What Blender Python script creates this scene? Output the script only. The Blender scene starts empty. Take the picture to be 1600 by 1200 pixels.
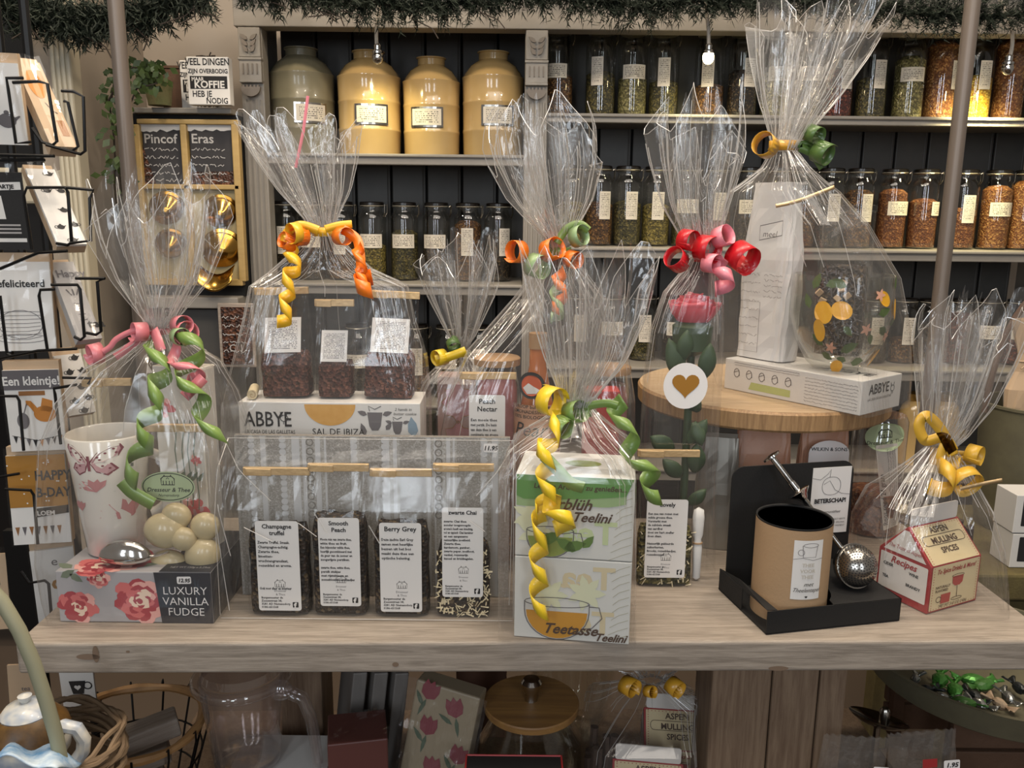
import bpy, math, random
from mathutils import Vector, Matrix
V = Vector
pi = math.pi
sc = bpy.context.scene
C = sc.collection
R = random.Random(7)
# ------------------------------------------------------------------ camera
F = 1310.0
PITCH, ROLL = math.radians(11.5), math.radians(0.6)
CAMZ = 1.402
TZ = 0.85                      # top of the table
fw = V((0, math.cos(PITCH), -math.sin(PITCH)))
r0 = V((1, 0, 0)); u0 = r0.cross(fw)
rt = r0 * math.cos(ROLL) + u0 * math.sin(ROLL)
up = u0 * math.cos(ROLL) - r0 * math.sin(ROLL)
eye = V((0, 0, CAMZ))
cam = bpy.data.cameras.new('camera'); cam.sensor_width = 36; cam.lens = F / 1600 * 36; cam.clip_start = .02
co = bpy.data.objects.new('camera', cam); C.objects.link(co)
co.matrix_world = Matrix(((rt.x, up.x, -fw.x, eye.x), (rt.y, up.y, -fw.y, eye.y), (rt.z, up.z, -fw.z, eye.z), (0, 0, 0, 1)))
sc.camera = co
# ------------------------------------------------------------------ light
w = bpy.data.worlds.new('world'); sc.world = w; w.use_nodes = True
w.node_tree.nodes['Background'].inputs[0].default_value = (1.0, .9, .8, 1)
w.node_tree.nodes['Background'].inputs[1].default_value = .13
def area(name, loc, at, size, power, col, sy=None):
    l = bpy.data.lights.new(name, 'AREA'); l.energy = power; l.color = col
    l.shape = 'RECTANGLE'; l.size = size; l.size_y = sy or size
    o = bpy.data.objects.new(name, l); C.objects.link(o); o.location = loc
    o.rotation_euler = (V(at) - V(loc)).to_track_quat('-Z', 'Y').to_euler()
    return o
for wx in (-1.75, -.55, 1.25):
    area('window_strip_light', (wx, -2.3, 2.05), (wx * .3, 1.6, 1.15), .42, 12, (.84, .92, 1), 1.5)  # unseen window behind the camera, cut into bright strips for jar highlights
area('overhead_fill_light', (.1, .75, 2.85), (.1, 1.1, .8), 2.2, 26, (1, .90, .78), 1.3)  # added broad soft light over the table, no lamp seen there
for lx, ly, pw in ((-.9, .9, 4), (.25, .7, 5), (1.2, 1.0, 5), (-.4, 2.0, 6), (1.0, 2.0, 6), (-1.5, 1.9, 6)):
    area('glint_spot_light', (lx, ly, 2.75), (lx * .9, ly + .35, .8), .14, pw, (1, .84, .64))  # small unseen lights added for glints on film and glass
sc.view_settings.view_transform = 'Standard'; sc.view_settings.look = 'None'
sc.view_settings.gamma = 1; sc.view_settings.use_curve_mapping = False
sc.view_settings.exposure = 0.68
sc.cycles.max_bounces = 8; sc.cycles.transparent_max_bounces = 40
sc.cycles.caustics_reflective = False; sc.cycles.caustics_refractive = False
sc.cycles.sample_clamp_indirect = 4
# ------------------------------------------------------------------ pixel helpers (photo taken as 1600 x 1200)
def ray(px, py): return fw * F + rt * (px - 800) - up * (py - 600)
def P(px, py, Y):
    d = ray(px, py); return eye + d * (Y / d.y)
def PZ(px, py, z):
    d = ray(px, py); return eye + d * ((z - CAMZ) / d.z)
def T(px, py): return PZ(px, py, TZ + .0008)
def mpp(p): return (p - eye).dot(fw) / F          # metres per pixel at a point
# ------------------------------------------------------------------ materials
M = {}
def nd(t, k, **kw):
    n = t.nodes.new(k)
    for a, b in kw.items():
        if a in n.inputs: n.inputs[a].default_value = b
        else: setattr(n, a, b)
    return n
def c4(c):
    if isinstance(c, str):
        c = [int(c[i:i + 2], 16) / 255 for i in (0, 2, 4)]
        c = [x / 12.92 if x <= .04045 else ((x + .055) / 1.055) ** 2.4 for x in c]
    return (c[0], c[1], c[2], 1)
def mat(name, col, rough=.55, metal=0, bump=0, bscale=200, var=0, vscale=12, col2=None, emit=0, coat=0, spec=.5, stretch=None, detail=4):
    m = bpy.data.materials.new(name); m.use_nodes = True; t = m.node_tree; b = t.nodes['Principled BSDF']
    b.inputs['Base Color'].default_value = c4(col); b.inputs['Roughness'].default_value = rough; b.inputs['Metallic'].default_value = metal
    b.inputs['Coat Weight'].default_value = coat; b.inputs['Specular IOR Level'].default_value = spec
    if emit:
        b.inputs['Emission Color'].default_value = c4(col); b.inputs['Emission Strength'].default_value = emit
    if col2 is not None or bump:
        tc = nd(t, 'ShaderNodeTexCoord'); mp_ = nd(t, 'ShaderNodeMapping'); t.links.new(tc.outputs['Object'], mp_.inputs[0])
        if stretch: mp_.inputs['Scale'].default_value = stretch
    if col2 is not None:
        n = nd(t, 'ShaderNodeTexNoise', Scale=vscale, Detail=detail, Roughness=.65); t.links.new(mp_.outputs[0], n.inputs['Vector'])
        r = nd(t, 'ShaderNodeValToRGB'); r.color_ramp.elements[0].position = .5 - var; r.color_ramp.elements[1].position = .5 + var
        r.color_ramp.elements[0].color = c4(col); r.color_ramp.elements[1].color = c4(col2)
        t.links.new(n.outputs[0], r.inputs[0]); t.links.new(r.outputs[0], b.inputs['Base Color'])
    if bump:
        n = nd(t, 'ShaderNodeTexNoise', Scale=bscale, Detail=3); t.links.new(mp_.outputs[0], n.inputs['Vector'])
        bp = nd(t, 'ShaderNodeBump', Strength=bump, Distance=.002); t.links.new(n.outputs[0], bp.inputs['Height']); t.links.new(bp.outputs[0], b.inputs['Normal'])
    M[name] = m; return m
def speck(name, cols, scale=260, rough=.7, bump=.9, stretch=None):
    """crumbly tea, herbs, cocoa: voronoi cells in several colours"""
    m = bpy.data.materials.new(name); m.use_nodes = True; t = m.node_tree; b = t.nodes['Principled BSDF']; b.inputs['Roughness'].default_value = rough
    tc = nd(t, 'ShaderNodeTexCoord'); mp_ = nd(t, 'ShaderNodeMapping'); t.links.new(tc.outputs['Object'], mp_.inputs[0])
    if stretch: mp_.inputs['Scale'].default_value = stretch
    v = nd(t, 'ShaderNodeTexVoronoi', Scale=scale); t.links.new(mp_.outputs[0], v.inputs['Vector'])
    s = nd(t, 'ShaderNodeSeparateColor'); t.links.new(v.outputs['Color'], s.inputs[0])
    r = nd(t, 'ShaderNodeValToRGB'); r.color_ramp.interpolation = 'CONSTANT'; e = r.color_ramp.elements
    while len(e) < len(cols): e.new(.5)
    for i, (p, c) in enumerate(cols): e[i].position = p; e[i].color = c4(c)
    t.links.new(s.outputs[0], r.inputs[0]); t.links.new(r.outputs[0], b.inputs['Base Color'])
    bp = nd(t, 'ShaderNodeBump', Strength=bump, Distance=.003); t.links.new(v.outputs['Distance'], bp.inputs['Height']); t.links.new(bp.outputs[0], b.inputs['Normal'])
    M[name] = m; return m
def wood(name, c1, c2, axis=0, sc_=1.0, rough=.6, knot=None):
    """long grain along an axis"""
    m = bpy.data.materials.new(name); m.use_nodes = True; t = m.node_tree; b = t.nodes['Principled BSDF']; b.inputs['Roughness'].default_value = rough
    tc = nd(t, 'ShaderNodeTexCoord'); mp_ = nd(t, 'ShaderNodeMapping'); t.links.new(tc.outputs['Object'], mp_.inputs[0])
    s = [26 * sc_] * 3; s[axis] = 1.6 * sc_; mp_.inputs['Scale'].default_value = s
    n = nd(t, 'ShaderNodeTexNoise', Scale=1.6, Detail=5, Roughness=.6, Distortion=.9); t.links.new(mp_.outputs[0], n.inputs['Vector'])
    n2 = nd(t, 'ShaderNodeTexNoise', Scale=5.5, Detail=6, Roughness=.75); t.links.new(mp_.outputs[0], n2.inputs['Vector'])
    mx = nd(t, 'ShaderNodeMath', operation='MULTIPLY_ADD'); mx.inputs[1].default_value = .6; t.links.new(n2.outputs[0], mx.inputs[0]); t.links.new(n.outputs[0], mx.inputs[2])
    r = nd(t, 'ShaderNodeValToRGB'); r.color_ramp.elements[0].position = .62; r.color_ramp.elements[1].position = .95
    r.color_ramp.elements[0].color = c4(c1); r.color_ramp.elements[1].color = c4(c2)
    t.links.new(mx.outputs[0], r.inputs[0]); t.links.new(r.outputs[0], b.inputs['Base Color'])
    bp = nd(t, 'ShaderNodeBump', Strength=.25, Distance=.002); t.links.new(mx.outputs[0], bp.inputs['Height']); t.links.new(bp.outputs[0], b.inputs['Normal'])
    M[name] = m; return m
def clear(name, tint=(1, 1, 1), gloss=.05, rim=.6, rough=.03, haze=0, blend=.35, bump=0, bscale=40, gcol=(1, 1, 1), streak=None):
    """thin clear film or glass: see-through, mirror-like towards the rim, with a touch of haze"""
    m = bpy.data.materials.new(name); m.use_nodes = True; t = m.node_tree; t.nodes.clear()
    out = nd(t, 'ShaderNodeOutputMaterial'); tr = nd(t, 'ShaderNodeBsdfTransparent'); tr.inputs[0].default_value = (*tint, 1)
    gl = nd(t, 'ShaderNodeBsdfGlossy', Roughness=rough); gl.inputs[0].default_value = (*gcol, 1)
    lw = nd(t, 'ShaderNodeLayerWeight', Blend=blend); mr = nd(t, 'ShaderNodeMapRange'); mr.inputs[3].default_value = gloss; mr.inputs[4].default_value = rim
    pw = nd(t, 'ShaderNodeMath', operation='POWER'); pw.inputs[1].default_value = 2.2
    t.links.new(lw.outputs['Facing'], pw.inputs[0]); t.links.new(pw.outputs[0], mr.inputs[0])
    mx = nd(t, 'ShaderNodeMixShader'); t.links.new(mr.outputs[0], mx.inputs[0]); t.links.new(tr.outputs[0], mx.inputs[1]); t.links.new(gl.outputs[0], mx.inputs[2])
    last = mx
    if haze:
        df = nd(t, 'ShaderNodeBsdfDiffuse'); df.inputs[0].default_value = (.9, .88, .86, 1); tl = nd(t, 'ShaderNodeBsdfTranslucent'); tl.inputs[0].default_value = (.9, .88, .86, 1)
        ad = nd(t, 'ShaderNodeMixShader'); ad.inputs[0].default_value = .4; t.links.new(df.outputs[0], ad.inputs[1]); t.links.new(tl.outputs[0], ad.inputs[2])
        m2 = nd(t, 'ShaderNodeMixShader'); m2.inputs[0].default_value = haze; t.links.new(mx.outputs[0], m2.inputs[1]); t.links.new(ad.outputs[0], m2.inputs[2]); last = m2
    if bump:
        tc = nd(t, 'ShaderNodeTexCoord'); n = nd(t, 'ShaderNodeTexNoise', Scale=bscale, Detail=3, Distortion=.6)
        if streak:
            mp_ = nd(t, 'ShaderNodeMapping'); mp_.inputs['Scale'].default_value = (*streak, 1); t.links.new(tc.outputs['UV'], mp_.inputs[0]); t.links.new(mp_.outputs[0], n.inputs['Vector'])
        else: t.links.new(tc.outputs['Object'], n.inputs['Vector'])
        bp = nd(t, 'ShaderNodeBump', Strength=bump, Distance=.01); t.links.new(n.outputs[0], bp.inputs['Height'])
        t.links.new(bp.outputs[0], gl.inputs['Normal']); t.links.new(bp.outputs[0], lw.inputs['Normal'])
    t.links.new(last.outputs[0], out.inputs[0]); M[name] = m; return m
def lines_mat(name, paper, ink, n=9, dens=.5):
    """small print too fine to read: ruled rows of broken ink on paper (uses the UV map)"""
    m = bpy.data.materials.new(name); m.use_nodes = True; t = m.node_tree; b = t.nodes['Principled BSDF']; b.inputs['Roughness'].default_value = .6
    tc = nd(t, 'ShaderNodeTexCoord'); sp = nd(t, 'ShaderNodeSeparateXYZ'); t.links.new(tc.outputs['UV'], sp.inputs[0])
    def mth(op, a, b_=None):
        q = nd(t, 'ShaderNodeMath', operation=op)
        for i, x in enumerate((a, b_)):
            if x is None: continue
            if isinstance(x, (int, float)): q.inputs[i].default_value = x
            else: t.links.new(x, q.inputs[i])
        return q.outputs[0]
    yn = mth('MULTIPLY', sp.outputs[1], n); fr = mth('FRACT', yn); row = mth('FLOOR', yn)
    on = mth('LESS_THAN', mth('ABSOLUTE', mth('SUBTRACT', fr, .5)), .22)
    cx = nd(t, 'ShaderNodeCombineXYZ'); t.links.new(mth('MULTIPLY', sp.outputs[0], 26), cx.inputs[0]); t.links.new(mth('MULTIPLY', row, 7.31), cx.inputs[1])
    no = nd(t, 'ShaderNodeTexNoise', Scale=1.0, Detail=2); t.links.new(cx.outputs[0], no.inputs['Vector'])
    ink_ = mth('MULTIPLY', on, mth('LESS_THAN', no.outputs[0], dens))
    inx = mth('MULTIPLY', mth('GREATER_THAN', sp.outputs[0], .1), mth('LESS_THAN', sp.outputs[0], .9))
    iny = mth('MULTIPLY', mth('GREATER_THAN', sp.outputs[1], .1), mth('LESS_THAN', sp.outputs[1], .92))
    f = mth('MULTIPLY', mth('MULTIPLY', inx, iny), ink_)
    mx = nd(t, 'ShaderNodeMix', data_type='RGBA'); t.links.new(f, mx.inputs[0]); mx.inputs[6].default_value = c4(paper); mx.inputs[7].default_value = c4(ink)
    t.links.new(mx.outputs[2], b.inputs['Base Color']); M[name] = m; return m
# palette
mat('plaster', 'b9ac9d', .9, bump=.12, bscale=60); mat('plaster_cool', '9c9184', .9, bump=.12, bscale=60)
mat('shelf_grey', '8b857d', .5, bump=.1, bscale=40, col2='969088', var=.2, vscale=6); mat('shelf_carve', '7a7168', .6)
mat('panel_dark', '4a4744', .5, col2='55524e', var=.2, vscale=5); mat('black_gap', '0c0b0a', .9)
wood('table_wood', '81766a', 'a3978a', 0, 3.2, .6); wood('leg_wood', '65503f', '7f6a56', 2, 2.4, .6); wood('board_wood', 'a78c6c', 'bca384', 0, 2.4, .5); wood('log_wood', '8d8075', 'aa9d92', 0, 2.5, .7)
wood('board_edge', '8a6a48', 'b08c62', 2, 2.6, .5)
mat('post_metal', '73685f', .4, metal=.35); mat('black_wire', '0d0c0c', .4, metal=.3); mat('black_card', '0e0d0d', .75, bump=.1, bscale=300); mat('white', 'd9d6d2', .55)
mat('paper', 'd8d5d2', .6); mat('cream_paper', 'd8c9a6', .6); mat('kraft', 'a58766', .75, bump=.15, bscale=220); mat('kraft_pale', 'b39a7e', .75); mat('ink', '1b1a1c', .7); mat('ink_soft', '5b575a', .7)
mat('chrome', 'c9c6c2', .12, metal=1); mat('steel', 'b0aca6', .22, metal=1); mat('brass', 'b98f45', .2, metal=1); mat('gold_foil', 'c7a25c', .32, metal=.85); mat('gold_tie', 'cfb083', .38, metal=.55, bump=.4, bscale=120)
mat('gold_print', 'a8762c', .45, metal=.4); mat('floor_mat', '4a3d31', .8)
mat('stone_yellow', 'b99a66', .16, coat=.7, col2='c3a673', var=.25, vscale=5); mat('stone_olive', '7d765f', .3, coat=.3, col2='867f68', var=.25, vscale=5)
mat('jar_lid', '15110e', .3, coat=.4); mat('seal_ring', 'b9b09c', .6); mat('wire_steel', '9d978c', .25, metal=1)
clear('glass', (.97, .97, .95), .035, .75, .02); clear('jar_glass', (.86, .86, .83), .065, .7, .03)
clear('film', (.982, .98, .977), .05, .55, .11, haze=.03, bump=.55, bscale=1.0, streak=(22, 5)); clear('film_clear', (.988, .988, .986), .022, .42, .07, haze=.004, bump=.12, bscale=14)
clear('crease_glint', (.92, .92, .92), .34, .8, .2, haze=.46)  # whitened folds, haze also stands in for bright edge highlights on the film
clear('plastic', (.95, .93, .93), .08, .85, .04, haze=.03)
lines_mat('label_print', 'd6cdbd', '4d4640', 8); lines_mat('label_tall', 'd2cabd', '4d4640', 16); lines_mat('fine_print', 'd9d6d4', '55525a', 22, .52); lines_mat('fine_print_cream', 'd6cbb5', '5a4a40', 16, .52)
rib = lambda n, c, r=.36: mat(n, c, r, coat=.25)
rib('ribbon_pink', 'd97f86'); rib('ribbon_green', '77924a'); rib('ribbon_sage', '8fa877'); rib('ribbon_orange', 'ee7a1c'); rib('ribbon_yellow', 'edb92a'); rib('ribbon_lemon', 'ecc92f'); rib('ribbon_red', 'c2131f'); rib('ribbon_rose', 'e88a97'); rib('ribbon_gold', 'c9962c'); rib('ribbon_dark_green', '4f6b34'); rib('ribbon_mustard', 'd3a637')
# ------------------------------------------------------------------ mesh builder
LOC = {}
def tag(o, label=None, cat=None, group=None, kind=None):
    if label: o['label'] = label
    if cat: o['category'] = cat
    if group: o['group'] = group
    if kind: o['kind'] = kind
    return o
def thing(name, label, cat, loc=(0, 0, 0), rz=0, group=None, rot=None):
    o = bpy.data.objects.new(name, None); C.objects.link(o); o.empty_display_size = .02
    o.location = loc; o.rotation_euler = rot or (0, 0, rz); LOC[o.name] = V(loc)
    return tag(o, label, cat, group)
def dup(o, loc, rz=None, label=None, parent=None):
    c = o.copy(); C.objects.link(c)
    if parent: c.parent = parent
    else:
        c.location = loc; LOC[c.name] = V(loc)
        if rz is not None: c.rotation_euler = (0, 0, rz)
        if label: c['label'] = label
    for ch in o.children: dup(ch, None, None, None, c)
    return c
def rotm(rx=0, ry=0, rz=0): return Matrix.Rotation(rz, 3, 'Z') @ Matrix.Rotation(ry, 3, 'Y') @ Matrix.Rotation(rx, 3, 'X')
class MB:
    def __init__(s): s.v = []; s.f = []; s.uv = None
    def add(s, vs, fs):
        n = len(s.v); s.v += [V(a) for a in vs]; s.f += [tuple(i + n for i in f) for f in fs]; return s
    def box(s, c, d, m=None):
        c = V(c); h = V(d) / 2; vs = []
        for x, y, z in ((-1, -1, -1), (1, -1, -1), (1, 1, -1), (-1, 1, -1), (-1, -1, 1), (1, -1, 1), (1, 1, 1), (-1, 1, 1)):
            q = V((x * h.x, y * h.y, z * h.z)); vs.append(c + (m @ q if m else q))
        return s.add(vs, [(0, 3, 2, 1), (4, 5, 6, 7), (0, 1, 5, 4), (1, 2, 6, 5), (2, 3, 7, 6), (3, 0, 4, 7)])
    def lathe(s, prof, n=24, c=(0, 0, 0), m=None, sx=1, sy=1):
        c = V(c); vs = []; k = len(prof)
        for r, z in prof:
            for i in range(n):
                a = 2 * pi * i / n; q = V((r * math.cos(a) * sx, r * math.sin(a) * sy, z)); vs.append(c + (m @ q if m else q))
        fs = [(j * n + i, j * n + (i + 1) % n, (j + 1) * n + (i + 1) % n, (j + 1) * n + i) for j in range(k - 1) for i in range(n)]
        if prof[0][0] > 1e-5: fs.append(tuple(reversed(range(n))))
        if prof[-1][0] > 1e-5: fs.append(tuple(range((k - 1) * n, k * n)))
        return s.add(vs, fs)
    def tube(s, pts, r, n=6, closed=False):
        pts = [V(p) for p in pts]; k = len(pts); vs = []; ref = None
        for i, p in enumerate(pts):
            a = pts[(i - 1) % k] if closed or i else p; b = pts[(i + 1) % k] if closed or i < k - 1 else p
            d = (b - a).normalized()
            if ref is None: ref = d.orthogonal().normalized()
            ref = (ref - d * ref.dot(d)); ref = ref.normalized() if ref.length > 1e-6 else d.orthogonal().normalized()
            q = d.cross(ref); rr = r[i] if isinstance(r, (list, tuple)) else r
            vs += [p + (ref * math.cos(2 * pi * j / n) + q * math.sin(2 * pi * j / n)) * rr for j in range(n)]
        fs = [(i * n + j, i * n + (j + 1) % n, (i + 1) % k * n + (j + 1) % n, (i + 1) % k * n + j) for i in range(k if closed else k - 1) for j in range(n)]
        if not closed: fs += [tuple(reversed(range(n))), tuple(range((k - 1) * n, k * n))]
        return s.add(vs, fs)
    def poly(s, pts): return s.add(pts, [tuple(range(len(pts)))])
    def shape(s, mp, pts, o=.0004): return s.poly([mp(x, y, o) for x, y in pts])
    def prism(s, mp, pts, t):
        """outline pts extruded from 0 to -t behind the surface mp"""
        n = len(pts); a = [mp(x, y, 0) for x, y in pts]; b = [mp(x, y, -t) for x, y in pts]
        return s.add(a + b, [tuple(range(n)), tuple(reversed(range(n, 2 * n)))] + [(i, n + i, n + (i + 1) % n, (i + 1) % n) for i in range(n)])
    def stroke(s, mp, pts, wd, closed=False, o=.0005):
        k = len(pts); L = []; Rr = []
        for i in range(k):
            a = pts[(i - 1) % k] if closed or i else pts[i]; b = pts[(i + 1) % k] if closed or i < k - 1 else pts[i]
            dx, dy = b[0] - a[0], b[1] - a[1]; l = math.hypot(dx, dy) or 1; nx, ny = -dy / l * wd / 2, dx / l * wd / 2
            L.append(mp(pts[i][0] + nx, pts[i][1] + ny, o)); Rr.append(mp(pts[i][0] - nx, pts[i][1] - ny, o))
        return s.add(L + Rr, [(i, k + i, k + (i + 1) % k, (i + 1) % k) for i in range(k if closed else k - 1)])
    def blob(s, c, rad, n=12, m=None, jit=0, rnd=R):
        c = V(c); vs = []; fs = []; k = max(4, n // 2 + 1)
        for j in range(k):
            t = pi * j / (k - 1)
            for i in range(n):
                a = 2 * pi * i / n; e = 1 + (rnd.uniform(-jit, jit) if 0 < j < k - 1 else 0)
                q = V((math.sin(t) * math.cos(a) * rad[0] * e, math.sin(t) * math.sin(a) * rad[1] * e, -math.cos(t) * rad[2])); vs.append(c + (m @ q if m else q))
        for j in range(k - 1):
            for i in range(n): fs.append((j * n + i, j * n + (i + 1) % n, (j + 1) * n + (i + 1) % n, (j + 1) * n + i))
        return s.add(vs, fs)
    def grid(s, fn, nu, nv):
        n = len(s.v); s.v += [V(fn(i / nu, j / nv)) for j in range(nv + 1) for i in range(nu + 1)]
        s.f += [(n + j * (nu + 1) + i, n + j * (nu + 1) + i + 1, n + (j + 1) * (nu + 1) + i + 1, n + (j + 1) * (nu + 1) + i) for j in range(nv) for i in range(nu)]
        if s.uv is None: s.uv = []
        s.uv += [(i / nu, j / nv) for j in range(nv + 1) for i in range(nu + 1)]
        return s
    def text(s, body, h, mp, x, y, al='LEFT', bold=0, shear=0, sl=1., wx=1., o=.0006, res=2):
        cu = bpy.data.curves.new('t', 'FONT'); cu.body = body; cu.size = h; cu.align_x = al; cu.resolution_u = res; cu.offset = bold; cu.shear = shear; cu.space_line = sl; cu.fill_mode = 'FRONT'
        ob = bpy.data.objects.new('t', cu); me = bpy.data.meshes.new_from_object(ob)
        s.add([mp(x + v.co.x * wx, y + v.co.y, o) for v in me.vertices], [tuple(p.vertices) for p in me.polygons])
        bpy.data.objects.remove(ob); bpy.data.curves.remove(cu); bpy.data.meshes.remove(me); return s
    def build(s, name, m, parent=None, smooth=False, bevel=0, kind=None, W=False, solid=0, label=None, seg=2, ang=.7):
        off = LOC.get(parent.name, V()) if (W and parent) else V()
        if W and parent and parent.parent: off = LOC.get(parent.parent.name, V())
        me = bpy.data.meshes.new(name); me.from_pydata([tuple(a - off) for a in s.v], [], s.f)
        me.materials.append(M[m] if isinstance(m, str) else m)
        if s.uv and len(s.uv) == len(s.v):
            ul = me.uv_layers.new(name='UVMap'); li = [0] * len(me.loops); me.loops.foreach_get('vertex_index', li)
            ul.data.foreach_set('uv', [z for i in li for z in s.uv[i]])
        if smooth: me.shade_smooth(); me.set_sharp_from_angle(angle=ang)
        o = bpy.data.objects.new(name, me); C.objects.link(o)
        if parent: o.parent = parent
        if bevel:
            b = o.modifiers.new('b', 'BEVEL'); b.width = bevel; b.segments = seg; b.limit_method = 'ANGLE'
        if solid:
            b = o.modifiers.new('s', 'SOLIDIFY'); b.thickness = solid; b.offset = 0
        if kind: o['kind'] = kind
        if label: o['label'] = label
        return o
def plane(o, r=(1, 0, 0), u=(0, 0, 1)):
    o, r, u = V(o), V(r).normalized(), V(u).normalized(); n = r.cross(u)
    return lambda x, y, d=0: o + r * x + u * y + n * d
def cyl(c, rad, a0=-pi / 2, taper=0):
    """wraps (x,y) round an upright cylinder, x=0 at angle a0"""
    c = V(c)
    def f(x, y, d=0):
        q = rad + taper * y; a = a0 + x / rad; return V((c.x + (q + d) * math.cos(a), c.y + (q + d) * math.sin(a), c.z + y))
    return f
def rrect(x0, y0, x1, y1, r=.003, k=4):
    o = []
    for cx, cy, a in ((x1 - r, y1 - r, 0), (x0 + r, y1 - r, 1), (x0 + r, y0 + r, 2), (x1 - r, y0 + r, 3)):
        o += [(cx + r * math.cos((a + i / k) * pi / 2), cy + r * math.sin((a + i / k) * pi / 2)) for i in range(k + 1)]
    return o
def circ(x, y, rx, ry=None, n=24, a0=0, a1=2 * pi):
    ry = ry or rx; return [(x + rx * math.cos(a0 + (a1 - a0) * i / n), y + ry * math.sin(a0 + (a1 - a0) * i / n)) for i in range(n + (a1 - a0 < 6.2))]
def rot2(pts, a, x=0, y=0): return [(x + p * math.cos(a) - q * math.sin(a), y + p * math.sin(a) + q * math.cos(a)) for p, q in pts]
def leaf2(x, y, l, wd, a): return rot2([(0, 0), (l * .3, wd * .5), (l * .65, wd * .42), (l, 0), (l * .65, -wd * .42), (l * .3, -wd * .5)], a, x, y)
def heart(x, y, s): return [(x + s * 16 * math.sin(t) ** 3 / 16, y + s * (13 * math.cos(t) - 5 * math.cos(2 * t) - 2 * math.cos(3 * t) - math.cos(4 * t)) / 16) for t in [2 * pi * i / 30 for i in range(30)]]
# ------------------------------------------------------------------ setting
YF, YB = 2.72, 3.04
def xz(px, py, Y): q = P(px, py, Y); return q.x, q.z
def struct(name, mb, m, **k): return tag(mb.build(name, m, **k), kind='structure')
struct('floor', MB().box((0, 1.2, -.03), (8, 7, .06)), 'floor_mat')
BX = P(214, 120, 3.12).x
struct('wall_back', MB().box(((BX + 3.6) / 2, 3.2, 1.5), (3.6 - BX, .12, 3.0)), 'plaster')
A_ = P(106, 150, 2.45)
def slab(a, b, z0, z1, t):
    d = (b - a); d.z = 0; l = d.length; d.normalize(); n = V((d.y, -d.x, 0)); vs = []
    for z in (z0, z1):
        for q, k in ((a, 0), (b, 0), (b, -1), (a, -1)): v = q + n * k * t; vs.append((v.x, v.y, z))
    return MB().add(vs, [(0, 3, 2, 1), (4, 5, 6, 7), (0, 1, 5, 4), (1, 2, 6, 5), (2, 3, 7, 6), (3, 0, 4, 7)])
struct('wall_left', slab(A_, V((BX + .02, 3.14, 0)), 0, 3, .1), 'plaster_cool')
# fluted casing and the dark shop window beside it
a, b = P(74, 60, 2.42), P(106, 60, 2.42); cs = MB().box(((a.x + b.x) / 2, 2.45, 1.5), (b.x - a.x, .05, 3.0))
for i in range(4):
    x = a.x + (b.x - a.x) * (i + .5) / 4; cs.tube([(x, 2.425, 0), (x, 2.425, 3)], .0075, 8)
mat('casing', 'bdb49f', .5); struct('trim_1', cs, 'casing')
wn = thing('window_1', 'dark shop window with pale sash beside the card rack', 'window', (0, 0, 0)); del wn['category']; wn['kind'] = 'structure'
x1, x0 = a.x, a.x - .62
mat('pane_dark', '161719', .05, spec=.8); MB().box(((x0 + x1) / 2, 2.5, 1.55), (x1 - x0, .02, 2.9)).build('pane', 'pane_dark', wn)
for z, hh in ((P(40, 290, 2.42).z, .1), (P(40, 500, 2.42).z, .09)):
    MB().box(((x0 + x1) / 2, 2.47, z), (x1 - x0, .05, hh)).build('glazing_bar', 'casing', wn, bevel=.008)
MB().box((x1 - .035, 2.47, 1.5), (.05, .04, 3)).build('sash', 'casing', wn, bevel=.006)
# ------------------------------------------------------------------ big shelf cabinet along the back wall
su = thing('shelf_cabinet', 'tall grey wall cabinet with fluted pilasters and open shelves of jars', 'cabinet', (0, 0, 0))
XL, XM, XR = P(397, 150, YF).x, P(838, 120, YF).x, P(1712, 150, YF).x
ZT = P(700, 47, YF).z; hw = .035
for i, x in enumerate((XL, XM, XR)):
    pl = MB().box((x, YF + .02, ZT / 2), (2 * hw, .06, ZT)).build('pilaster', 'shelf_grey', su, bevel=.003)
    fl = MB()
    for k in range(4):
        q = x - .024 + k * .016; fl.tube([(q, YF - .010, .1), (q, YF - .010, ZT - .21)], .0055, 6)
    fl.build('fluting', 'shelf_grey', pl, smooth=True)
    cb = MB().box((x, YF - .016, ZT - .045), (.066, .02, .085)).box((x, YF - .016, ZT - .125), (.068, .022, .06)).box((x, YF - .017, ZT - .093), (.072, .028, .008)).box((x, YF - .017, ZT - .158), (.07, .026, .008))
    cb.build('carved_block', 'shelf_grey', pl, bevel=.002)
    cv = MB(); mp = plane((x, YF - .027, ZT - .045))
    for s in (-1, 1):
        for k in range(3): cv.prism(lambda X, Y, D: mp(X, Y, D + .006), leaf2(s * .004, -.03 + k * .018, .027, .012, pi / 2 - s * (.6 + .15 * k)), .008)
    for k in range(4): cv.box((x - .021 + .014 * k, YF - .028, ZT - .122), (.004, .006, .03))
    for k in range(5): cv.box((x - .022 + .011 * k, YF - .028, ZT - .172), (.006, .006, .006))
    cv.prism(lambda X, Y, D: plane((x, YF - .03, ZT - .175))(X, Y, D + .004), circ(0, 0, .03, .028, 14, pi, 2 * pi), .01)
    cv.build('carving', 'shelf_carve', pl, kind='stuff')
fr = MB().box(((XL + XR) / 2, YF + .01, ZT + .06), (XR - XL + 2 * hw + .02, .07, .12)); fr.build('frieze', 'shelf_grey', su, bevel=.003)
MB().box(((XL + XR) / 2, YF - .02, ZT + .15), (XR - XL + .18, .16, .06)).build('cornice', 'shelf_grey', su, bevel=.012)
MB().box(((XL + XR) / 2, (YF + YB) / 2 + .03, ZT + .085), (XR - XL, YB - YF - .04, .02)).build('top_board', 'shelf_grey', su)
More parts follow.
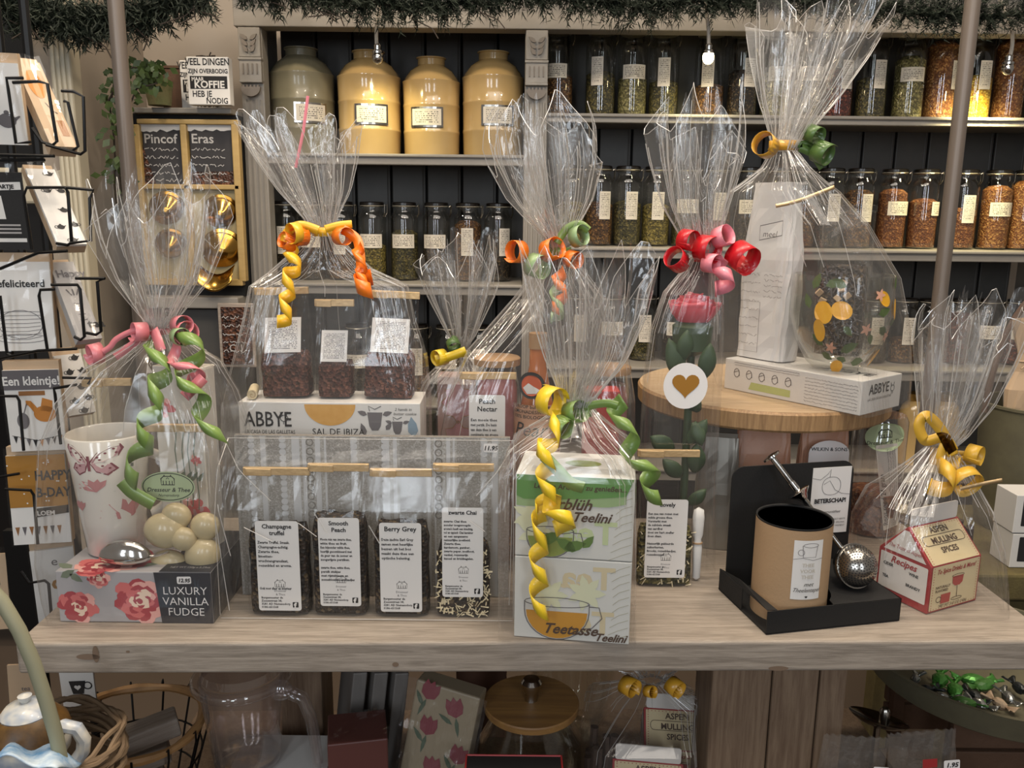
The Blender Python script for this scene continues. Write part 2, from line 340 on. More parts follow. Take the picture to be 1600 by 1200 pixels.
def shelf(x0, x1, pxt, pyt, pyb):
    zt, zb = P(pxt, pyt, YF).z, P(pxt, pyb, YF).z
    MB().box(((x0 + x1) / 2, (YF + YB) / 2, zt - .008), (x1 - x0, YB - YF, .016)).box(((x0 + x1) / 2, YF + .012, (zt + zb) / 2 - .002), (x1 - x0, .03, zt - zb - .006)).box(((x0 + x1) / 2, YF + .004, zt - .006), (x1 - x0, .034, .010)).build('shelf_board', 'shelf_grey', su, bevel=.003)
    return zt
xa, xb_, xc = XL + hw, XM - hw, XM + hw
ZL1 = shelf(xa, xb_, 700, 241, 259); ZL2 = shelf(xa, xb_, 650, 443, 461); ZL3 = shelf(xa, xb_, 650, 632, 650)
ZA = shelf(xc, XR - hw, 1300, 181, 196); ZB = shelf(xc, XR - hw, 1350, 390, 408); ZC = shelf(xc, XR - hw, 1420, 577, 596); ZD = shelf(xc, XR - hw, 1420, 735, 755)
MB().box((XM, (YF + YB) / 2 + .03, ZT / 2), (.02, YB - YF - .07, ZT)).build('partition', 'panel_dark', su)
for x in (XL - .013, XR + .02): MB().box((x, (YF + YB) / 2 + .03, ZT / 2 + .06), (.012, YB - YF - .07, ZT + .12)).build('side_panel', 'shelf_grey', su)
pw = .118
for x0, x1 in ((XL, XM), (XM, XR)):
    n = round((x1 - x0) / pw); wd = (x1 - x0) / n; me = None
    for i in range(n):
        if me is None: o = MB().box((0, 0, 0), (wd - .007, .014, ZT + .16)).box((wd / 2 - .012, -.005, 0), (.006, .008, ZT + .16)).build('back_plank', 'panel_dark', su, bevel=.003); me = o
        else: o = me.copy(); C.objects.link(o)
        o.location = (x0 + wd * (i + .5), YB + .01, ZT / 2)
MB().box(((XL + XR) / 2, YB + .024, ZT / 2), (XR - XL, .012, ZT + .2)).build('back_board', 'black_gap', su)
# ------------------------------------------------------------------ stoneware canisters on the top left shelf
def canister(px, top, wpx, m, lab, lpx):
    Y = YF + .15; x, _ = xz(px, 236, Y); zt = P(px, top, Y).z; s = mpp(P(px, 150, Y)); r = wpx / 2 * s; h = zt - ZL1; rn = r * .47
    t = thing('stoneware_canister', lab, 'canister', (x, Y, ZL1 + .001), group='stoneware canisters on the top shelf')
    pr = [(0, 0), (r * .95, 0), (r * .96, .006)]
    for k in (.245, .515):
        pr += [(r * .975, h * k - .006), (r * .985, h * k - .004), (r * .985, h * k + .002), (r * .97, h * k + .005)]
    pr += [(r * .99, h * .735), (r, h * .745), (r, h * .755), (r * .97, h * .762), (r * .90, h * .80), (r * .78, h * .845), (r * .765, h * .858), (r * .56, h * .905), (rn, h * .925), (rn, h * .985), (rn + .005, h * .99), (rn + .005, h), (rn - .006, h), (rn - .008, h * .93), (0, h * .92)]
    MB().lathe(pr, 40).build('body', m, t, smooth=True, ang=.9)
    w_, h_ = 25 * s, 15 * s; cp = cyl((0, 0, h * .36), r * .97, -pi / 2 + (lpx - px) * s / r)
    f = MB().grid(lambda u, v: cp((u - .5) * 2 * w_, (v - .5) * 2 * h_ + .006, .003), 10, 1); f.uv = None
    f.build('label_holder', 'steel', t, solid=.003)
    MB().grid(lambda u, v: cp((u - .5) * 1.75 * w_, (v - .5) * 1.6 * h_ + .006, .0055), 10, 1).build('paper_label', 'label_print', t)
canister(476, 77, 100, 'stone_olive', 'olive stoneware canister, dull glaze, next to the fluted pilaster', 500)
canister(579, 82, 99, 'stone_yellow', 'yellow stoneware canister right behind the hanging bulb', 590)
canister(675, 92, 90, 'stone_yellow', 'lower and slimmer yellow stoneware canister between two taller ones', 671)
canister(770, 83, 97, 'stone_yellow', 'tall yellow stoneware canister at the end beside the middle pilaster', 779)
# ------------------------------------------------------------------ clip-top jars
TEA = {}
for k, cols in dict(black=[(0, '17110d'), (.5, '2a1d13'), (.85, '5a4a34')], green=[(0, '2c2a18'), (.4, '4a4526'), (.75, '6f653a')], olive=[(0, '4b421f'), (.4, '75682f'), (.8, '9c8b4a')],
                    brown=[(0, '3a2413'), (.4, '5c3c1f'), (.8, '8a6437')], rooibos=[(0, '5f331c'), (.4, '7d4a28'), (.8, '9c6a40')], rust=[(0, '6f4020'), (.4, '8d5a30'), (.8, 'b58550')], wine=[(0, '3c1411'), (.5, '5e211a'), (.85, '8a4a37')],
                    yellow=[(0, 'a87d1d'), (.4, 'd3a92f'), (.8, 'e9ce62')], herb=[(0, '565132'), (.4, '7c7648'), (.8, 'a59c6c')]).items():  # yellow set carries the bulb's light in the herb colour
    speck('tea_' + k, cols, 210); TEA[k] = 'tea_' + k
JR, JH = .0468, .262
pj = thing('clip_top_jar', 'proto', 'jar', (0, 0, 0), group='clip-top jars of loose tea')
MB().lathe([(0, .002), (JR * .9, .002), (JR * .97, .008), (JR, .02), (JR, JH * .76), (JR * .97, JH * .80), (JR * .80, JH * .855), (JR * .74, JH * .875), (JR * .74, JH * .905), (JR * .84, JH * .91), (JR * .84, JH * .925)], 24).build('glass_body', 'jar_glass', pj, smooth=True)
MB().lathe([(JR * .86, JH * .925), (JR * .86, JH * .935), (JR * .84, JH * .94)], 24).build('seal_ring', 'seal_ring', pj)
MB().lathe([(JR * .80, JH * .94), (JR * .87, JH * .945), (JR * .87, JH * .975), (JR * .80, JH * .985), (0, JH * .99)], 24).build('lid', 'jar_lid', pj, smooth=True)
MB().tube([(JR * .89 * math.cos(a), JR * .89 * math.sin(a), JH * .93) for a in [2 * pi * i / 20 for i in range(20)]], .0014, 5, True).tube([(JR * .9, -.012, JH * .93), (JR * 1.05, -.013, JH * .955), (JR * 1.04, -.012, JH * .85), (JR * .93, -.006, JH * .80)], .0014, 5).tube([(JR * .9, .012, JH * .93), (JR * 1.05, .013, JH * .955), (JR * 1.04, .012, JH * .85), (JR * .93, .006, JH * .80)], .0014, 5).build('wire_clip', 'wire_steel', pj)
ORD = 'first second third fourth fifth sixth seventh eighth ninth tenth eleventh twelfth thirteenth fourteenth fifteenth sixteenth seventeenth'.split()
TN = dict(black='black tea', green='dark green tea', olive='olive green leaves', brown='brown tea', rooibos='red-brown rooibos', rust='rust-orange herbs', wine='wine-red fruit tea', yellow='herbs coloured lamplight yellow', herb='grey-green herbs')
used_proto = [False]
def jar(px, z, py, tea, fill, lab, off, label, sx=1.0, sz=1.0, rz=0):
    Y = YF + .122 + R.uniform(0, .02); x = P(px, py, Y).x
    if not used_proto[0]: o = pj; o.location = (x, Y, z); o['label'] = label; used_proto[0] = True; LOC[o.name] = V((x, Y, z)); o.rotation_euler.z = rz
    else:
        o = pj.copy(); C.objects.link(o); o.location = (x, Y, z); o.rotation_euler.z = rz; o['label'] = label
        for ch in PJCH: c = ch.copy(); C.objects.link(c); c.parent = o
    o.scale = (sx, sx, sz)
    fh = fill * JH * .76; n = 20; pr = [(0, .006), (JR * .93, .006), (JR * .95, fh * .95), (JR * .6, fh * 1.02), (0, fh * 1.04)]
    MB().lathe(pr, n, sx=1).build('loose_tea', TEA[tea], o, smooth=True)
    s = mpp(P(px, py, Y)); cp = cyl((0, 0, 0), JR + .001, -pi / 2 - rz)
    if lab == 'w': w_, h_, zc = 38 * s, 21 * s, JH * .50
    elif lab == 't': w_, h_, zc = 19 * s, 42 * s, JH * .50
    else: return o
    ox = off * s / sx
    MB().grid(lambda u, v: cp((u - .5) * w_ / sx + ox, zc + (v - .5) * h_ / sz), 8, 1).build('paper_label', 'label_print' if lab == 'w' else 'label_tall', o)
    return o
PJCH = list(pj.children)
def row(z, py, items, where, **k):
    for i, (px, tea, fill, lab, off) in enumerate(items):
        what = {'w': 'wide label', 't': 'tall label', '': 'no label'}[lab]
        jar(px, z, py, tea, fill, lab, off, f'jar of {TN[tea]}, {what}, {ORD[i]} from {where}', rz=R.uniform(-.25, .25), **k)
row(ZA, 130, [(872, 'brown', .62, 'w', -6), (938, 'green', .66, 't', -8), (988, 'herb', .6, 'w', 0), (1037, 'green', .55, 't', -4), (1108, 'brown', .5, 't', -8), (1160, 'black', .7, 't', 6), (1212, 'herb', .7, 'w', 0), (1262, 'green', .6, 'w', 0), (1310, 'wine', .75, 't', 6), (1362, 'green', .62, 't', 4), (1420, 'herb', .92, 'w', -4), (1469, 'rust', 1.15, 't', 16), (1525, 'yellow', .66, 't', 2), (1577, 'rust', 1.2, 't', 22), (1630, 'brown', .9, '', 0)], 'middle pilaster on top shelf', sx=1.03, sz=1.05)
row(ZB, 320, [(893, 'olive', .7, '', 0), (936, 'brown', .7, 't', 8), (980, 'green', .72, 't', 5), (1025, 'olive', .68, 't', 0), (1072, 'green', .7, 'w', 0), (1120, 'brown', .6, 't', 0), (1168, 'black', .7, 'w', 0), (1215, 'wine', .7, 't', 0), (1254, 'brown', .7, '', 0), (1296, 'black', .8, 't', 0), (1341, 'brown', .93, 't', 7), (1394, 'rooibos', .95, 'w', 4), (1443, 'rooibos', .80, 'w', 22), (1504, 'rooibos', .66, 't', 0), (1556, 'rust', 1.02, 'w', 0), (1601, 'rust', 1.1, '', 0)], 'middle pilaster on second shelf')
row(ZC, 510, [(905, 'black', .7, 't', 0), (955, 'brown', .7, 'w', 0), (1005, 'green', .7, 't', 0), (1056, 'black', .7, 'w', 0), (1365, 'black', .7, 't', -2), (1412, 'brown', .5, 't', 0), (1452, 'black', .8, '', 0), (1496, 'wine', 1.0, '', 0), (1541, 'black', .8, 'w', 0), (1590, 'wine', .6, 'w', 0)], 'middle pilaster on third shelf', sx=.98, sz=.86)
row(ZL2, 370, [(448, 'black', .7, 't', 0), (486, 'black', .8, 'w', 0), (534, 'brown', .7, 't', 0), (582, 'olive', .60, 'w', 0), (632, 'green', .82, 'w', 0), (682, 'black', .55, 'w', -2), (731, 'brown', .98, 't', 0), (778, 'black', .8, 't', 12)], 'outer pilaster, below the canisters')
row(ZL3, 560, [(560, 'black', .8, 'w', 0), (607, 'green', .8, 't', 0), (651, 'brown', .74, 't', 2), (700, 'green', .8, 'w', -4), (749, 'black', .8, 't', 0)], 'outer pilaster, lowest jar row', sz=.98)
# two gold canisters low on the right
for px, l in ((1418, 'gold storage tin on the lowest shelf, nearer the middle'), (1466, 'gold storage tin on the lowest shelf beside the metal post')):
    q = P(px, 735, YF + .1); t = thing('storage_tin', l, 'tin', (q.x, q.y, ZD + .001), group='gold tins on the lowest shelf'); r = .049
    MB().lathe([(0, 0), (r, 0), (r, .02), (r * .97, .025), (r * .97, .13), (r, .135), (r, .15), (r * .97, .155), (r * .97, .18), (r * .8, .205), (r * .5, .22)], 28).build('body', 'stone_yellow', t, smooth=True)
    MB().lathe([(r * .5, .22), (r * .55, .223), (r * .55, .245), (r * .2, .252), (0, .252)], 24).build('lid', 'gold_foil', t, smooth=True)
# ------------------------------------------------------------------ hanging bulbs over the shelves
mat('bulb_on', 'ffe9b0', .3, emit=14); mat('cable', 'b9b0a4', .5)
def lamp(pts, Y, on, power, label):
    p = [P(a, b, Y) for a, b in pts]; e = p[-1]; t = thing('hanging_bulb', label, 'lamp', e, group='bulbs hanging on wires'); top = P(pts[0][0], -60, Y)
    sm = [top] + p; cv = []
    for i in range(len(sm) - 1):
        for k in range(6):
            a = sm[max(i - 1, 0)]; b = sm[i]; c = sm[i + 1]; d = sm[min(i + 2, len(sm) - 1)]; u = k / 6
            cv.append(.5 * ((2 * b) + (c - a) * u + (2 * a - 5 * b + 4 * c - d) * u * u + (3 * b - a - 3 * c + d) * u ** 3))
    cv.append(e + V((0, 0, .018)))
    MB().tube(cv, .0055, 7).build('cable', 'cable', t, W=True, smooth=True)
    MB().lathe([(.005, .03), (.011, .024), (.011, .012), (.016, .008), (.016, .002)], 14).build('socket', 'chrome', t, smooth=True)
    MB().blob((0, 0, -.008), (.017, .017, .02), 14).build('bulb', 'bulb_on' if on else 'chrome', t, smooth=True)
    l = bpy.data.lights.new('bulb_light', 'SPOT'); l.energy = power; l.color = (1, .88, .46); l.spot_size = 1.9; l.spot_blend = .9; l.shadow_soft_size = .02
    o = bpy.data.objects.new('bulb_light', l); C.objects.link(o); o.location = e + V((0, .03, -.045)); o.rotation_euler = (math.radians(38), 0, 0)
lamp([(594, 0), (588, 50), (590, 85)], YF - .125, False, 2.2, 'hanging bulb on a pale wire in front of the stoneware canisters')
lamp([(1102, 0), (1107, 45), (1107, 85)], YF - .125, True, 3, 'small glowing bulb on a wire above the tall flared rose bag')
lamp([(1560, -8), (1577, 30), (1582, 65), (1575, 102)], YF - .125, False, 13, 'round bulb on a curved wire beside the metal post, yellow-lit jars of herbs behind')
# ------------------------------------------------------------------ fir garlands
mat('needles', '101810', .7, col2='1c281a', var=.25, vscale=30); mat('twig', '2a2018', .8)
def garland(name, label, pts, Y, rad, n, seed):
    r = random.Random(seed); t = thing(name, label, 'garland', P(*pts[0], Y)); mb = MB(); q = [P(a, b, Y) for a, b in pts]
    MB().tube(q, .006, 5).build('stem', 'twig', t, W=True)
    L = len(q) - 1
    for i in range(n):
        f = r.random() * L; k = int(f); c = q[k].lerp(q[k + 1], f - k); a = r.uniform(0, 2 * pi); tw = V((r.uniform(-.7, .7), -abs(math.cos(a)) * .9 if r.random() < .75 else math.cos(a), math.sin(a))).normalized()
        ln = rad * r.uniform(.45, 1.1)
        for j in range(13):
            b = c + tw * ln * (j + 1) / 13; d = (tw * .6 + V((r.uniform(-1, 1), r.uniform(-1, 1), r.uniform(-1, 1)))).normalized(); s = d.orthogonal().normalized() * .0022; e = b + d * .024
            mb.add([b - s, b + s, e], [(0, 1, 2)])
        mb.add([c, c + V((0, 0, .002)), c + tw * ln], [(0, 1, 2)])
    mb.build('needle_sprays', 'needles', t, W=True, kind='stuff')
    tw = MB()
    for i in range(8):
        f = r.random() * L; k = int(f); c = q[k].lerp(q[k + 1], f - k) + V((0, -.03, -rad * .5)); d = V((r.uniform(-.1, .1), -.02, -r.uniform(.02, .06)))
        tw.tube([c, c + d * .5 + V((.02, 0, 0)), c + d], .002, 4)
    tw.build('loose_twig', 'twig', t, W=True, kind='stuff')
garland('fir_garland', 'dark fir garland laid along the cornice of the jar cabinet', [(370, -22), (470, -8), (560, 2), (650, 12), (740, 0), (830, -14), (920, 0), (1010, 8), (1100, 0), (1180, -10), (1260, -4), (1340, 8), (1440, 22), (1540, 26), (1660, 18)], YF - .20, .072, 2100, 3)
garland('fir_garland', 'shorter fir garland swagged across the wall corner above the card rack', [(-20, 0), (50, 22), (105, 36), (150, 38), (215, 28), (270, 8), (330, -14)], 2.35, .07, 950, 4)
# ------------------------------------------------------------------ helpers in photo pixels
def pxbox(mb, x0, y0, x1, y1, Y, d):
    a = P((x0 + x1) / 2, y1, Y); b = P((x0 + x1) / 2, y0, Y); s = mpp((a + b) / 2); return mb.box(((a.x + b.x) / 2, Y + d / 2, (a.z + b.z) / 2), ((x1 - x0) * s, d, b.z - a.z))
def face(px, py, Y, o=0): return plane(P(px, py, Y) + V((0, -o, 0)))
def squig(mb, mp, x, y, w_, h_, wd, r):
    n = max(4, int(w_ / h_ * 2.2)); pts = []
    for i in range(n): pts.append((x + w_ * i / (n - 1), y + r.uniform(0, h_)))
    k = 0
    while k < n - 1:
        m = min(n, k + r.randint(4, 8)); 
        if m - k > 1: mb.stroke(mp, pts[k:m], wd)
        k = m + 0
def proj(p):
    d = p - eye; z = d.dot(fw); return 800 + F * d.dot(rt) / z, 600 - F * d.dot(up) / z
# ------------------------------------------------------------------ coffee bean dispenser against the wall
YD = 2.62
mat('yellow_wood', 'c0a268', .45, col2='ab8c54', var=.3, vscale=7, stretch=(1, 1, 6)); mat('chalkboard', '2b2a2d', .7, col2='39373a', var=.3, vscale=9); mat('chalk', 'b9b6b4', .9); mat('cream_panel', 'ab9a70', .5)
speck('coffee_beans', [(0, '2a1810'), (.4, '4a2c1e'), (.8, '6d4632')], 130, .4)
zt = P(300, 168, YD).z
cd = thing('bean_dispenser', 'coffee bean dispenser with two chalk panels, yellow wood frame and brass knobs', 'dispenser', P(300, 465, YD))
hb = MB(); pxbox(hb, 208, 178, 376, 462, YD + .03, .24); hb.build('housing', 'black_card', cd, W=True)
hb = MB(); pxbox(hb, 206, 168, 361, 177, YD - .01, .3); hb.build('top_board', 'shelf_grey', cd, W=True, bevel=.003)
for x0, y0, x1, y1 in ((213, 186, 372, 194), (217, 194, 226, 436), (288, 194, 298, 436), (367, 194, 378, 440), (222, 288, 374, 296), (226, 436, 379, 446)):
    m_ = MB(); pxbox(m_, x0, y0, x1, y1, YD, .03); m_.build('frame_rail', 'yellow_wood', cd, W=True, bevel=.003)
r_ = random.Random(5)
for x0, x1, word in ((225, 288, 'Pincof'), (298, 367, 'Eras')):
    m_ = MB(); pxbox(m_, x0, 194, x1, 289, YD + .015, .01); cbd = m_.build('chalk_panel', 'chalkboard', cd, W=True)
    mp = face(x0, 289, YD + .014); s = mpp(P(x0, 250, YD)); m_ = MB()
    m_.text(word, 20 * s, mp, 5 * s, 64 * s, wx=1.05, bold=.0006)
    for k in range(4): squig(m_, mp, 5 * s, (52 - 12 * k) * s, 52 * s, 5 * s, .0022, r_)
    squig(m_, mp, 20 * s, 5 * s, 40 * s, 6 * s, .0022, r_); m_.build('lettering', 'chalk', cbd, W=True)
    m_ = MB(); mp0 = face(x0, 289, YD + .0145)
    pts = [(0, 93 * s), (0, 82 * s)] + [((x1 - x0) * s * i / 12, (82 + r_.uniform(-2, 3)) * s) for i in range(1, 12)] + [((x1 - x0) * s, 84 * s), ((x1 - x0) * s, 93 * s)]
    m_.shape(mp0, pts); m_.build('glass_strip', 'paper', cbd, W=True)
    m_ = MB(); m_.shape(mp0, [(0, 0), ((x1 - x0) * s, 0), ((x1 - x0) * s, 22 * s), (0, 20 * s)] if x0 > 290 else [(0, 0), (20 * s, 0), (0, 70 * s)]); m_.build('bean_window', 'coffee_beans', cbd, W=True)
    m_ = MB(); pxbox(m_, x0 + 1, 296, x1 + 8, 437, YD + .018, .01); m_.build('lower_panel', 'cream_panel', cd, W=True)
for px, py, rr in ((262, 325, 27), (346, 330, 27), (268, 380, 24), (348, 388, 32)):
    q = P(px, py, YD + .015); s = mpp(q); rr *= s
    MB().lathe([(rr, 0), (rr, .006), (rr * .86, .012), (rr * .84, .02), (rr * .62, .03), (rr * .30, .052), (rr * .2, .056), (0, .058)], 26, q, rotm(pi / 2 + .25, 0, .25)).build('brass_knob', 'brass', cd, W=True, smooth=True)
q = P(343, 428, YD - .01); m_ = MB(); m_.grid(lambda u, v: q + V(((u - .5) * .11, -.02 - .04 * math.sin(v * 1.4), .03 - v * .05 - .03 * math.sin(u * pi))), 10, 6); m_.build('brass_chute', 'brass', cd, W=True, smooth=True, solid=.002)
sc_ = thing('side_counter', 'narrow grey counter carrying the coffee bean dispenser', 'counter', P(300, 480, YD))
hb = MB(); pxbox(hb, 212, 464, 372, 482, YD - .03, .36); hb.build('counter_top', 'shelf_grey', sc_, W=True, bevel=.004)
x0_, x1_ = P(216, 480, YD).x, P(375, 480, YD).x; zc_ = P(300, 482, YD).z
MB().box(((x0_ + x1_) / 2, YD + .17, zc_ / 2), (x1_ - x0_, .3, zc_ - .01)).build('carcass', 'panel_dark', sc_, W=True)
# small chalk sign below the counter
t = thing('chalk_sign', 'small wood framed chalk sign of coffee beans below the dispenser', 'sign', P(368, 572, YD - .06))
m_ = MB(); pxbox(m_, 342, 474, 398, 574, YD - .05, .012); m_.build('frame', 'log_wood', t, W=True, bevel=.003)
m_ = MB(); pxbox(m_, 347, 480, 393, 569, YD - .054, .004); m_.build('bean_picture', 'coffee_beans', t, W=True)
m_ = MB(); mp = face(347, 569, YD - .055); s = mpp(P(360, 520, YD))
for k in range(5): squig(m_, mp, 4 * s, (70 - 13 * k) * s, 36 * s, 5 * s, .0024, r_)
m_.text('C 1', 16 * s, mp, 12 * s, 20 * s); m_.build('lettering', 'chalk', t, W=True)
# ornaments on top of the dispenser
zt = P(300, 167.5, YD).z
def signblock(x0, x1, Y, label):
    q = P((x0 + x1) / 2, 167.5, Y); t = thing('word_block', label, 'sign', (q.x, Y, zt + .001)); s = mpp(q); w_, h_ = (x1 - x0) * s, 71 * s
    MB().box((0, .015, h_ / 2), (w_, .035, h_)).build('block', 'white', t, bevel=.002)
    mp = plane((-w_ / 2, -.0025, 0)); m_ = MB()
    m_.shape(mp, [(w_ * .06, h_ * .33), (w_ * .95, h_ * .34), (w_ * .95, h_ * .60), (w_ * .06, h_ * .60)], .0004); m_.build('black_band', 'ink', t)
    m_ = MB(); m_.text('VEEL DINGEN', h_ * .2, mp, w_ * .5, h_ * .83, 'CENTER', wx=.78, bold=.0005).text('ZIJN OVERBODIG', h_ * .13, mp, w_ * .5, h_ * .66, 'CENTER', wx=.85, bold=.0004)
    m_.text('HEB JE', h_ * .18, mp, w_ * .1, h_ * .17, wx=.85, bold=.0004).text('NODIG', h_ * .17, mp, w_ * .95, h_ * .03, 'RIGHT', wx=.85, bold=.0004); m_.build('lettering', 'ink', t)
    m_ = MB(); m_.text('MAAR', h_ * .11, mp, w_ * .1, h_ * .50, wx=.9, bold=.0004, o=.001).text('KOFFIE', h_ * .21, mp, w_ * .52, h_ * .355, 'CENTER', wx=1.0, bold=.0008, o=.001); m_.build('white_lettering', 'white', t)
    return t
signblock(296, 361, 2.57, 'white wooden block with coffee saying, whole front in view')
signblock(285, 346, 2.66, 'second white wooden word block half hidden behind the first')
q = P(326, 95, 2.6); t = thing('dried_flower', 'small dried brown flower head lying on the white word block', 'dried flower', q)
m_ = MB()
for i in range(9): m_.blob((math.cos(i * .7) * .018, math.sin(i * .7) * .012, .004 + .003 * (i % 3)), (.02, .006, .005), 6, rotm(0, 0, i * .7))
m_.build('petals', 'twig', t, kind='stuff'); MB().tube([(0, 0, 0), (.004, 0, .016), (.008, 0, .024)], .002, 5).build('stem', 'twig', t)
mat('rust_wood', '5b4130', .75, col2='47301f', var=.3, vscale=14, bump=.3); mat('mossy_clay', '77684c', .9, col2='57603a', var=.25, vscale=22, bump=.5)
t = thing('wooden_box', 'small rough brown wooden box behind the mossy flowerpot', 'box', (P(280, 167, 2.72).x, 2.72, zt + .001))
s = mpp(P(280, 140, 2.72)); MB().box((0, 0, 30 * s), (38 * s, .06, 60 * s)).build('body', 'rust_wood', t, bevel=.003); MB().box((-2 * s, 0, 62.5 * s), (42 * s, .066, 4 * s)).build('lid', 'rust_wood', t, bevel=.001)
t = thing('trailing_plant', 'trailing green plant in a mossy clay pot hanging down by the wall', 'plant', (P(250, 167, 2.6).x, 2.6, zt + .001)); s = mpp(P(250, 150, 2.6))
MB().lathe([(0, 0), (17 * s, 0), (21 * s, 30 * s), (22 * s, 36 * s), (19 * s, 36 * s), (18 * s, 28 * s), (0, 27 * s)], 22).build('pot', 'mossy_clay', t, smooth=True)
mat('vine_leaf', '33401f', .45, col2='4d5f2c', var=.2, vscale=25)
m_ = MB(); st = MB(); r_ = random.Random(11)
for k, path in enumerate([[(246, 128), (225, 115), (200, 112), (178, 130), (172, 170), (178, 215), (182, 290)], [(248, 128), (220, 130), (190, 150), (183, 200), (190, 250), (186, 300)], [(244, 126), (228, 108), (208, 105), (190, 118), (168, 160)], [(250, 128), (240, 112), (246, 104), (258, 112)], [(246, 130), (214, 138), (200, 170), (196, 220)]]):
    Yk = 2.5 - .02 * k; q = [P(a, b, Yk) for a, b in path]; st.tube(q, .0025, 4)
    for i in range(len(q) - 1):
        for j in range(11):
            c = q[i].lerp(q[i + 1], r_.random()) + V((r_.uniform(-.03, .03), r_.uniform(-.04, .02), r_.uniform(-.02, .02))); a = r_.uniform(0, 6.3); L = r_.uniform(.018, .034)
            d = V((math.cos(a), r_.uniform(-.5, .2), math.sin(a) - .3)).normalized(); e = d.cross(V((0, 1, .3))).normalized() * L * .32
            m_.add([c, c + d * L * .5 + e, c + d * L, c + d * L * .5 - e], [(0, 1, 2, 3)])
m_.build('foliage', 'vine_leaf', t, W=True, kind='stuff'); st.build('stem', 'twig', t, W=True, kind='stuff')
# ------------------------------------------------------------------ table
FL, FR = PZ(23, 1005, TZ), PZ(1654, 1001, TZ); tx = (FR - FL).normalized(); ty = V((-tx.y, tx.x, 0)); TL = (FR - FL).length; TD, TH = .46, .044
tb = thing('display_table', 'pale grey washed wooden table with a thick plank top', 'table', ((FL + FR) / 2).xy.to_3d())
ta = math.atan2(tx.y, tx.x); tb.rotation_euler.z = ta
MB().box((0, TD / 2, TZ - TH / 2), (TL, TD, TH)).build('table_top', 'table_wood', tb, bevel=.004, seg=3)
kn = MB(); mat('knot', '74604f', .7)
def tl(px, py):
    a = FL.lerp(FR, .5); d = ray(px, py); n = ty; k = (a - eye).dot(n) / d.dot(n); q = eye + d * k - a; return q.dot(tx), q.z
for px, py, rx, ry in ((150, 1022, 5, 14), (138, 1026, 18, 5), (618, 1038, 5, 4), (1216, 1044, 16, 4), (200, 1018, 3, 2)):
    x, z = tl(px, py); s = .00085; m_ = MB(); m_.shape(plane((x, 0, z + TZ)), circ(0, 0, rx * s, ry * s, 16), .0008); m_.build('knot', 'knot', tb)
SZ = .47    # lower shelf
MB().box((0, TD / 2 + .03, SZ - .015), (TL - .12, TD - .1, .03)).build('lower_shelf', 'leg_wood', tb, bevel=.003)
def legboard(px0, px1, yo, d=.09):
    x0, _ = tl(px0, 1060); x1, _ = tl(px1, 1060); k = 1 + yo / 1.01; MB().box(((x0 + x1) / 2 * k, yo + d / 2, (TZ - TH) / 2), ((x1 - x0) * k - .002, d, TZ - TH - .002)).build('leg', 'leg_wood', tb, bevel=.003)
for a_, b_ in ((1117, 1212), (1212, 1286), (1286, 1330)): legboard(a_, b_, .06)
for a_, b_ in ((452, 520),): legboard(a_, b_, .24)
# posts at the rear corners
for (x0, y0, x1, y1), l in (((179, 0, 203, 300), 'slim grey metal post at the table corner by the card rack'), ((1505, 0, 1477, 300), 'slim grey metal post at the table corner in front of the jars')):
    b = T(x1 + (x1 - x0) / 300 * 515, 815); t = thing('metal_post', l, 'post', b, group='metal posts at the table corners'); Y = b.y
    top = P(x0, -60, Y); MB().tube([(0, 0, 0), (0, 0, top.z - b.z + .15)], .0125, 14).build('tube', 'post_metal', t, smooth=True)
    MB().lathe([(.03, 0), (.03, .004), (.014, .006), (.014, .03)], 16).build('foot_flange', 'post_metal', t, smooth=True)
# ------------------------------------------------------------------ card rack
YR = 1.12
rk = thing('card_rack', 'black wire spinner rack holding greeting cards', 'rack', P(50, 990, YR).xy.to_3d())
for px, py, rr in ((56, 200, .007), (14, 200, .006), (-12, 300, .006)):
    q = P(px, py, YR + .17); MB().tube([(q.x, q.y, .02), (q.x, q.y, 1.9)], rr, 8).build('upright', 'black_wire', rk, W=True, smooth=True)
m_ = MB(); pxbox(m_, 14, 830, 56, 1000, YR + .03, .012); m_.build('lower_plate', 'black_wire', rk, W=True)
q = P(20, 900, YR); MB().lathe([(.11, 0), (.11, .015), (.03, .03), (.02, .05)], 24, (q.x - .10, q.y + .17, 0)).build('foot', 'black_wire', rk, W=True, smooth=True)
WIRES = [[(36, 122), (10, 122), (13, 140), (25, 224), (48, 222)], [(20, 129), (60, 127), (74, 131), (89, 221), (82, 227), (66, 222), (50, 200)], [(96, 142), (115, 143), (130, 151), (133, 236), (126, 241), (72, 226)], [(100, 158), (106, 160), (122, 229), (112, 236), (98, 232)],
         [(50, 390), (37, 305), (42, 293), (102, 293), (106, 300), (112, 378), (106, 383), (88, 380)], [(104, 293), (146, 297), (140, 310), (142, 376), (110, 380)], [(80, 445), (121, 445), (125, 452), (132, 526), (126, 531), (116, 526)], [(118, 435), (164, 435), (152, 440), (158, 518), (150, 523), (135, 520)],
         [(85, 452), (63, 453), (61, 462), (74, 546)], [(0, 462), (11, 552), (17, 556)], [(0, 619), (26, 619), (30, 626), (37, 704)], [(120, 601), (84, 607), (86, 616), (95, 694)], [(98, 590), (142, 591), (138, 600)], [(8, 764), (48, 766), (53, 774), (59, 850)],
         [(33, 893), (46, 911), (70, 907), (76, 912), (80, 958)], [(0, 250), (70, 250)], [(0, 420), (60, 395), (105, 392)], [(0, 560), (60, 548), (120, 545)], [(0, 745), (30, 740)], [(0, 242), (85, 244)]]
for i, wr in enumerate(WIRES):
    MB().tube([P(a, b, YR - .012 - .002 * (i % 3)) for a, b in wr], .0021, 6).build('wire_pocket', 'black_wire', rk, W=True, smooth=True)
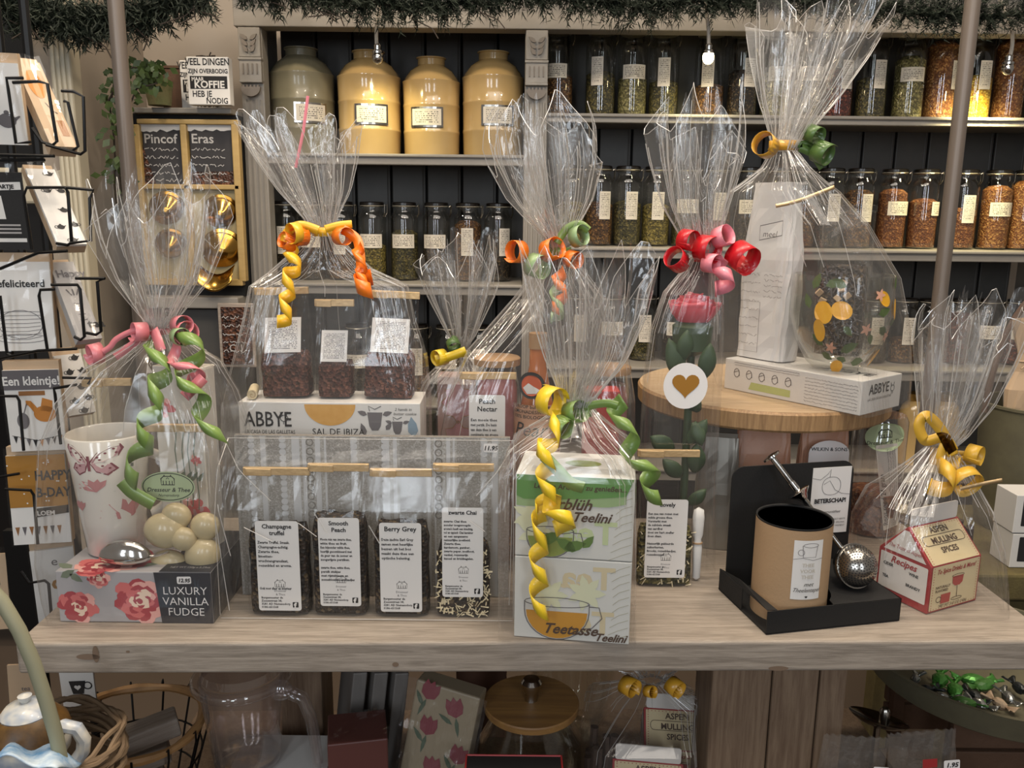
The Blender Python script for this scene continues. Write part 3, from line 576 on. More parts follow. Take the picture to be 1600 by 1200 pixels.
def card(label, BL, BR, TLc, Y, yaw, draw, m='white', thick=.004, back='kraft_pale', lip=.012, group='greeting cards on the rack'):
    bl = P(*BL, Y); r = V((math.cos(yaw), math.sin(yaw), 0)); n = V((math.sin(yaw), -math.cos(yaw), 0)); lo, hi = .01, .4
    for _ in range(30):
        w_ = (lo + hi) / 2
        if proj(bl + r * w_)[0] < BR[0]: lo = w_
        else: hi = w_
    best = None
    for i in range(-6, 40):
        ln = i * .02; u = V((0, 0, 1)) * math.cos(ln) - n * math.sin(ln)
        for j in range(8, 60):
            h_ = j * .005; X, Yp = proj(bl + u * h_); e = (X - TLc[0]) ** 2 + (Yp - TLc[1]) ** 2
            if best is None or e < best[0]: best = (e, h_, u)
    h_, u = best[1], best[2]; mp = plane(bl, r, u); t = thing('greeting_card', label, 'card', bl, group=group)
    MB().prism(lambda x, y, d: mp(x, y, d), [(0, 0), (w_, 0), (w_, h_), (0, h_)], thick).build('card_front', m, t, W=True)
    if back: MB().prism(lambda x, y, d: mp(x, y, d - thick - .0006), [(0, 0), (w_, 0), (w_, h_ + lip), (0, h_ + lip)], .012).build('envelopes', back, t, W=True)
    inks = {}
    draw(mp, w_, h_, lambda k: inks.setdefault(k, MB()))
    for k, mb in inks.items(): mb.build('print' if k != 'ink' else 'lettering', k, t, W=True)
    MB().grid(lambda a, b: mp(-.002 + a * (w_ + .004), -.001 + b * (h_ + lip), .0022 + .0015 * math.sin(a * 9 + b * 4)), 6, 6).build('clear_sleeve', 'film_clear', t, W=True)
    return t
mat('brown_print', '8a5a2a', .6); mat('grey_print', '6a6668', .7); mat('orange_print', 'b8762a', .6); mat('pale_grey', 'a8a4a2', .7)
def pot(mb, mp, x, y, s, fl=1):
    mb.shape(mp, circ(x, y, s, s * .85, 16)); mb.shape(mp, circ(x, y + s * .95, s * .3, s * .25, 8)); mb.shape(mp, [(x + fl * s * .8, y - s * .2), (x + fl * s * 1.5, y + s * .5), (x + fl * s * 1.35, y + s * .6), (x + fl * s * .7, y + s * .3)]); mb.stroke(mp, circ(x - fl * s * 1.1, y, s * .5, s * .5, 12), s * .18, True)
def d_cup(mp, w_, h_, K):
    K('orange_print').shape(mp, circ(w_ * .45, h_ * .72, w_ * .3, h_ * .17)); K('brown_print').shape(mp, [(w_ * .62, h_ * .12), (w_ * .9, h_ * .12), (w_ * .9, h_ * .3), (w_ * .62, h_ * .3)]); K('ink').stroke(mp, [(w_ * .5, h_ * .5), (w_ * .62, h_ * .42), (w_ * .7, h_ * .4), (w_ * .8, h_ * .38)], .0012)
def d_dark(mp, w_, h_, K): pot(K('ink_soft'), mp, w_ * .62, h_ * .3, w_ * .2); pot(K('ink_soft'), mp, w_ * .3, h_ * .72, w_ * .18)
def d_pots(mp, w_, h_, K):
    for x, y, f in ((.72, .93, 1), (.42, .70, 1), (.9, .7, -1), (.7, .44, -1), (.36, .22, 1), (.86, .25, -1), (.6, .05, 1)): pot(K('ink'), mp, w_ * x, h_ * y, w_ * .13, f)
def d_gef(mp, w_, h_, K):
    K('ink').text('Gefeliciteerd', h_ * .115, mp, w_ * .5, h_ * .72, 'CENTER', wx=.95, bold=.0003); k = K('grey_print')
    for i in range(8): k.stroke(mp, [(w_ * .2, h_ * (.15 + .04 * i)), (w_ * .35, h_ * (.13 + .045 * i)), (w_ * .6, h_ * (.13 + .045 * i)), (w_ * .8, h_ * (.16 + .04 * i))], .0007)
    k.stroke(mp, circ(w_ * .5, h_ * .3, w_ * .33, h_ * .16, 18), .0008, True); k.stroke(mp, circ(w_ * .5, h_ * .14, w_ * .38, h_ * .05, 18), .0008, True)
def d_happy(mp, w_, h_, K):
    K('grey_print').text('Happy', h_ * .13, mp, w_ * .1, h_ * .8, wx=.9, bold=.0004); K('ink').text('tea', h_ * .14, mp, w_ * .62, h_ * .14, bold=.0006); k = K('ink_soft')
    for i in range(4): k.stroke(mp, [(w_ * .4, h_ * (.25 + .07 * i)), (w_ * .55, h_ * (.24 + .07 * i)), (w_ * .7, h_ * (.25 + .07 * i))], .0012)
    for a in (-.5, 0, .5): k.stroke(mp, [(w_ * (.52 + .2 * a), h_ * .56), (w_ * (.52 + .5 * a), h_ * .64)], .002)
def d_klein(mp, w_, h_, K):
    K('ink_soft').shape(mp, [(0, h_ * .76), (w_, h_ * .76), (w_, h_), (0, h_)], .0005); K('white').text('Een kleintje!', h_ * .15, mp, w_ * .5, h_ * .82, 'CENTER', wx=.85, bold=.0004, o=.001)
    K('brown_print').shape(mp, [(w_ * .25, h_ * .69), (w_ * .72, h_ * .69), (w_ * .72, h_ * .745), (w_ * .25, h_ * .745)]); k = K('orange_print')
    k.shape(mp, circ(w_ * .68, h_ * .46, w_ * .2, h_ * .1)); k.stroke(mp, [(w_ * .55, h_ * .48), (w_ * .48, h_ * .55), (w_ * .42, h_ * .60), (w_ * .36, h_ * .60)], .007); k.shape(mp, [(w_ * .6, h_ * .5), (w_ * .66, h_ * .66), (w_ * .84, h_ * .62), (w_ * .82, h_ * .48)])
    g = K('grey_print'); g.shape(mp, circ(w_ * .28, h_ * .38, w_ * .11, h_ * .1)); g.stroke(mp, [(w_ * .3, h_ * .46), (w_ * .37, h_ * .59)], .0015); K('ink').stroke(mp, [(w_ * .05, h_ * .2), (w_ * .5, h_ * .13), (w_ * .95, h_ * .19)], .0008)
    for i in range(8): (K('ink') if i % 3 == 0 else k if i % 3 == 1 else g).shape(mp, [(w_ * (.07 + .115 * i), h_ * (.19 - .05 * math.sin(i / 7 * pi))), (w_ * (.15 + .115 * i), h_ * (.19 - .05 * math.sin(i / 7 * pi))), (w_ * (.11 + .115 * i), h_ * (.10 - .05 * math.sin(i / 7 * pi)))])
def d_bday(mp, w_, h_, K):
    K('gold_print').shape(mp, [(0, h_ * .42), (w_, h_ * .42), (w_, h_), (0, h_)], .0004); K('ink').text('HAPPY', h_ * .15, mp, w_ * .46, h_ * .72, wx=.8, o=.001, bold=.0004).text('B-DAY', h_ * .15, mp, w_ * .46, h_ * .53, wx=.8, o=.001, bold=.0004)
    K('ink').shape(mp, [(w_ * .4, h_ * .3), (w_, h_ * .34), (w_, h_ * .43), (w_ * .4, h_ * .40)], .0008); K('white').text('LOEM', h_ * .07, mp, w_ * .45, h_ * .325, o=.0014, bold=.0003)
    rr = random.Random(3)
    for i in range(16): K('white').shape(mp, circ(w_ * rr.random(), h_ * rr.uniform(.45, .98), .0012, None, 6), .0008)
    for i in range(7): K('ink_soft' if i % 2 else 'brown_print').shape(mp, [(w_ * (.05 + .12 * i), h_ * .2), (w_ * (.13 + .12 * i), h_ * .2), (w_ * (.09 + .12 * i), h_ * .1)])
def d_black(mp, w_, h_, K):
    K('white').shape(mp, [(w_ * .1, h_ * .76), (w_ * .96, h_ * .78), (w_ * .96, h_ * .88), (w_ * .1, h_ * .86)]).shape(mp, [(w_ * .1, h_ * .4), (w_ * .55, h_ * .4), (w_ * .5, h_ * .7), (w_ * .1, h_ * .7)]); K('ink').text('KAARTJE', h_ * .07, mp, w_ * .3, h_ * .795, o=.001, bold=.0003)
    for i in range(3): K('pale_grey').shape(mp, [(w_ * .1, h_ * (.31 - .05 * i)), (w_ * .85, h_ * (.31 - .05 * i)), (w_ * .85, h_ * (.333 - .05 * i)), (w_ * .1, h_ * (.333 - .05 * i))])
    K('white').shape(mp, [(w_ * .1, h_ * .1), (w_ * .95, h_ * .1), (w_ * .95, h_ * .15), (w_ * .1, h_ * .15)])
def d_mug(mp, w_, h_, K):
    k = K('ink'); k.shape(mp, [(w_ * .25, h_ * .75), (w_ * .75, h_ * .75), (w_ * .66, h_ * .4), (w_ * .34, h_ * .4)]); k.stroke(mp, circ(w_ * .8, h_ * .62, w_ * .12, None, 12), .002, True); k.shape(mp, circ(w_ * .5, h_ * .34, w_ * .34, h_ * .05)); K('white').shape(mp, heart(w_ * .5, h_ * .58, w_ * .1), .001)
def d_di(mp, w_, h_, K):
    K('ink_soft').text('e', h_ * .15, mp, w_ * .45, h_ * .8); K('gold_print').text('di', h_ * .26, mp, w_ * .4, h_ * .5, bold=.0008); rr = random.Random(2)
    for i in range(40): K('ink_soft').shape(mp, circ(w_ * rr.random(), h_ * .22 * rr.random(), .0014, None, 6))
def d_none(mp, w_, h_, K): K('ink_soft').text('tea', h_ * .1, mp, w_ * .5, h_ * .6, 'CENTER')
card('card with dark teapots on the top tier, cut by the picture edge', (-28, 225), (44, 222), (-50, 95), YR, .25, d_dark)
card('speckled kraft card with an orange cup on the top tier', (80, 228), (122, 225), (14, 96), YR - .01, .80, d_cup, 'kraft_pale')
card('black card with white band and sunburst on the second tier', (-22, 390), (48, 386), (-40, 268), YR, .2, d_black, 'black_card', back=None)
card('white card dotted with black teapots on the second tier', (90, 382), (136, 378), (37, 262), YR - .01, .80, d_pots)
card('square white card lettered Gefeliciteerd over a cup drawing', (-16, 549), (88, 546), (-30, 412), YR, .2, d_gef)
card('grey happy tea card turned sideways on the third tier', (122, 532), (160, 520), (78, 410), YR - .01, .85, d_happy, 'pale_grey', thick=.012)
card('birth card with orange stork and dark title band', (18, 706), (104, 700), (2, 578), YR, .2, d_klein)
card('card dotted with teapots behind the stork card, mostly hidden', (108, 650), (150, 640), (84, 556), YR + .045, .85, d_pots)
card('brown birthday card with gold top in the fifth tier', (22, 852), (112, 845), (8, 712), YR, .2, d_bday)
card('white card with gold letters behind the fudge box', (62, 985), (128, 965), (36, 862), YR + .02, .4, d_di)
card('small card with a black cup and heart under the table edge', (100, 1108), (152, 1102), (92, 1050), YR + .05, .1, d_mug, back=None)
card('kraft card low on the rack below the table edge', (18, 1140), (72, 1130), (10, 1040), YR + .05, .1, d_none, 'kraft_pale', back=None)
card('pale card at the picture edge on the sixth tier', (-20, 985), (18, 980), (-30, 868), YR + .02, .2, d_none, 'kraft_pale', back=None)
# ------------------------------------------------------------------ cellophane bags and curled ribbon
def sgn(a): return -1 if a < 0 else 1
def bag(label, Yr, Yc, rows, neck, seed, jag=.3, zmin=None, rot=0, nu=96, inner=2, m='film', name='cellophane_bag', group='cellophane gift bags', folds=15):
    r = random.Random(seed); rw = []
    for py, xl, xr, dep, sq in rows:
        c = P((xl + xr) / 2, py, Yr); rw.append((c.x, max(c.z, zmin or TZ + .0014), (xr - xl) / 2 * mpp(c), dep, sq))
    t = thing(name, label, 'bag', (rw[0][0], Yc, rw[0][1]), group=group)
    def at(k):
        i = min(int(k), len(rw) - 2); f = k - i; return [a + (b - a) * f for a, b in zip(rw[i], rw[i + 1])]
    def prof(K, f):
        """values at K uneven fold lines round the bag, straight in between"""
        an = sorted(((i + r.uniform(-.33, .33)) / K) % 1 for i in range(K)); va = [f(i) for i in range(K)]; out = []
        for i in range(nu):
            u = i / nu; j = next((q for q in range(K) if an[q] > u), K); a0, v0 = (an[j - 1], va[j - 1]) if j else (an[-1] - 1, va[-1]); a1, v1 = (an[j], va[j]) if j < K else (an[0] + 1, va[0])
            out.append(v0 + (v1 - v0) * (u - a0) / max(a1 - a0, 1e-6))
        return out
    cr_, sr_ = math.cos(rot), math.sin(rot); alt = lambda i: (1 if i % 2 else -1) * r.uniform(.3, 1)
    pl = prof(36, alt); big = prof(folds, alt)
    def ring(ks, fold, amp, sc_=1.):
        out = []
        for i in range(nu):
            x, z, hw_, dep, sq = at(ks[i] if isinstance(ks, list) else ks); a = 2 * pi * i / nu; e = 1 - .84 * sq; cx, sy = math.cos(a), math.sin(a); q = (1 + amp * fold[i]) * sc_
            dx, dy = sgn(cx) * abs(cx) ** e * hw_ * q, sgn(sy) * abs(sy) ** e * dep * q; out.append(V((x + dx * cr_ - dy * sr_, Yc + dx * sr_ + dy * cr_, z)))
        return out
    mb = MB(); mb.uv = []; cr = MB(); nb = neck * 4
    body = [ring(j / nb * neck, pl, .004 + .07 * (j / nb) ** 3 + .16 * (j / nb) ** 10) for j in range(nb + 1)]
    top = len(rw) - 1 - neck; fl_n = 3 * top
    def flare(sc_, fold, first=False):
        lim = prof(folds, lambda i: (1 - .22 * r.random() + (.12 if r.random() < .25 else 0)) if i % 2 else 1 - jag * r.uniform(.5, 1.25)); L = []
        for j in range(fl_n + 1):
            v = j / fl_n
            if j == 0: L.append(body[-1] if first else ring(neck, pl, .1, .7)); continue
            L.append(ring([min(neck + v * top * lim[i], len(rw) - 1) for i in range(nu)], [pl[i] * (1 - v) ** 5 + fold[i] * min(1, v * 2.2) for i in range(nu)], .12 + .20 * v, sc_ if v > .3 else 1 - (1 - sc_) * v / .3))
        return L
    def emit(L, v0, v1, skip=0):
        n = len(mb.v); mb.v += [p for q in L for p in q]; mb.uv += [(i / nu, v0 + (v1 - v0) * j / len(L)) for j in range(len(L)) for i in range(nu)]
        for j in range(len(L) - 1):
            for i in range(nu):
                if skip and j > len(L) * .3 and int(i / nu * folds + seed) % skip == 0: continue
                mb.f.append((n + j * nu + i, n + j * nu + (i + 1) % nu, n + (j + 1) * nu + (i + 1) % nu, n + (j + 1) * nu + i))
    fs = [flare(1, big, True)] + [flare(.74 - .26 * k, prof(folds, alt)) for k in range(inner)]
    emit(body + fs[0][1:], 0, 1)
    for k in range(inner): emit(fs[1 + k], .5, 1, 4)
    for i in range(nu):
        if abs(2 * pl[i] - pl[i - 1] - pl[(i + 1) % nu]) > .35 and r.random() < .75:
            j0 = int(nb * r.uniform(.35, .85)); cr.tube([body[j][i] for j in range(j0, nb + 1)], .0004, 3)
    for q, L in enumerate(fs):
        for i in range(nu):
            f = big if q == 0 else L
            if (q == 0 and abs(2 * big[i] - big[i - 1] - big[(i + 1) % nu]) > .10) or r.random() < .02: cr.tube([L[j][i] for j in range(1, fl_n + 1 - int(r.random() * fl_n * .3))], r.uniform(.0004, .0009), 3)
            if r.random() < .45: cr.tube([L[j][i] for j in range(0, 1 + int(fl_n * r.uniform(.10, .32)))], r.uniform(.0004, .0007), 3) if fl_n > 3 else None
        for _ in range(9):
            i = r.randrange(nu); j = r.randrange(int(fl_n * .25), fl_n); dj = r.choice((-1, 1)); di = r.choice((-2, -1, 1, 2)); pt = []
            for k in range(r.randint(3, 7)):
                if 0 < j <= fl_n: pt.append(L[j][i % nu])
                i += di; j += dj if k % 2 else 0
            if len(pt) > 2: cr.tube(pt, r.uniform(.0003, .0006), 3)
        if q == 0: cr.tube(L[-1], .0005, 3, True)
    mb.build('film', m, t, W=True); cr.build('crease_glint', 'crease_glint', t, W=True, kind='stuff')
    return t
def frame_at(pts):
    """dense centre line and frames for a ribbon path"""
    out = []; n = len(pts)
    for i in range(n - 1):
        a = pts[max(i - 1, 0)]; b = pts[i]; c = pts[i + 1]; d = pts[min(i + 2, n - 1)]
        for k in range(12):
            u = k / 12; out.append(.5 * ((2 * b) + (c - a) * u + (2 * a - 5 * b + 4 * c - d) * u * u + (3 * b - a - 3 * c + d) * u ** 3))
    return out + [pts[-1]]
def curl(par, m, path, rad, turns, wd, name='ribbon_curl', ph=0., dy=0., th=.0004):
    """ribbon wound round a path of (px, py, Y): rad and wd in photo pixels"""
    pts = frame_at([P(a, b, Y - dy) for a, b, Y in path]); n = len(pts); s = mpp(pts[0])
    if name == 'ribbon_loop':
        c = (pts[0] + pts[-1]) / 2; d = (pts[-1] - pts[0]).normalized(); ax = (d * .75 + V((0, -.75, .15))).normalized(); c.y -= rad * s * .3; pts = [c - ax * wd * s * .16, c, c + ax * wd * s * .16]; n = 3; turns = 1.25; rad *= 1.15; wd *= .95; ph = (path[0][0] * .37 + path[0][1] * .11) % 6.28
    else: turns *= .82; wd *= 1.08
    rad *= s; wd *= s; tot = max(int(turns * 18), 6); L = []
    for j in range(tot + 1):
        f = j / tot * (n - 1); i = min(int(f), n - 2); c = pts[i].lerp(pts[i + 1], f - i); d = (pts[min(i + 2, n - 1)] - pts[max(i - 1, 0)]).normalized()
        e1 = d.cross(V((0, 1, 0))); e1 = e1.normalized() if e1.length > .05 else V((1, 0, 0)); e2 = e1.cross(d); a = ph + 2 * pi * turns * j / tot
        q = c + (e1 * math.cos(a) + e2 * math.sin(a)) * rad; wv = (d * .97 + e1 * (.2 if name != 'ribbon_loop' else 0)).normalized() * wd / 2
        L.append((q - wv, q + wv))
    k = len(L); mb = MB().add([p for q in L for p in q], [(2 * i, 2 * i + 1, 2 * i + 3, 2 * i + 2) for i in range(k - 1)])
    return mb.build(name, m, par, W=True, smooth=True, ang=2, solid=th)
def tail(par, m, path, wd, name='ribbon_tail', twist=0., dirx=(0, 0)):
    """flat ribbon along a path of (px, py, Y)"""
    pts = frame_at([P(*p) for p in path]); s = mpp(pts[0]) * wd / 2; L = []; n = len(pts)
    for i, c in enumerate(pts):
        d = (pts[min(i + 1, n - 1)] - pts[max(i - 1, 0)]).normalized(); e = d.cross(V((0, 1, 0))); e = e.normalized() if e.length > .05 else V((1, 0, 0)); f = e.cross(d); a = twist * i / n
        L.append((c - (e * math.cos(a) + f * math.sin(a)) * s, c + (e * math.cos(a) + f * math.sin(a)) * s))
    return MB().add([p for q in L for p in q], [(2 * i, 2 * i + 1, 2 * i + 3, 2 * i + 2) for i in range(n - 1)]).build(name, m, par, W=True, smooth=True, ang=2, solid=.0004)
def band(par, m, px, py, Y, w_, h_, dep=.012):
    c = P(px, py, Y); s = mpp(c); mb = MB(); n = 24; w_ *= s / 2; h_ *= s / 2
    mb.add([c + V((math.cos(2 * pi * i / n) * w_, math.sin(2 * pi * i / n) * dep, z)) for z in (-h_, h_) for i in range(n)], [(i, (i + 1) % n, n + (i + 1) % n, n + i) for i in range(n)])
    return mb.build('ribbon_band', m, par, W=True, smooth=True, ang=2, solid=.0006)
# ------------------------------------------------------------------ tea bags and cartons
def house(mb, mp, x, y, s, k=.10):
    """outline of the little shop house printed on the labels"""
    mb.stroke(mp, [(x - s, y + s * .35), (x - s, y - s * .6), (x + s, y - s * .6), (x + s, y + s * .35)], s * k); mb.stroke(mp, [(x - s * 1.08, y + s * .3), (x - s * .6, y + s * .75), (x + s * .6, y + s * .75), (x + s * 1.08, y + s * .3)], s * k)
    for q in (-.68, -.25, .25, .68): mb.stroke(mp, [(x + q * s, y - s * .6), (x + q * s, y + s * .05)], s * .12)
    for q in (-.5, .5): mb.stroke(mp, [(x + q * s, y + s * .7), (x + q * s, y + s)], s * .14)
    mb.stroke(mp, [(x - .22 * s, y + s * .3), (x, y + s * .55), (x + .22 * s, y + s * .3)], s * .1)
def tea_label(par, mp, x0, y0, x1, y1, title, lines, lsz=.0046, tsz=.0085, foot=True, icon=.3, tl=1.0):
    w_, h_ = x1 - x0, y1 - y0
    lb = MB().shape(mp, rrect(x0, y0, x1, y1, .004), .0005).build('label', 'paper', par); m_ = MB(); y = y1 - tsz * 1.25
    for l in title: m_.text(l, tsz, mp, (x0 + x1) / 2, y, 'CENTER', bold=.00022, o=.0009); y -= tsz * 1.12
    y -= tsz * .35 * tl
    for l in lines: m_.text(l, lsz, mp, x0 + .0025, y, bold=.00014, o=.0009, res=1, wx=min(1., (w_ - .005) / max(len(l) * lsz * .52, .001))); y -= lsz * 1.22
    if foot:
        for i, l in enumerate(('Burgemeester de', 'Zeeuwstraat 38,', '3281 AD Numansdorp', '0186-651568')): m_.text(l, lsz * .78, mp, x0 + .004, y0 + .004 + (3 - i) * lsz * .85, bold=.0001, o=.0009, res=1)
    m_.build('lettering', 'ink', lb); m_ = MB(); house(m_, mp, x0 + w_ * .52, y0 + h_ * icon, w_ * .12); m_.text('Dresseur', lsz * .8, mp, x0 + w_ * .52, y0 + h_ * icon - w_ * .19, 'CENTER', o=.0009, res=1).text('& Thee', lsz * .8, mp, x0 + w_ * .52, y0 + h_ * icon - w_ * .28, 'CENTER', o=.0009, res=1); m_.build('house_logo', 'ink_soft', lb, kind='stuff')
    if foot:
        m_ = MB().shape(mp, rrect(x1 - .012, y0 + .005, x1 - .004, y0 + .013, .001), .0009); m_.build('social_icon', 'ink', lb); MB().text('f', .011, mp, x1 - .0085, y0 + .0045, 'CENTER', bold=.0005, o=.0013).build('icon_letter', 'paper', lb)
    return lb
def tea_bag(label, loc, rz, w_, d_, h_, fill, tea, tie='gold_tie', chips=None, seed=1, name='tea_bag', group=None, film='film_clear', lean=0, tilt=0):
    """block-bottom clear bag: filled below, flat and closed by a metal strip above; front is -y, base centre at the origin"""
    r = random.Random(seed); t = thing(name, label, 'tea bag', loc, group=group, rot=(lean, tilt, rz)); zf = h_ * fill
    g = MB(); nx, nz = 14, 12; n_ = 40
    def sup(a, e=.32): c, s = math.cos(a), math.sin(a); return sgn(c) * abs(c) ** e, sgn(s) * abs(s) ** e
    rings = []
    for j in range(nz + 1):
        v = j / nz; k = .975 + .012 * math.sin(v * 9) - (.10 * max(0, v - .85) / .15)
        rings.append([V(((w_ / 2 - .003) * k * x + r.uniform(-1, 1) * .0007, (d_ / 2 - .003) * k * y + r.uniform(-1, 1) * .0007, .003 + (zf - .003) * v + (r.uniform(-.004, .004) if j == nz else 0))) for x, y in (sup(2 * pi * i / n_) for i in range(n_))])
    g.v = [p for q in rings for p in q] + [V((0, 0, zf + .004))]; g.f = [(j * n_ + i, j * n_ + (i + 1) % n_, (j + 1) * n_ + (i + 1) % n_, (j + 1) * n_ + i) for j in range(nz) for i in range(n_)] + [tuple(reversed(range(n_)))] + [(nz * n_ + i, nz * n_ + (i + 1) % n_, len(g.v) - 1) for i in range(n_)]
    g.build('loose_tea', tea, t, smooth=True, ang=1.2)
    if chips:
        m_ = MB(); col, num = chips
        for _ in range(num):
            x = r.uniform(-.46, .46) * w_; z = r.uniform(.03, .97) * zf; a = r.uniform(0, pi); l = r.uniform(.002, .006); b = r.uniform(.0004, .0011); c, s = math.cos(a), math.sin(a); y = -d_ / 2 + .0015
            m_.add([V((x - c * l + s * b, y, z - s * l - c * b)), V((x + c * l + s * b, y - .0006, z + s * l - c * b)), V((x + c * l - s * b, y, z + s * l + c * b)), V((x - c * l - s * b, y - .0006, z - s * l + c * b))], [(0, 1, 2, 3)])
        m_.build('herb_pieces', col, t, kind='stuff')
    f = MB(); R_ = []; zt = h_ - .006
    for j in range(17):
        v = j / 16; z = v * zt; k = 1 if z < zf else max(0, 1 - (z - zf) / (zt - zf)) ** .8
        R_.append([V((w_ / 2 * (1 if v < 1 else 1) * x + r.uniform(-1, 1) * .0006, max(.0016, d_ / 2 * k) * y + r.uniform(-1, 1) * (.0002 if z < zf else .0008 * min(1, k + .2)), z)) for x, y in (sup(2 * pi * i / n_) for i in range(n_))])
    f.v = [p for q in R_ for p in q]; f.f = [x for j in range(16) for i in range(n_) for x in ((j * n_ + i, j * n_ + (i + 1) % n_, (j + 1) * n_ + (i + 1) % n_), (j * n_ + i, (j + 1) * n_ + (i + 1) % n_, (j + 1) * n_ + i))]
    f.build('film', film, t)
    m_ = MB().box((0, 0, h_ - .003), (w_ + .003, .0062, .0105)); m_.box((-w_ * .28, -.0035, h_ - .004), (w_ * .4, .0015, .010), rotm(0, .02, 0)); m_.build('tin_tie', tie, t, bevel=.0015)
    return t
def carton(name, label, cat, loc, w_, d_, h_, rz, m, group=None, bevel=.0012, part='carton'):
    t = thing(name, label, cat, loc, rz, group); b = MB().box((w_ / 2, d_ / 2, h_ / 2), (w_, d_, h_)).build(part, m, t, bevel=bevel)
    return t, plane((0, 0, 0)), plane((w_, 0, 0), (0, 1, 0)), plane((0, d_, 0), (0, -1, 0)), plane((0, 0, h_), (1, 0, 0), (0, 1, 0)), b
def bloom(cols, mp, x, y, s, r, n=46):
    """a painted rose: layered irregular petals; cols = MBs from outer to inner"""
    for k in range(n):
        f = 1 - k / n; a = k * 2.4 + r.uniform(-.3, .3); d = s * .74 * f; q = s * (.31 * f + .10); mb = cols[min(len(cols) - 1, int(r.random() * len(cols) * .6 + (1 - f) * len(cols) * .5))]
        pts = [(x + d * math.cos(a) + q * math.cos(t) * r.uniform(.75, 1.1), y + d * math.sin(a) + q * .85 * math.sin(t) * r.uniform(.75, 1.1)) for t in [2 * pi * i / 9 for i in range(9)]]
        mb.shape(mp, pts, .0004 + .000012 * k)
mat('rose_deep', 'a83c44', .55); mat('rose_mid', 'cf6a68', .55); mat('rose_pale', 'e6aaa0', .55); mat('rose_cream', 'ecd0b8', .55); mat('leaf_print', '6f7a66', .6); mat('leaf_dark', '4a5a48', .6); mat('navy_card', '1f212b', .45); mat('grey_card', 'a9a6a8', .5)
mat('sticker_white', 'e4e0de', .5); mat('choc', 'cdbd97', .3, coat=.3, col2='c2b088', var=.3, vscale=40); mat('tulip_pink', 'c08482', .55); mat('sage_label', 'a9b790', .5); mat('butterfly_red', '8a4650', .55); mat('butterfly_pink', 'c79a9b', .55); mat('ceramic', 'ddd6cb', .15, coat=.5); mat('stem_grey', '7d8070', .6)
def price(par, mp, x, y, txt, a=0, w_=.028, h_=.015, o=.0008):
    s_ = MB().shape(mp, rot2(rrect(-w_ / 2, -h_ / 2, w_ / 2, h_ / 2, .002), a, x, y), o).build('price_sticker', 'sticker_white', par)
    MB().text(txt, h_ * .7, lambda X, Y, D: mp(x + X, y + Y, D + o), 0, -h_ * .25, 'CENTER', bold=.0003, shear=.2).build('lettering', 'ink', s_)
# ================================================================== gift 1: mug, fudge, chocolates
B = T(94, 971); s = mpp(B); w1, h1, d1 = 240 * s, 84 * s, .15
t, fr, rg, lf, tp, bx = carton('fudge_box', 'flat fudge box with painted roses and navy end at the table end', 'box', B, w1, d1, h1, 0, 'grey_card')
cols = [MB(), MB(), MB(), MB()]; r_ = random.Random(21)
for mp, x, y, q in ((fr, 30 * s, 26 * s, 30 * s), (fr, 128 * s, 36 * s, 40 * s), (fr, 66 * s, 74 * s, 18 * s), (tp, 62 * s, .018, .036), (tp, 96 * s, .04, .036), (tp, 50 * s, .085, .034)): bloom(cols, mp, x, y, q, r_)
for c_, k in zip(cols, ('rose_pale', 'rose_mid', 'rose_deep', 'rose_cream')): c_.build('rose_print', k, t, kind='stuff')
m_ = MB()
for mp, x, y, l, a in ((fr, 8 * s, 74 * s, 26 * s, .5), (fr, 22 * s, 80 * s, 24 * s, -.6), (fr, 96 * s, 62 * s, 30 * s, -.8), (fr, 104 * s, 40 * s, 18 * s, -1.2), (tp, 20 * s, .01, .03, 2.6), (tp, 116 * s, .02, .03, .3)): m_.shape(mp, leaf2(x, y, l, l * .45, a), .0003)
m_.build('leaf_print', 'leaf_print', t, kind='stuff')
nv = MB().shape(fr, [(146 * s + 14 * s, 0), (w1, 0), (w1, h1), (152 * s, h1)], .0009).shape(rg, [(0, 0), (d1, 0), (d1, h1), (0, h1)], .0005).shape(tp, [(160 * s, 0), (w1, 0), (w1, d1), (170 * s, d1)], .0009).build('navy_panel', 'navy_card', t, kind='stuff')
m_ = MB()
for i, l in enumerate(('LUXURY', 'VANILLA', 'FUDGE')): m_.text(l, 18.5 * s, fr, 199 * s, (48 - 17.5 * i) * s, 'CENTER', o=.0014, bold=-.0001, wx=.98)
m_.build('lettering', 'sticker_white', t); m_ = MB().text('NET WT 150g e 5.29oz', 8 * s, tp, 172 * s, .012, o=.0013, wx=.8); m_.build('small_lettering', 'pale_grey', t); price(t, fr, 199 * s, 72 * s, '12.95', .02, 22 * s, 12 * s, .0016)
# mug
zm = TZ + h1 + .0015; Ym = B.y + .078; cT = P(167, 674, Ym); sm = mpp(cT); rT, hM = 61 * sm, cT.z - zm
mug = thing('butterfly_mug', 'white porcelain mug painted with pink butterfly and tulips on fudge box', 'mug', (cT.x, Ym, zm)); rB = rT * .70
MB().lathe([(rB * .9, 0), (rB, .003), (rB + (rT - rB) * .3, hM * .3), (rB + (rT - rB) * .65, hM * .65), (rT, hM - .002), (rT - .002, hM), (rT - .004, hM - .002), (rB, .03), (0, .028)], 48).build('body', 'ceramic', mug, smooth=True, ang=1.2)
MB().tube([((rT * .88 + rT * .62 * math.sin(a)) * .84, (rT * .88 + rT * .62 * math.sin(a)) * .54, hM * .52 + hM * .26 * math.cos(a)) for a in [pi * i / 12 for i in range(13)]], .0075, 10).build('handle', 'ceramic', mug, smooth=True)
cp = cyl((0, 0, 0), rB, -pi / 2, (rT - rB) / hM); q = lambda px, py: ((px - 163) * sm * 1.02, (py - 0))
def mz(py): return P(167, py, Ym - rT * .9).z - zm
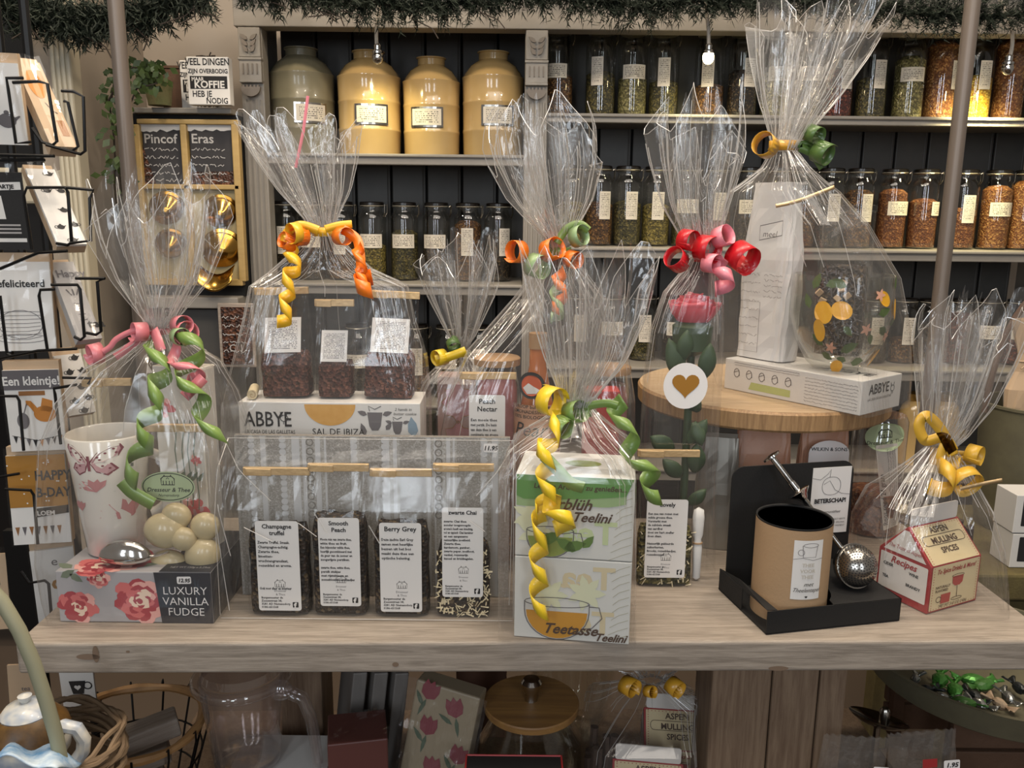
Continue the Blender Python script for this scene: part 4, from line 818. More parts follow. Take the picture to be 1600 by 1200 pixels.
def wing(mb, px, py, pts, mb2=None, o=.0005):
    mb.shape(cp, [((px + a - 163) * sm * 1.05, mz(py + b)) for a, b in pts], o)
bw, bd = MB(), MB()
for f, k in ((-1, .85), (1, 1.15)):
    wing(bd, 161, 720, [(0, 2), (f * 8 * k, -13), (f * 19 * k, -23), (f * 28 * k, -25), (f * 31 * k, -18), (f * 26 * k, -6), (f * 14 * k, 3), (0, 6)]); wing(bw, 161, 720, [(f * 3, 0), (f * 10 * k, -12), (f * 19 * k, -20), (f * 27 * k, -22), (f * 28 * k, -17), (f * 24 * k, -7), (f * 13 * k, 1), (f * 3, 4)], o=.0009)
    wing(bd, 161, 722, [(0, 0), (f * 20 * k, 2), (f * 26 * k, 12), (f * 16 * k, 22), (f * 6 * k, 16)]); wing(bw, 161, 722, [(f * 3, 2), (f * 19 * k, 4), (f * 23 * k, 12), (f * 15 * k, 19), (f * 6 * k, 14)], o=.0009)
    for a, b in ((8, -6), (15, -12), (22, -18), (12, 8), (18, 12), (10, -2), (24, -12)): wing(bd, 161 + f * a * k, 720 + b, [(1.6 * math.cos(u), 1.6 * math.sin(u)) for u in (0, 1, 2, 3, 4, 5, 6)], o=.0013)
wing(bd, 161, 720, [(-1.5, -8), (1.5, -8), (1.5, 16), (-1.5, 16)], o=.0014)
bd.build('butterfly', 'butterfly_red', mug, kind='stuff'); bw.build('butterfly_wing', 'butterfly_pink', mug, kind='stuff')
tu = MB(); tg = MB()
for cx, cy, k in ((165, 770, 1), (122, 742, .6), (205, 815, 1.7), (140, 803, .7)):
    for a in (-.9, -.45, 0, .45, .9, 1.3): wing(tu if k != .6 else tu, cx, cy, [(0, 0)] + [(k * (u * math.cos(a + .8) * 22 - v * math.sin(a + .8) * 22), k * (u * math.sin(a + .8) * 14 + v * math.cos(a + .8) * 14) - 6) for u, v in ((-.5, -.25), (-1.1, 0), (-.5, .25))], o=.0005 + .0001 * (a + 1))
tu.build('tulip_print', 'tulip_pink', mug, kind='stuff'); wing(tg, 183, 770, [(0, 0), (20, 4), (45, 12), (70, 16), (70, 18), (44, 15), (18, 7)]); wing(tg, 185, 700, [(0, 20), (20, 30), (40, 34), (20, 36)]); tg.build('stem_print', 'stem_grey', mug, kind='stuff')
# tea bag standing in the mug, napkins, paper tag
q = V((cT.x + .004, Ym + .004, zm + .033)); zt_ = P(205, 595, Ym).z
tea_bag('flat clear tea bag sticking out of the butterfly mug', q, .12, .062, .026, zt_ - q.z, .45, 'tea_black', seed=3, group='small clear tea bags', tilt=.0)
b = P(259, 858, B.y + .092); b.z = TZ + h1 + .0015; sn = mpp(b)
t, fr, rg, lf, tp, bx = carton('napkin_pack', 'tall pack of floral paper napkins behind the chocolate bag', 'napkins', b, 80 * sn, .036, 285 * sn, -.24, 'ceramic'); W_, H_ = 80 * sn, 285 * sn
cols = [MB(), MB(), MB()]
for x, y, q in ((.72, .22, .3), (.3, .10, .3), (.2, .78, .22), (.8, .5, .12)): bloom(cols, fr, x * W_, y * H_, q * W_, r_, 18)
for c_, k in zip(cols, ('rose_pale', 'rose_mid', 'butterfly_pink')): c_.build('flower_print', k, t, kind='stuff')
m_ = MB()
for a0 in (.35, .5, .62, .75): m_.stroke(fr, [(W_ * a0, H_ * .05), (W_ * (a0 + .08), H_ * .3), (W_ * (a0 + .02), H_ * .55), (W_ * (a0 + .12), H_ * .72)], .0016); m_.shape(fr, leaf2(W_ * (a0 + .05), H_ * .38, .02, .006, .9), .0006)
m_.build('stem_print', 'leaf_print', t, kind='stuff'); ly = MB()
for i in range(10): ly.stroke(rg, [(.003 + i * .0034, .004), (.003 + i * .0034, H_ - .004)], .0011)
ly.build('napkin_layers', 'pale_grey', t, kind='stuff')
# chocolates in a clip bag
yb = B.y + .012; zc_ = TZ + h1
c0 = P(282, 885, yb + .03); tch = P(282, 668, yb + .03).z
cb = thing('chocolate_bag', 'small clear bag of cream chocolate balls with oval sage shop sticker', 'bag', (c0.x, yb + .03, zc_ + .0015)); hc = tch - zc_; wc = 118 * mpp(c0)
f = MB(); r_ = random.Random(4); rr_ = []
for j in range(15):
    v = j / 14; k = 1.0 if v < .5 else 1 - (v - .5) * 1.84; rr_.append([V((wc / 2 * (1 - .12 * v) * sgn(math.cos(a)) * abs(math.cos(a)) ** .5 + r_.uniform(-1, 1) * .0012, .0275 * max(k, .06) * sgn(math.sin(a)) * abs(math.sin(a)) ** .5 + r_.uniform(-1, 1) * .0008, hc * v)) for a in [2 * pi * i / 36 for i in range(36)]])
f.v = [p for q in rr_ for p in q]; f.f = [x for j in range(14) for i in range(36) for x in ((j * 36 + i, j * 36 + (i + 1) % 36, (j + 1) * 36 + (i + 1) % 36), (j * 36 + i, (j + 1) * 36 + (i + 1) % 36, (j + 1) * 36 + i))]; f.build('film', 'film_clear', cb)
MB().box((0, 0, hc - .002), (wc * .86, .007, .011)).build('tin_tie', 'gold_tie', cb, bevel=.0015)
sp = P(263, 762, yb); mp = plane((sp.x - c0.x, -.030, sp.z - zc_), (1, 0, 0), (0, .0, 1)); so = MB().shape(mp, circ(0, 0, 41 * s, 24 * s, 32), .0004).build('oval_sticker', 'sage_label', cb); m_ = MB().stroke(mp, circ(0, 0, 38.5 * s, 21.5 * s, 32), .0011, True); house(m_, mp, 0, 9 * s, 10 * s, .14); m_.build('sticker_print', 'ink', so, kind='stuff')
MB().text('Dresseur & Thee', 9.4 * s, mp, 0, -8 * s, 'CENTER', shear=.25, bold=.0001).text('Numansdorp', 6 * s, mp, 0, -15.5 * s, 'CENTER', shear=.25).build('lettering', 'ink', so)
for i, (px, py, a, b_, rr, dy, l) in enumerate(((258, 829, 31, 27, .3, -.004, 'biggest one, upper side of the heap'), (276, 806, 22, 20, .9, .008, 'half hidden at the top of the heap'), (321, 822, 22, 21, .2, .004, 'upper one at the corner away from the mug'), (287, 842, 20, 18, .6, -.016, 'small one in the middle of the heap'), (264, 879, 27, 20, .1, -.006, 'low oval one beside the tea strainer'), (317, 867, 26, 28, 1.1, -.006, 'low one at the corner away from the mug'))):
    q = P(px, py, yb + .03 + dy * .5); sq = mpp(q); t = thing('chocolate_ball', 'cream coated chocolate ball, ' + l, 'chocolate', q, group='chocolate balls'); MB().blob((0, 0, 0), (a * sq * 1.06, min(a, b_) * sq * .8, b_ * sq * 1.06), 20, rotm(0, rr * .4, 0)).build('ball', 'choc', t, smooth=True, ang=3)
# tea strainer lying on the fudge box
q = P(198, 893, B.y + .02); q.z = zc_ + .002; ts = thing('tea_strainer', 'chrome clam shell tea strainer lying on the fudge box', 'strainer', q); k = 41 * s
MB().lathe([(k * .5, .001), (k * .95, .008), (k * 1.0, .012), (k * 1.0, .014), (k * .9, .015)], 28, sy=.42).build('lower_shell', 'chrome', ts, smooth=True); MB().lathe([(k * .98, .0145), (k * .9, .022), (k * .6, .031), (k * .3, .035), (0, .036)], 28, sy=.42).build('upper_shell', 'chrome', ts, smooth=True)
ho = MB()
for i in range(9):
    for j in range(2): x = (i - 4) * k * .16; ho.blob((x, -k * .42 * (.55 - .25 * j) * (1 - (i - 4) ** 2 / 40), .027 + .005 * j - (i - 4) ** 2 * .0005), (.0013, .0013, .0013), 6)
ho.build('hole', 'ink', ts, kind='stuff'); MB().tube([(k * .95, 0, .013), (k * 1.3, -.004, .016), (k * 1.75, -.006, .022)], .0018, 6).build('handle', 'chrome', ts, smooth=True)
# wrap
g1 = bag('cellophane bag with pink and green ribbon round the butterfly mug', B.y + .068, B.y + .068, [(973, 120, 368, .086, 1), (905, 108, 369, .087, 1), (850, 97, 371, .087, .97), (760, 97, 372, .086, .95), (680, 98, 370, .084, .9), (620, 112, 358, .076, .7), (570, 146, 340, .06, .4), (535, 205, 295, .03, .1), (512, 232, 266, .012, 0), (492, 218, 282, .018, 0), (440, 185, 322, .04, 0), (370, 155, 345, .06, 0), (300, 138, 358, .065, 0), (245, 132, 366, .06, 0)], 8, 5, .42)
yn = B.y + .05
band(g1, 'ribbon_pink', 249, 514, B.y + .076, 40, 14, .016)
for pth, rad, tr, wd in (([(235, 516, yn), (222, 508, yn), (205, 520, yn)], 13, 1.2, 22), ([(262, 505, yn), (285, 498, yn), (308, 508, yn)], 12, 1.6, 24), ([(282, 520, yn), (302, 518, yn)], 15, 1.1, 22), ([(160, 548, yn + .01), (142, 556, yn + .01)], 14, 1.3, 20)): curl(g1, 'ribbon_pink', pth, rad, tr, wd, 'ribbon_loop')
tail(g1, 'ribbon_pink', [(232, 512, yn), (205, 518, yn), (182, 530, yn), (172, 542, yn), (160, 550, yn)], 9); tail(g1, 'ribbon_pink', [(240, 515, yn), (246, 530, yn - .01), (252, 548, yn - .015)], 16); tail(g1, 'ribbon_pink', [(225, 525, yn), (205, 540, yn), (180, 558, yn)], 12)
curl(g1, 'ribbon_pink', [(262, 535, yn - .02), (280, 565, yn - .03), (305, 590, yn - .035), (300, 610, yn - .035)], 13, 2.2, 19)
tail(g1, 'ribbon_pink', [(318, 590, yn - .035), (306, 602, yn - .037), (288, 620, yn - .037)], 18)
curl(g1, 'ribbon_green', [(238, 525, yn - .01), (250, 570, yn - .03), (246, 610, yn - .045), (232, 660, yn - .054), (222, 700, yn - .054), (205, 745, yn - .054)], 15, 4.6, 27, ph=1)
tail(g1, 'ribbon_green', [(190, 752, yn - .056), (205, 768, yn - .056), (222, 778, yn - .056), (240, 788, yn - .056)], 22)
curl(g1, 'ribbon_green', [(290, 518, yn - .01), (302, 545, yn - .02), (292, 600, yn - .04), (318, 640, yn - .048), (335, 690, yn - .052)], 16, 3.4, 25, ph=2); curl(g1, 'ribbon_sage', [(270, 522, yn - .012), (295, 528, yn - .012)], 12, 1.0, 18, 'ribbon_loop')
# ================================================================== gift 2: cocoa bags on an upright cookie box
Yk = 1.214
def printed_hen(mb, mp, x, y, s):
    mb.stroke(mp, circ(x, y, s * .5, s * .42, 14), s * .09, True); mb.stroke(mp, [(x + s * .3, y + s * .3), (x + s * .4, y + s * .9), (x + s * .25, y + s * .6)], s * .09); mb.stroke(mp, [(x - s * .4, y + s * .2), (x - s * .5, y + s * .9), (x - s * .2, y + s * .4)], s * .09); mb.stroke(mp, [(x - s * .1, y - s * .4), (x - s * .1, y - s * .8)], s * .08); mb.stroke(mp, [(x + s * .15, y - s * .4), (x + s * .15, y - s * .8)], s * .08)
b = P(376, 700, Yk); b.z = TZ + .0008; sk = mpp(P(500, 640, Yk)); hk = P(515, 629, Yk).z - b.z; wk = 284 * sk
t, fr, rg, lf, tp, bx = carton('cookie_box', 'white cookie box on edge, golden cookie and cow drawings, below three cocoa bags', 'box', b, wk, .085, hk, 0, 'white')
X = lambda px: (px - 376) * sk; Z = lambda py: hk - (py - 629) * sk
m_ = MB().text('ABBYE', 34 * sk, fr, X(384), Z(668), wx=.76, bold=.0003).text('LA CASA DE LAS GALLETAS', 9 * sk, fr, X(384), Z(680), wx=.72).text('SAL DE IBIZA', 15 * sk, fr, X(490), Z(681), wx=.95); printed_hen(m_, fr, X(447), Z(655), 12 * sk)
m_.text('2 hands in', 6.5 * sk, fr, X(620), Z(641), shear=.2).text('butter cookie', 6.5 * sk, fr, X(618), Z(648), shear=.2); m_.build('lettering', 'ink', t)
mat('cookie_print', 'c8913f', .6, col2='d9a85c', var=.3, vscale=50); MB().shape(fr, [(X(519) + 40 * sk * math.cos(a), Z(632) + 34 * sk * math.sin(a)) for a in [pi + pi * i / 20 for i in range(21)]]).build('cookie_picture', 'cookie_print', t)
m_ = MB(); bl = MB()
for cx, cy, k in ((589, 658, 1), (624, 668, .7)):
    m_.shape(fr, [(X(cx + a * k), Z(cy + b_ * k)) for a, b_ in ((-12, -14), (12, -14), (9, 8), (5, 15), (-5, 15), (-9, 8))]); m_.shape(fr, leaf2(X(cx - 12 * k), Z(cy - 10 * k), 16 * k * sk, 8 * k * sk, 2.8)); m_.shape(fr, leaf2(X(cx + 12 * k), Z(cy - 10 * k), 16 * k * sk, 8 * k * sk, .3)); bl.stroke(fr, [(X(cx - 8 * k), Z(cy - 16 * k)), (X(cx - 10 * k), Z(cy - 24 * k)), (X(cx), Z(cy - 19 * k)), (X(cx + 10 * k), Z(cy - 24 * k))], .001)
m_.shape(fr, leaf2(X(574), Z(682), 22 * sk, 9 * sk, 1.9)).shape(fr, leaf2(X(606), Z(672), 14 * sk, 8 * sk, .9)); m_.build('cow_drawing', 'grey_print', t, kind='stuff'); bl.build('drawing_line', 'ink', t, kind='stuff')
mat('blue_leaf', '8398a8', .6); MB().shape(fr, leaf2(X(650), Z(684), 34 * sk, 16 * sk, 1.7)).build('blue_leaf_print', 'blue_leaf', t)
speck('cocoa', [(0, '3a211a'), (.4, '56332a'), (.8, '70483a')], 260, .85, .9); ztk = TZ + hk + .0016
for x0, x1, top, fill, l, tl_ in ((413, 492, 452, .40, 'cocoa bag nearest the fluted pilaster, white label above the powder', -.03), (499, 556, 470, .36, 'narrow cocoa bag between two wider ones', 0), (568, 650, 456, .42, 'widest cocoa bag at the blue leaf end of the cookie box', .04)):
    yc = Yk + .044; c = P((x0 + x1) / 2, 628, yc); sc2 = mpp(c); w_ = (x1 - x0) * sc2; h_ = P(530, top, yc).z - ztk
    o = tea_bag(l, (c.x, yc, ztk), 0, w_, .052, h_, fill, 'cocoa', seed=int(x0), group='bags of cocoa powder', tilt=tl_)
    MB().grid(lambda u, v: V((-w_ * .34 + u * w_ * .7, -.0225 + (v * .017), h_ * (fill + .03) + v * h_ * .31)), 1, 1).build('label', 'fine_print', o)
q = P(402, 618, Yk + .02); q.z = ztk + .008; t = thing('rolled_cloth', 'small rolled cream cloth on the cookie box beside the cocoa bags', 'cloth', q)
sp_ = [(.0015 + .0011 * a) for a in range(9)]; m_ = MB().tube([V((-.004, -.012, 0)), V((-.012, .028, .002))], .0075, 12); m_.build('roll', 'cream_paper', t, smooth=True)
m_ = MB(); m_.stroke(plane((-.0038, -.0135, 0)), [(.0008 * a * math.cos(a), .0008 * a * math.sin(a)) for a in [i * .6 for i in range(14)]], .0008, False, 0); m_.build('spiral_edge', 'kraft', t)
g2 = bag('cellophane bag with orange and yellow ribbon over three cocoa bags', Yk + .042, Yk + .042, [(905, 364, 668, .068, 1), (780, 362, 672, .068, 1), (628, 364, 670, .068, 1), (560, 378, 664, .062, .95), (500, 390, 646, .05, .9), (446, 398, 636, .04, .85), (420, 428, 582, .028, .3), (390, 462, 548, .022, .1), (362, 487, 522, .012, 0), (342, 474, 528, .018, 0), (300, 438, 545, .035, 0), (250, 405, 553, .05, 0), (205, 380, 556, .05, 0), (175, 372, 558, .05, 0)], 8, 9, .40)
yn = Yk + .02; band(g2, 'ribbon_yellow', 505, 362, Yk + .042, 34, 14, .014)
tail(g2, 'ribbon_yellow', [(508, 358, yn), (530, 352, yn), (550, 350, yn)], 12); tail(g2, 'ribbon_yellow', [(498, 360, yn), (470, 352, yn), (450, 362, yn), (444, 378, yn)], 14)
for pth, rad, tr, wd, c_ in (([(478, 368, yn), (458, 372, yn)], 12, 1.2, 20, 'ribbon_orange'), ([(455, 380, yn), (446, 376, yn)], 11, 1.3, 22, 'ribbon_orange'), ([(520, 366, yn), (540, 364, yn), (552, 372, yn)], 12, 1.5, 22, 'ribbon_orange'), ([(470, 360, yn - .01), (452, 368, yn - .01)], 14, .9, 16, 'ribbon_yellow')): curl(g2, c_, pth, rad, tr, wd, 'ribbon_loop')
tail(g2, 'ribbon_orange', [(535, 358, yn), (556, 372, yn - .005), (562, 392, yn - .015), (564, 420, yn - .025)], 15); curl(g2, 'ribbon_orange', [(558, 385, yn - .02), (563, 412, yn - .03), (567, 440, yn - .035)], 8, 2.4, 17); curl(g2, 'ribbon_orange', [(568, 432, yn - .037), (568, 455, yn - .037)], 13, 1.3, 24)
curl(g2, 'ribbon_yellow', [(450, 385, yn - .01), (460, 410, yn - .02), (450, 440, yn - .03), (448, 475, yn - .035), (442, 505, yn - .04)], 11, 4.2, 19); MB().tube([P(462, 262, yn + .02), P(474, 205, yn + .02), P(481, 150, yn + .02)], .0024, 6).build('twisted_film', 'ribbon_rose', g2, W=True)  # last tube is a pink-striped twist of film
# ================================================================== gift 3: four tea bags before a lace patterned board
speck('lace_paper', [(0, '99958f'), (.45, 'a5a29d'), (.8, 'b2b0ad')], 620, .6, .03); mat('lace_edge', '77726c', .6); mat('lace_white', 'b9b9ba', .6); speck('lace_dense', [(0, '87837d'), (.5, '938f8a'), (.8, 'a09d99')], 640, .6, .03)
Bl = T(385, 962); Br = T(775, 962); Y3 = Bl.y; s3 = mpp(Bl); yb3 = Y3 + .066; bb = P(372, 800, yb3); sb = mpp(P(590, 800, yb3)); wb = 424 * sb; hb_ = P(590, 683, yb3).z - TZ
lt = thing('lace_gift_box', 'grey lace patterned gift tray standing behind four tea bags', 'gift box', (bb.x, yb3, TZ + .0008))
o = MB().grid(lambda u, v: V((u * wb, 0, v * hb_)), 1, 1).build('lace_panel', 'lace_paper', lt); MB().box((wb / 2, .0045, hb_ / 2), (wb, .008, hb_)).build('back_board', 'lace_edge', lt)
m_ = MB(); mp = plane((0, 0, 0))
for px in (492, 690):
    for k in range(9): x, z = (px - 376) * sb, hb_ - (10 + 14.5 * k) * sb; m_.stroke(mp, circ(x, z, 5.2 * sb, None, 14), 1.8 * sb, True, .0006)
m_.build('button_print', 'lace_edge', lt, kind='stuff'); m_ = MB()
for p0, p1 in ((378, 398), (424, 446), (516, 552), (566, 604), (628, 668), (716, 752)): m_.shape(mp, [((p0 - 374) * sb, .001), ((p1 - 374) * sb, .001), ((p1 - 374) * sb, hb_ - .001), ((p0 - 374) * sb, hb_ - .001)], .0002)
m_.build('lace_band', 'lace_dense', lt, kind='stuff'); m_ = MB()
for p0, p1 in ((399, 402), (414, 422), (447, 450), (462, 474), (478, 484), (498, 506), (512, 515), (553, 557), (606, 612), (618, 624), (670, 676), (681, 684), (700, 706), (710, 713), (754, 758), (770, 780)): m_.shape(mp, [((p0 - 374) * sb, .001), ((p1 - 374) * sb, .001), ((p1 - 374) * sb, hb_ - .001), ((p0 - 374) * sb, hb_ - .001)], .0003)
m_.build('white_band', 'lace_white', lt, kind='stuff'); m_ = MB()
for px in (402, 450, 560, 607, 760):
    for k in range(20): m_.shape(mp, circ((px - 376) * sb, hb_ - (6 + 10 * k) * sb, 5.5 * sb, None, 8), .0004)
m_.build('scallop_print', 'lace_white', lt, kind='stuff'); price(lt, mp, (768 - 374) * sb, hb_ - 16 * sb, '11.95', 0, 21 * sb, 14 * sb)
f3 = [((385, 487), 739, .60, 'tea_black', (402, 469, 815, 954), ('Champagne', 'truffel'), ('Zwarte Truffel. Smaak.', 'Champagne-achtig.', 'Zwarte thee,', 'limetten-', 'vruchtengranulaat,', 'rozenblad en aroma.', '', '', '', '', 'Ook voor sfeer en interieur'), None, 'clear tea bag labelled Champagne truffel in the lace box', .0055, .0085),
      ((485, 578), 733, .66, 'tea_black', (499, 563, 810, 947), ('Smooth', 'Peach'), ('Mooie mix van zwarte thee,', 'witte thee en fruit.', 'Een bijzonder milde thee,', 'heerlijk gecombineerd met', 'de geur van de zomer en', 'zongerijpte perziken.', '', 'zwarte thee, witte thee,', 'perzik stukjes', 'met rijstebloem en', 'zonnebloembloemblaadjes'), None, 'clear tea bag labelled Smooth Peach in the lace box', .0048, .0085),
      ((580, 675), 741, .62, 'tea_black', (594, 659, 818, 956), ('Berry Grey',), ('Deze zachte Earl Grey', 'samen met heerlijke', 'bessen uit het bos', 'maakt deze thee een', 'optische beleving.'), None, 'clear tea bag labelled Berry Grey in the lace box', .0055, .0095),
      ((677, 770), 733, .47, 'tea_black', (691, 755, 794, 933), ('zwarte Chai',), ('zwarte Chai thee', 'zonder toegevoegde', 'aroma\'s heeft een krachtig,', 'vol en typisch Chai karakter', 'en een aangename', 'natuurlijke zoetheid.', 'Zwarte thee.', 'kardemom, gember,', 'zwarte peper, zoethout,', 'venkel, rozemarijn', 'kaneel en kruidnagelen.'), ('cream_paper', 210), 'clear tea bag labelled zwarte Chai with pale spice pieces', .0044, .0078)]
for (x0, x1), top, fill, tea, (lx0, lx1, ly0, ly1), ti, ln, ch, lab, lsz, tsz in f3:
    c = T((x0 + x1) / 2, 963); w_ = (x1 - x0 - 3) * s3; d_ = .042; yc = Y3 + d_ / 2; zt_ = P((x0 + x1) / 2, top - 5, yc).z; h_ = zt_ - TZ
    o = tea_bag(lab, (c.x, yc, TZ + .0012), 0, w_, d_, h_, fill, tea, seed=int(x0), group='tea bags in the lace box', chips=ch)
    yl = -d_ / 2 - .0012; a = P(lx0, ly1, Y3); b_ = P(lx1, ly0, Y3); lm_ = (ly0 + ly1) / 2; mp = plane((0, yl, 0)); tea_label(o, mp, P(lx0, lm_, Y3).x - c.x, max(a.z - TZ, .008), P(lx1, lm_, Y3).x - c.x, b_.z - TZ, ti, ln, lsz, tsz)
g3 = thing('cellophane_bag', 'clear cellophane sleeve over the lace box and its four tea bags', 'bag', (bb.x + wb / 2, Y3 + .03, TZ + .0014), group='cellophane gift bags'); f = MB(); r_ = random.Random(8); rr_ = []; W2 = wb / 2 + .008
yf3 = lambda v: -.0385 + .0165 * max(0, min(1, (v - .64) / .22)) + .055 * max(0, (v - .86) / .14)
for j in range(23):
    v = j / 22; ring = []
    for i in range(90):
        a = 2 * pi * i / 90; cx, sy = math.cos(a), math.sin(a); yf = -.038; z = hb_ * 1.02 * v; yq = yf3(v)
        y = (.050 if sy > 0 else yq) * (abs(sy) ** .12 if yq < 0 else 1); ring.append(V((W2 * sgn(cx) * abs(cx) ** .12 * (1 - .0 * v) + r_.uniform(-1, 1) * .001, y + r_.uniform(-1, 1) * .0005, z)))
    rr_.append(ring)
f.v = [p for q in rr_ for p in q]; f.f = [x for j in range(22) for i in range(90) for x in ((j * 90 + i, j * 90 + (i + 1) % 90, (j + 1) * 90 + (i + 1) % 90), (j * 90 + i, (j + 1) * 90 + (i + 1) % 90, (j + 1) * 90 + i))]
f.build('film', 'film_clear', g3); cr = MB()
for a_, b_ in (((-.99, .97), (-.62, .70)), ((-.99, .62), (-.93, .05)), ((-.97, .68), (-.90, .38)), ((.99, .97), (.74, .74)), ((.985, .9), (.965, .1)), ((-.8, .55), (-.62, .47)), ((-.44, .58), (-.32, .50)), ((-.33, .64), (-.25, .52)), ((.03, .57), (.10, .46)), ((.70, .60), (.80, .54)), ((-.99, .99), (.99, .99)), ((-.99, .003), (.99, .003)), ((.985, .99), (.995, .02)), ((-.985, .99), (-.995, .02))):
    yy = yf3; cr.tube([V((W2 * (a_[0] + (b_[0] - a_[0]) * k / 8), yy(a_[1] + (b_[1] - a_[1]) * k / 8) - .001, hb_ * (a_[1] + (b_[1] - a_[1]) * k / 8))) for k in range(9)], .0006, 3)
cr.build('crease_glint', 'crease_glint', g3, kind='stuff')
# ================================================================== gift 4: bottle and tea in the tall middle bag
Y4 = 1.29
def lathe_thing(name, label, cat, px, Y, z, parts, group=None):
    t = thing(name, label, cat, (P(px, 700, Y).x, Y, z), group=group)
    for nm, pr, m, kw in parts: MB().lathe(pr, 32).build(nm, m, t, smooth=True, ang=.8, **kw)
    return t
mat('bottle_orange', 'a85f33', .12, coat=.6, col2='b56c3c', var=.3, vscale=10); mat('bottle_label', 'b98a6c', .6); mat('orange_ink', 'c2562c', .6); mat('tan_lid', '9c7b58', .6); mat('pink_jam', 'b9727a', .3, coat=.3); mat('dusty_pink', 'b98288', .6); mat('red_box', '9c2f2b', .5)
s4 = mpp(P(830, 620, Y4)); zb4 = TZ + .0012; hB = P(835, 520, Y4).z - zb4; rB = 37 * s4
bt = lathe_thing('syrup_bottle', 'orange fruit syrup bottle with round badge inside the tall middle bag', 'bottle', 838, Y4, zb4, [('bottle', [(rB * .9, 0), (rB, .006), (rB, hB * .50), (rB * .96, hB * .57), (rB * .6, hB * .74), (rB * .36, hB * .86), (rB * .34, hB * .95)], 'bottle_orange', {}), ('cap', [(rB * .38, hB * .935), (rB * .38, hB), (0, hB)], 'tan_lid', {})])
cp = cyl((0, 0, 0), rB + .0006, -pi / 2 - .15); ZB = lambda py: P(838, py, Y4 - rB).z - zb4
MB().grid(lambda u, v: cp((u - .5) * rB * 3.4, hB * .08 + v * (ZB(634) - hB * .08)), 20, 1).build('label', 'bottle_label', bt)
m_ = MB(); cz = ZB(603); m_.shape(cp, circ(-.005, cz, 21 * s4, None, 24), .0004); bd_ = m_.build('round_badge', 'ink', bt); m_ = MB().shape(cp, circ(-.005, cz, 16 * s4, None, 24), .0009); m_.build('badge_centre', 'orange_ink', bd_); m_ = MB().shape(cp, [(-.005 + a * s4, cz + b_ * s4) for a, b_ in ((-13, -4), (-4, 4), (4, -1), (13, -6), (8, -12), (-6, -13))], .0013); m_.build('badge_hills', 'paper', bd_)
m_ = MB()
for l, py in (('SIROOP bulembine', 639), ('LIMONADESIROOP', 647), ('100% BIOLOGISCH', 655)): m_.text(l, 7.5 * s4, cp, -.005, ZB(py), 'CENTER', bold=.0001, o=.0008)
m_.text('Pear', 30 * s4, cp, -.008, ZB(682), 'CENTER', shear=.3, o=.0008); m_.build('lettering', 'ink', bt)
c = T(765, 925); yp = 1.242; q = P(762, 700, yp)
o = tea_bag('clear tea bag labelled Peach Nectar beside the syrup bottle', (q.x, yp, TZ + .0012), 0, 84 * mpp(q), .04, P(765, 585, yp).z - TZ, .55, 'tea_brown', seed=77, group='tea bags in the tall middle bag'); zz = lambda py: P(765, py, yp - .02).z - TZ
tea_label(o, plane((0, -.0214, 0)), -28 * mpp(q), zz(760), 27 * mpp(q), zz(618), ('Peach', 'Nectar'), ('Een mooie thee', 'met perzik. De basis', 'van deze thee is een', 'combinatie van groene', 'thee en zwarte thee', 'verkwikkend'), .0062, .0105, foot=False, icon=.1)
for px, top, w_, l, Yj in ((776, 558, 34, 'preserve jar with pale wooden lid behind the Peach Nectar tea', 1.30), (950, 572, 30, 'preserve jar with tan lid in the tall middle bag, beside the red box', 1.30)):
    q = P(px, 620, Yj); r = w_ * mpp(q); zt_ = P(px, top, Yj).z - TZ
    lathe_thing('preserve_jar', l, 'jar', px, Yj, TZ + .0012, [('jam', [(r * .9, .002), (r * .92, .01), (r * .92, zt_ - .05), (r * .8, zt_ - .03)], 'pink_jam', {}), ('glass_body', [(r * .94, 0), (r, .008), (r, zt_ - .045), (r * .85, zt_ - .02), (r * .85, zt_ - .012)], 'jar_glass', {}), ('lid', [(r * 1.05, zt_ - .012), (r * 1.06, zt_ - .002), (r * 1.0, zt_), (0, zt_)], 'tan_lid', {})], 'jars in the tall middle bag')
q = P(912, 700, 1.215); sq = mpp(q); t, fr, *_ = carton('red_carton', 'small deep red carton with white letters in the tall middle bag', 'box', (q.x, 1.215, TZ + .0012), 54 * sq, .04, P(912, 612, 1.215).z - TZ, 0, 'red_box'); hh = P(912, 612, 1.215).z - TZ; MB().text('SPICES', .013, fr, 27 * sq, hh - .02, 'CENTER', bold=.0002).build('lettering', 'paper', t)
g4 = bag('tall cellophane bag with orange and green ribbon round the syrup bottle', Y4 - .05, Y4, [(905, 664, 990, .10, .9), (800, 668, 990, .10, .9), (700, 684, 992, .096, .85), (620, 700, 992, .094, .85), (560, 728, 984, .08, .75), (470, 805, 950, .045, .3), (420, 842, 912, .03, .1), (392, 860, 890, .014, 0), (370, 848, 902, .02, 0), (310, 795, 935, .045, 0), (250, 765, 950, .06, 0), (190, 752, 950, .065, 0), (140, 760, 935, .06, 0)], 7, 13, .45, inner=3)
yn = Y4 - .02; band(g4, 'ribbon_green', 875, 392, Y4, 34, 12, .014)
for pth, rad, tr, wd, c_ in (([(815, 392, yn), (800, 394, yn)], 15, 1.3, 22, 'ribbon_orange'), ([(840, 395, yn), (872, 388, yn), (885, 384, yn)], 15, 1.8, 24, 'ribbon_orange'), ([(832, 412, yn), (846, 418, yn)], 16, 1.0, 24, 'ribbon_sage'), ([(890, 372, yn), (905, 362, yn), (918, 366, yn)], 14, 1.6, 20, 'ribbon_sage'), ([(885, 400, yn), (905, 410, yn)], 12, 1.2, 18, 'ribbon_orange')): curl(g4, c_, pth, rad, tr, wd, 'ribbon_loop')
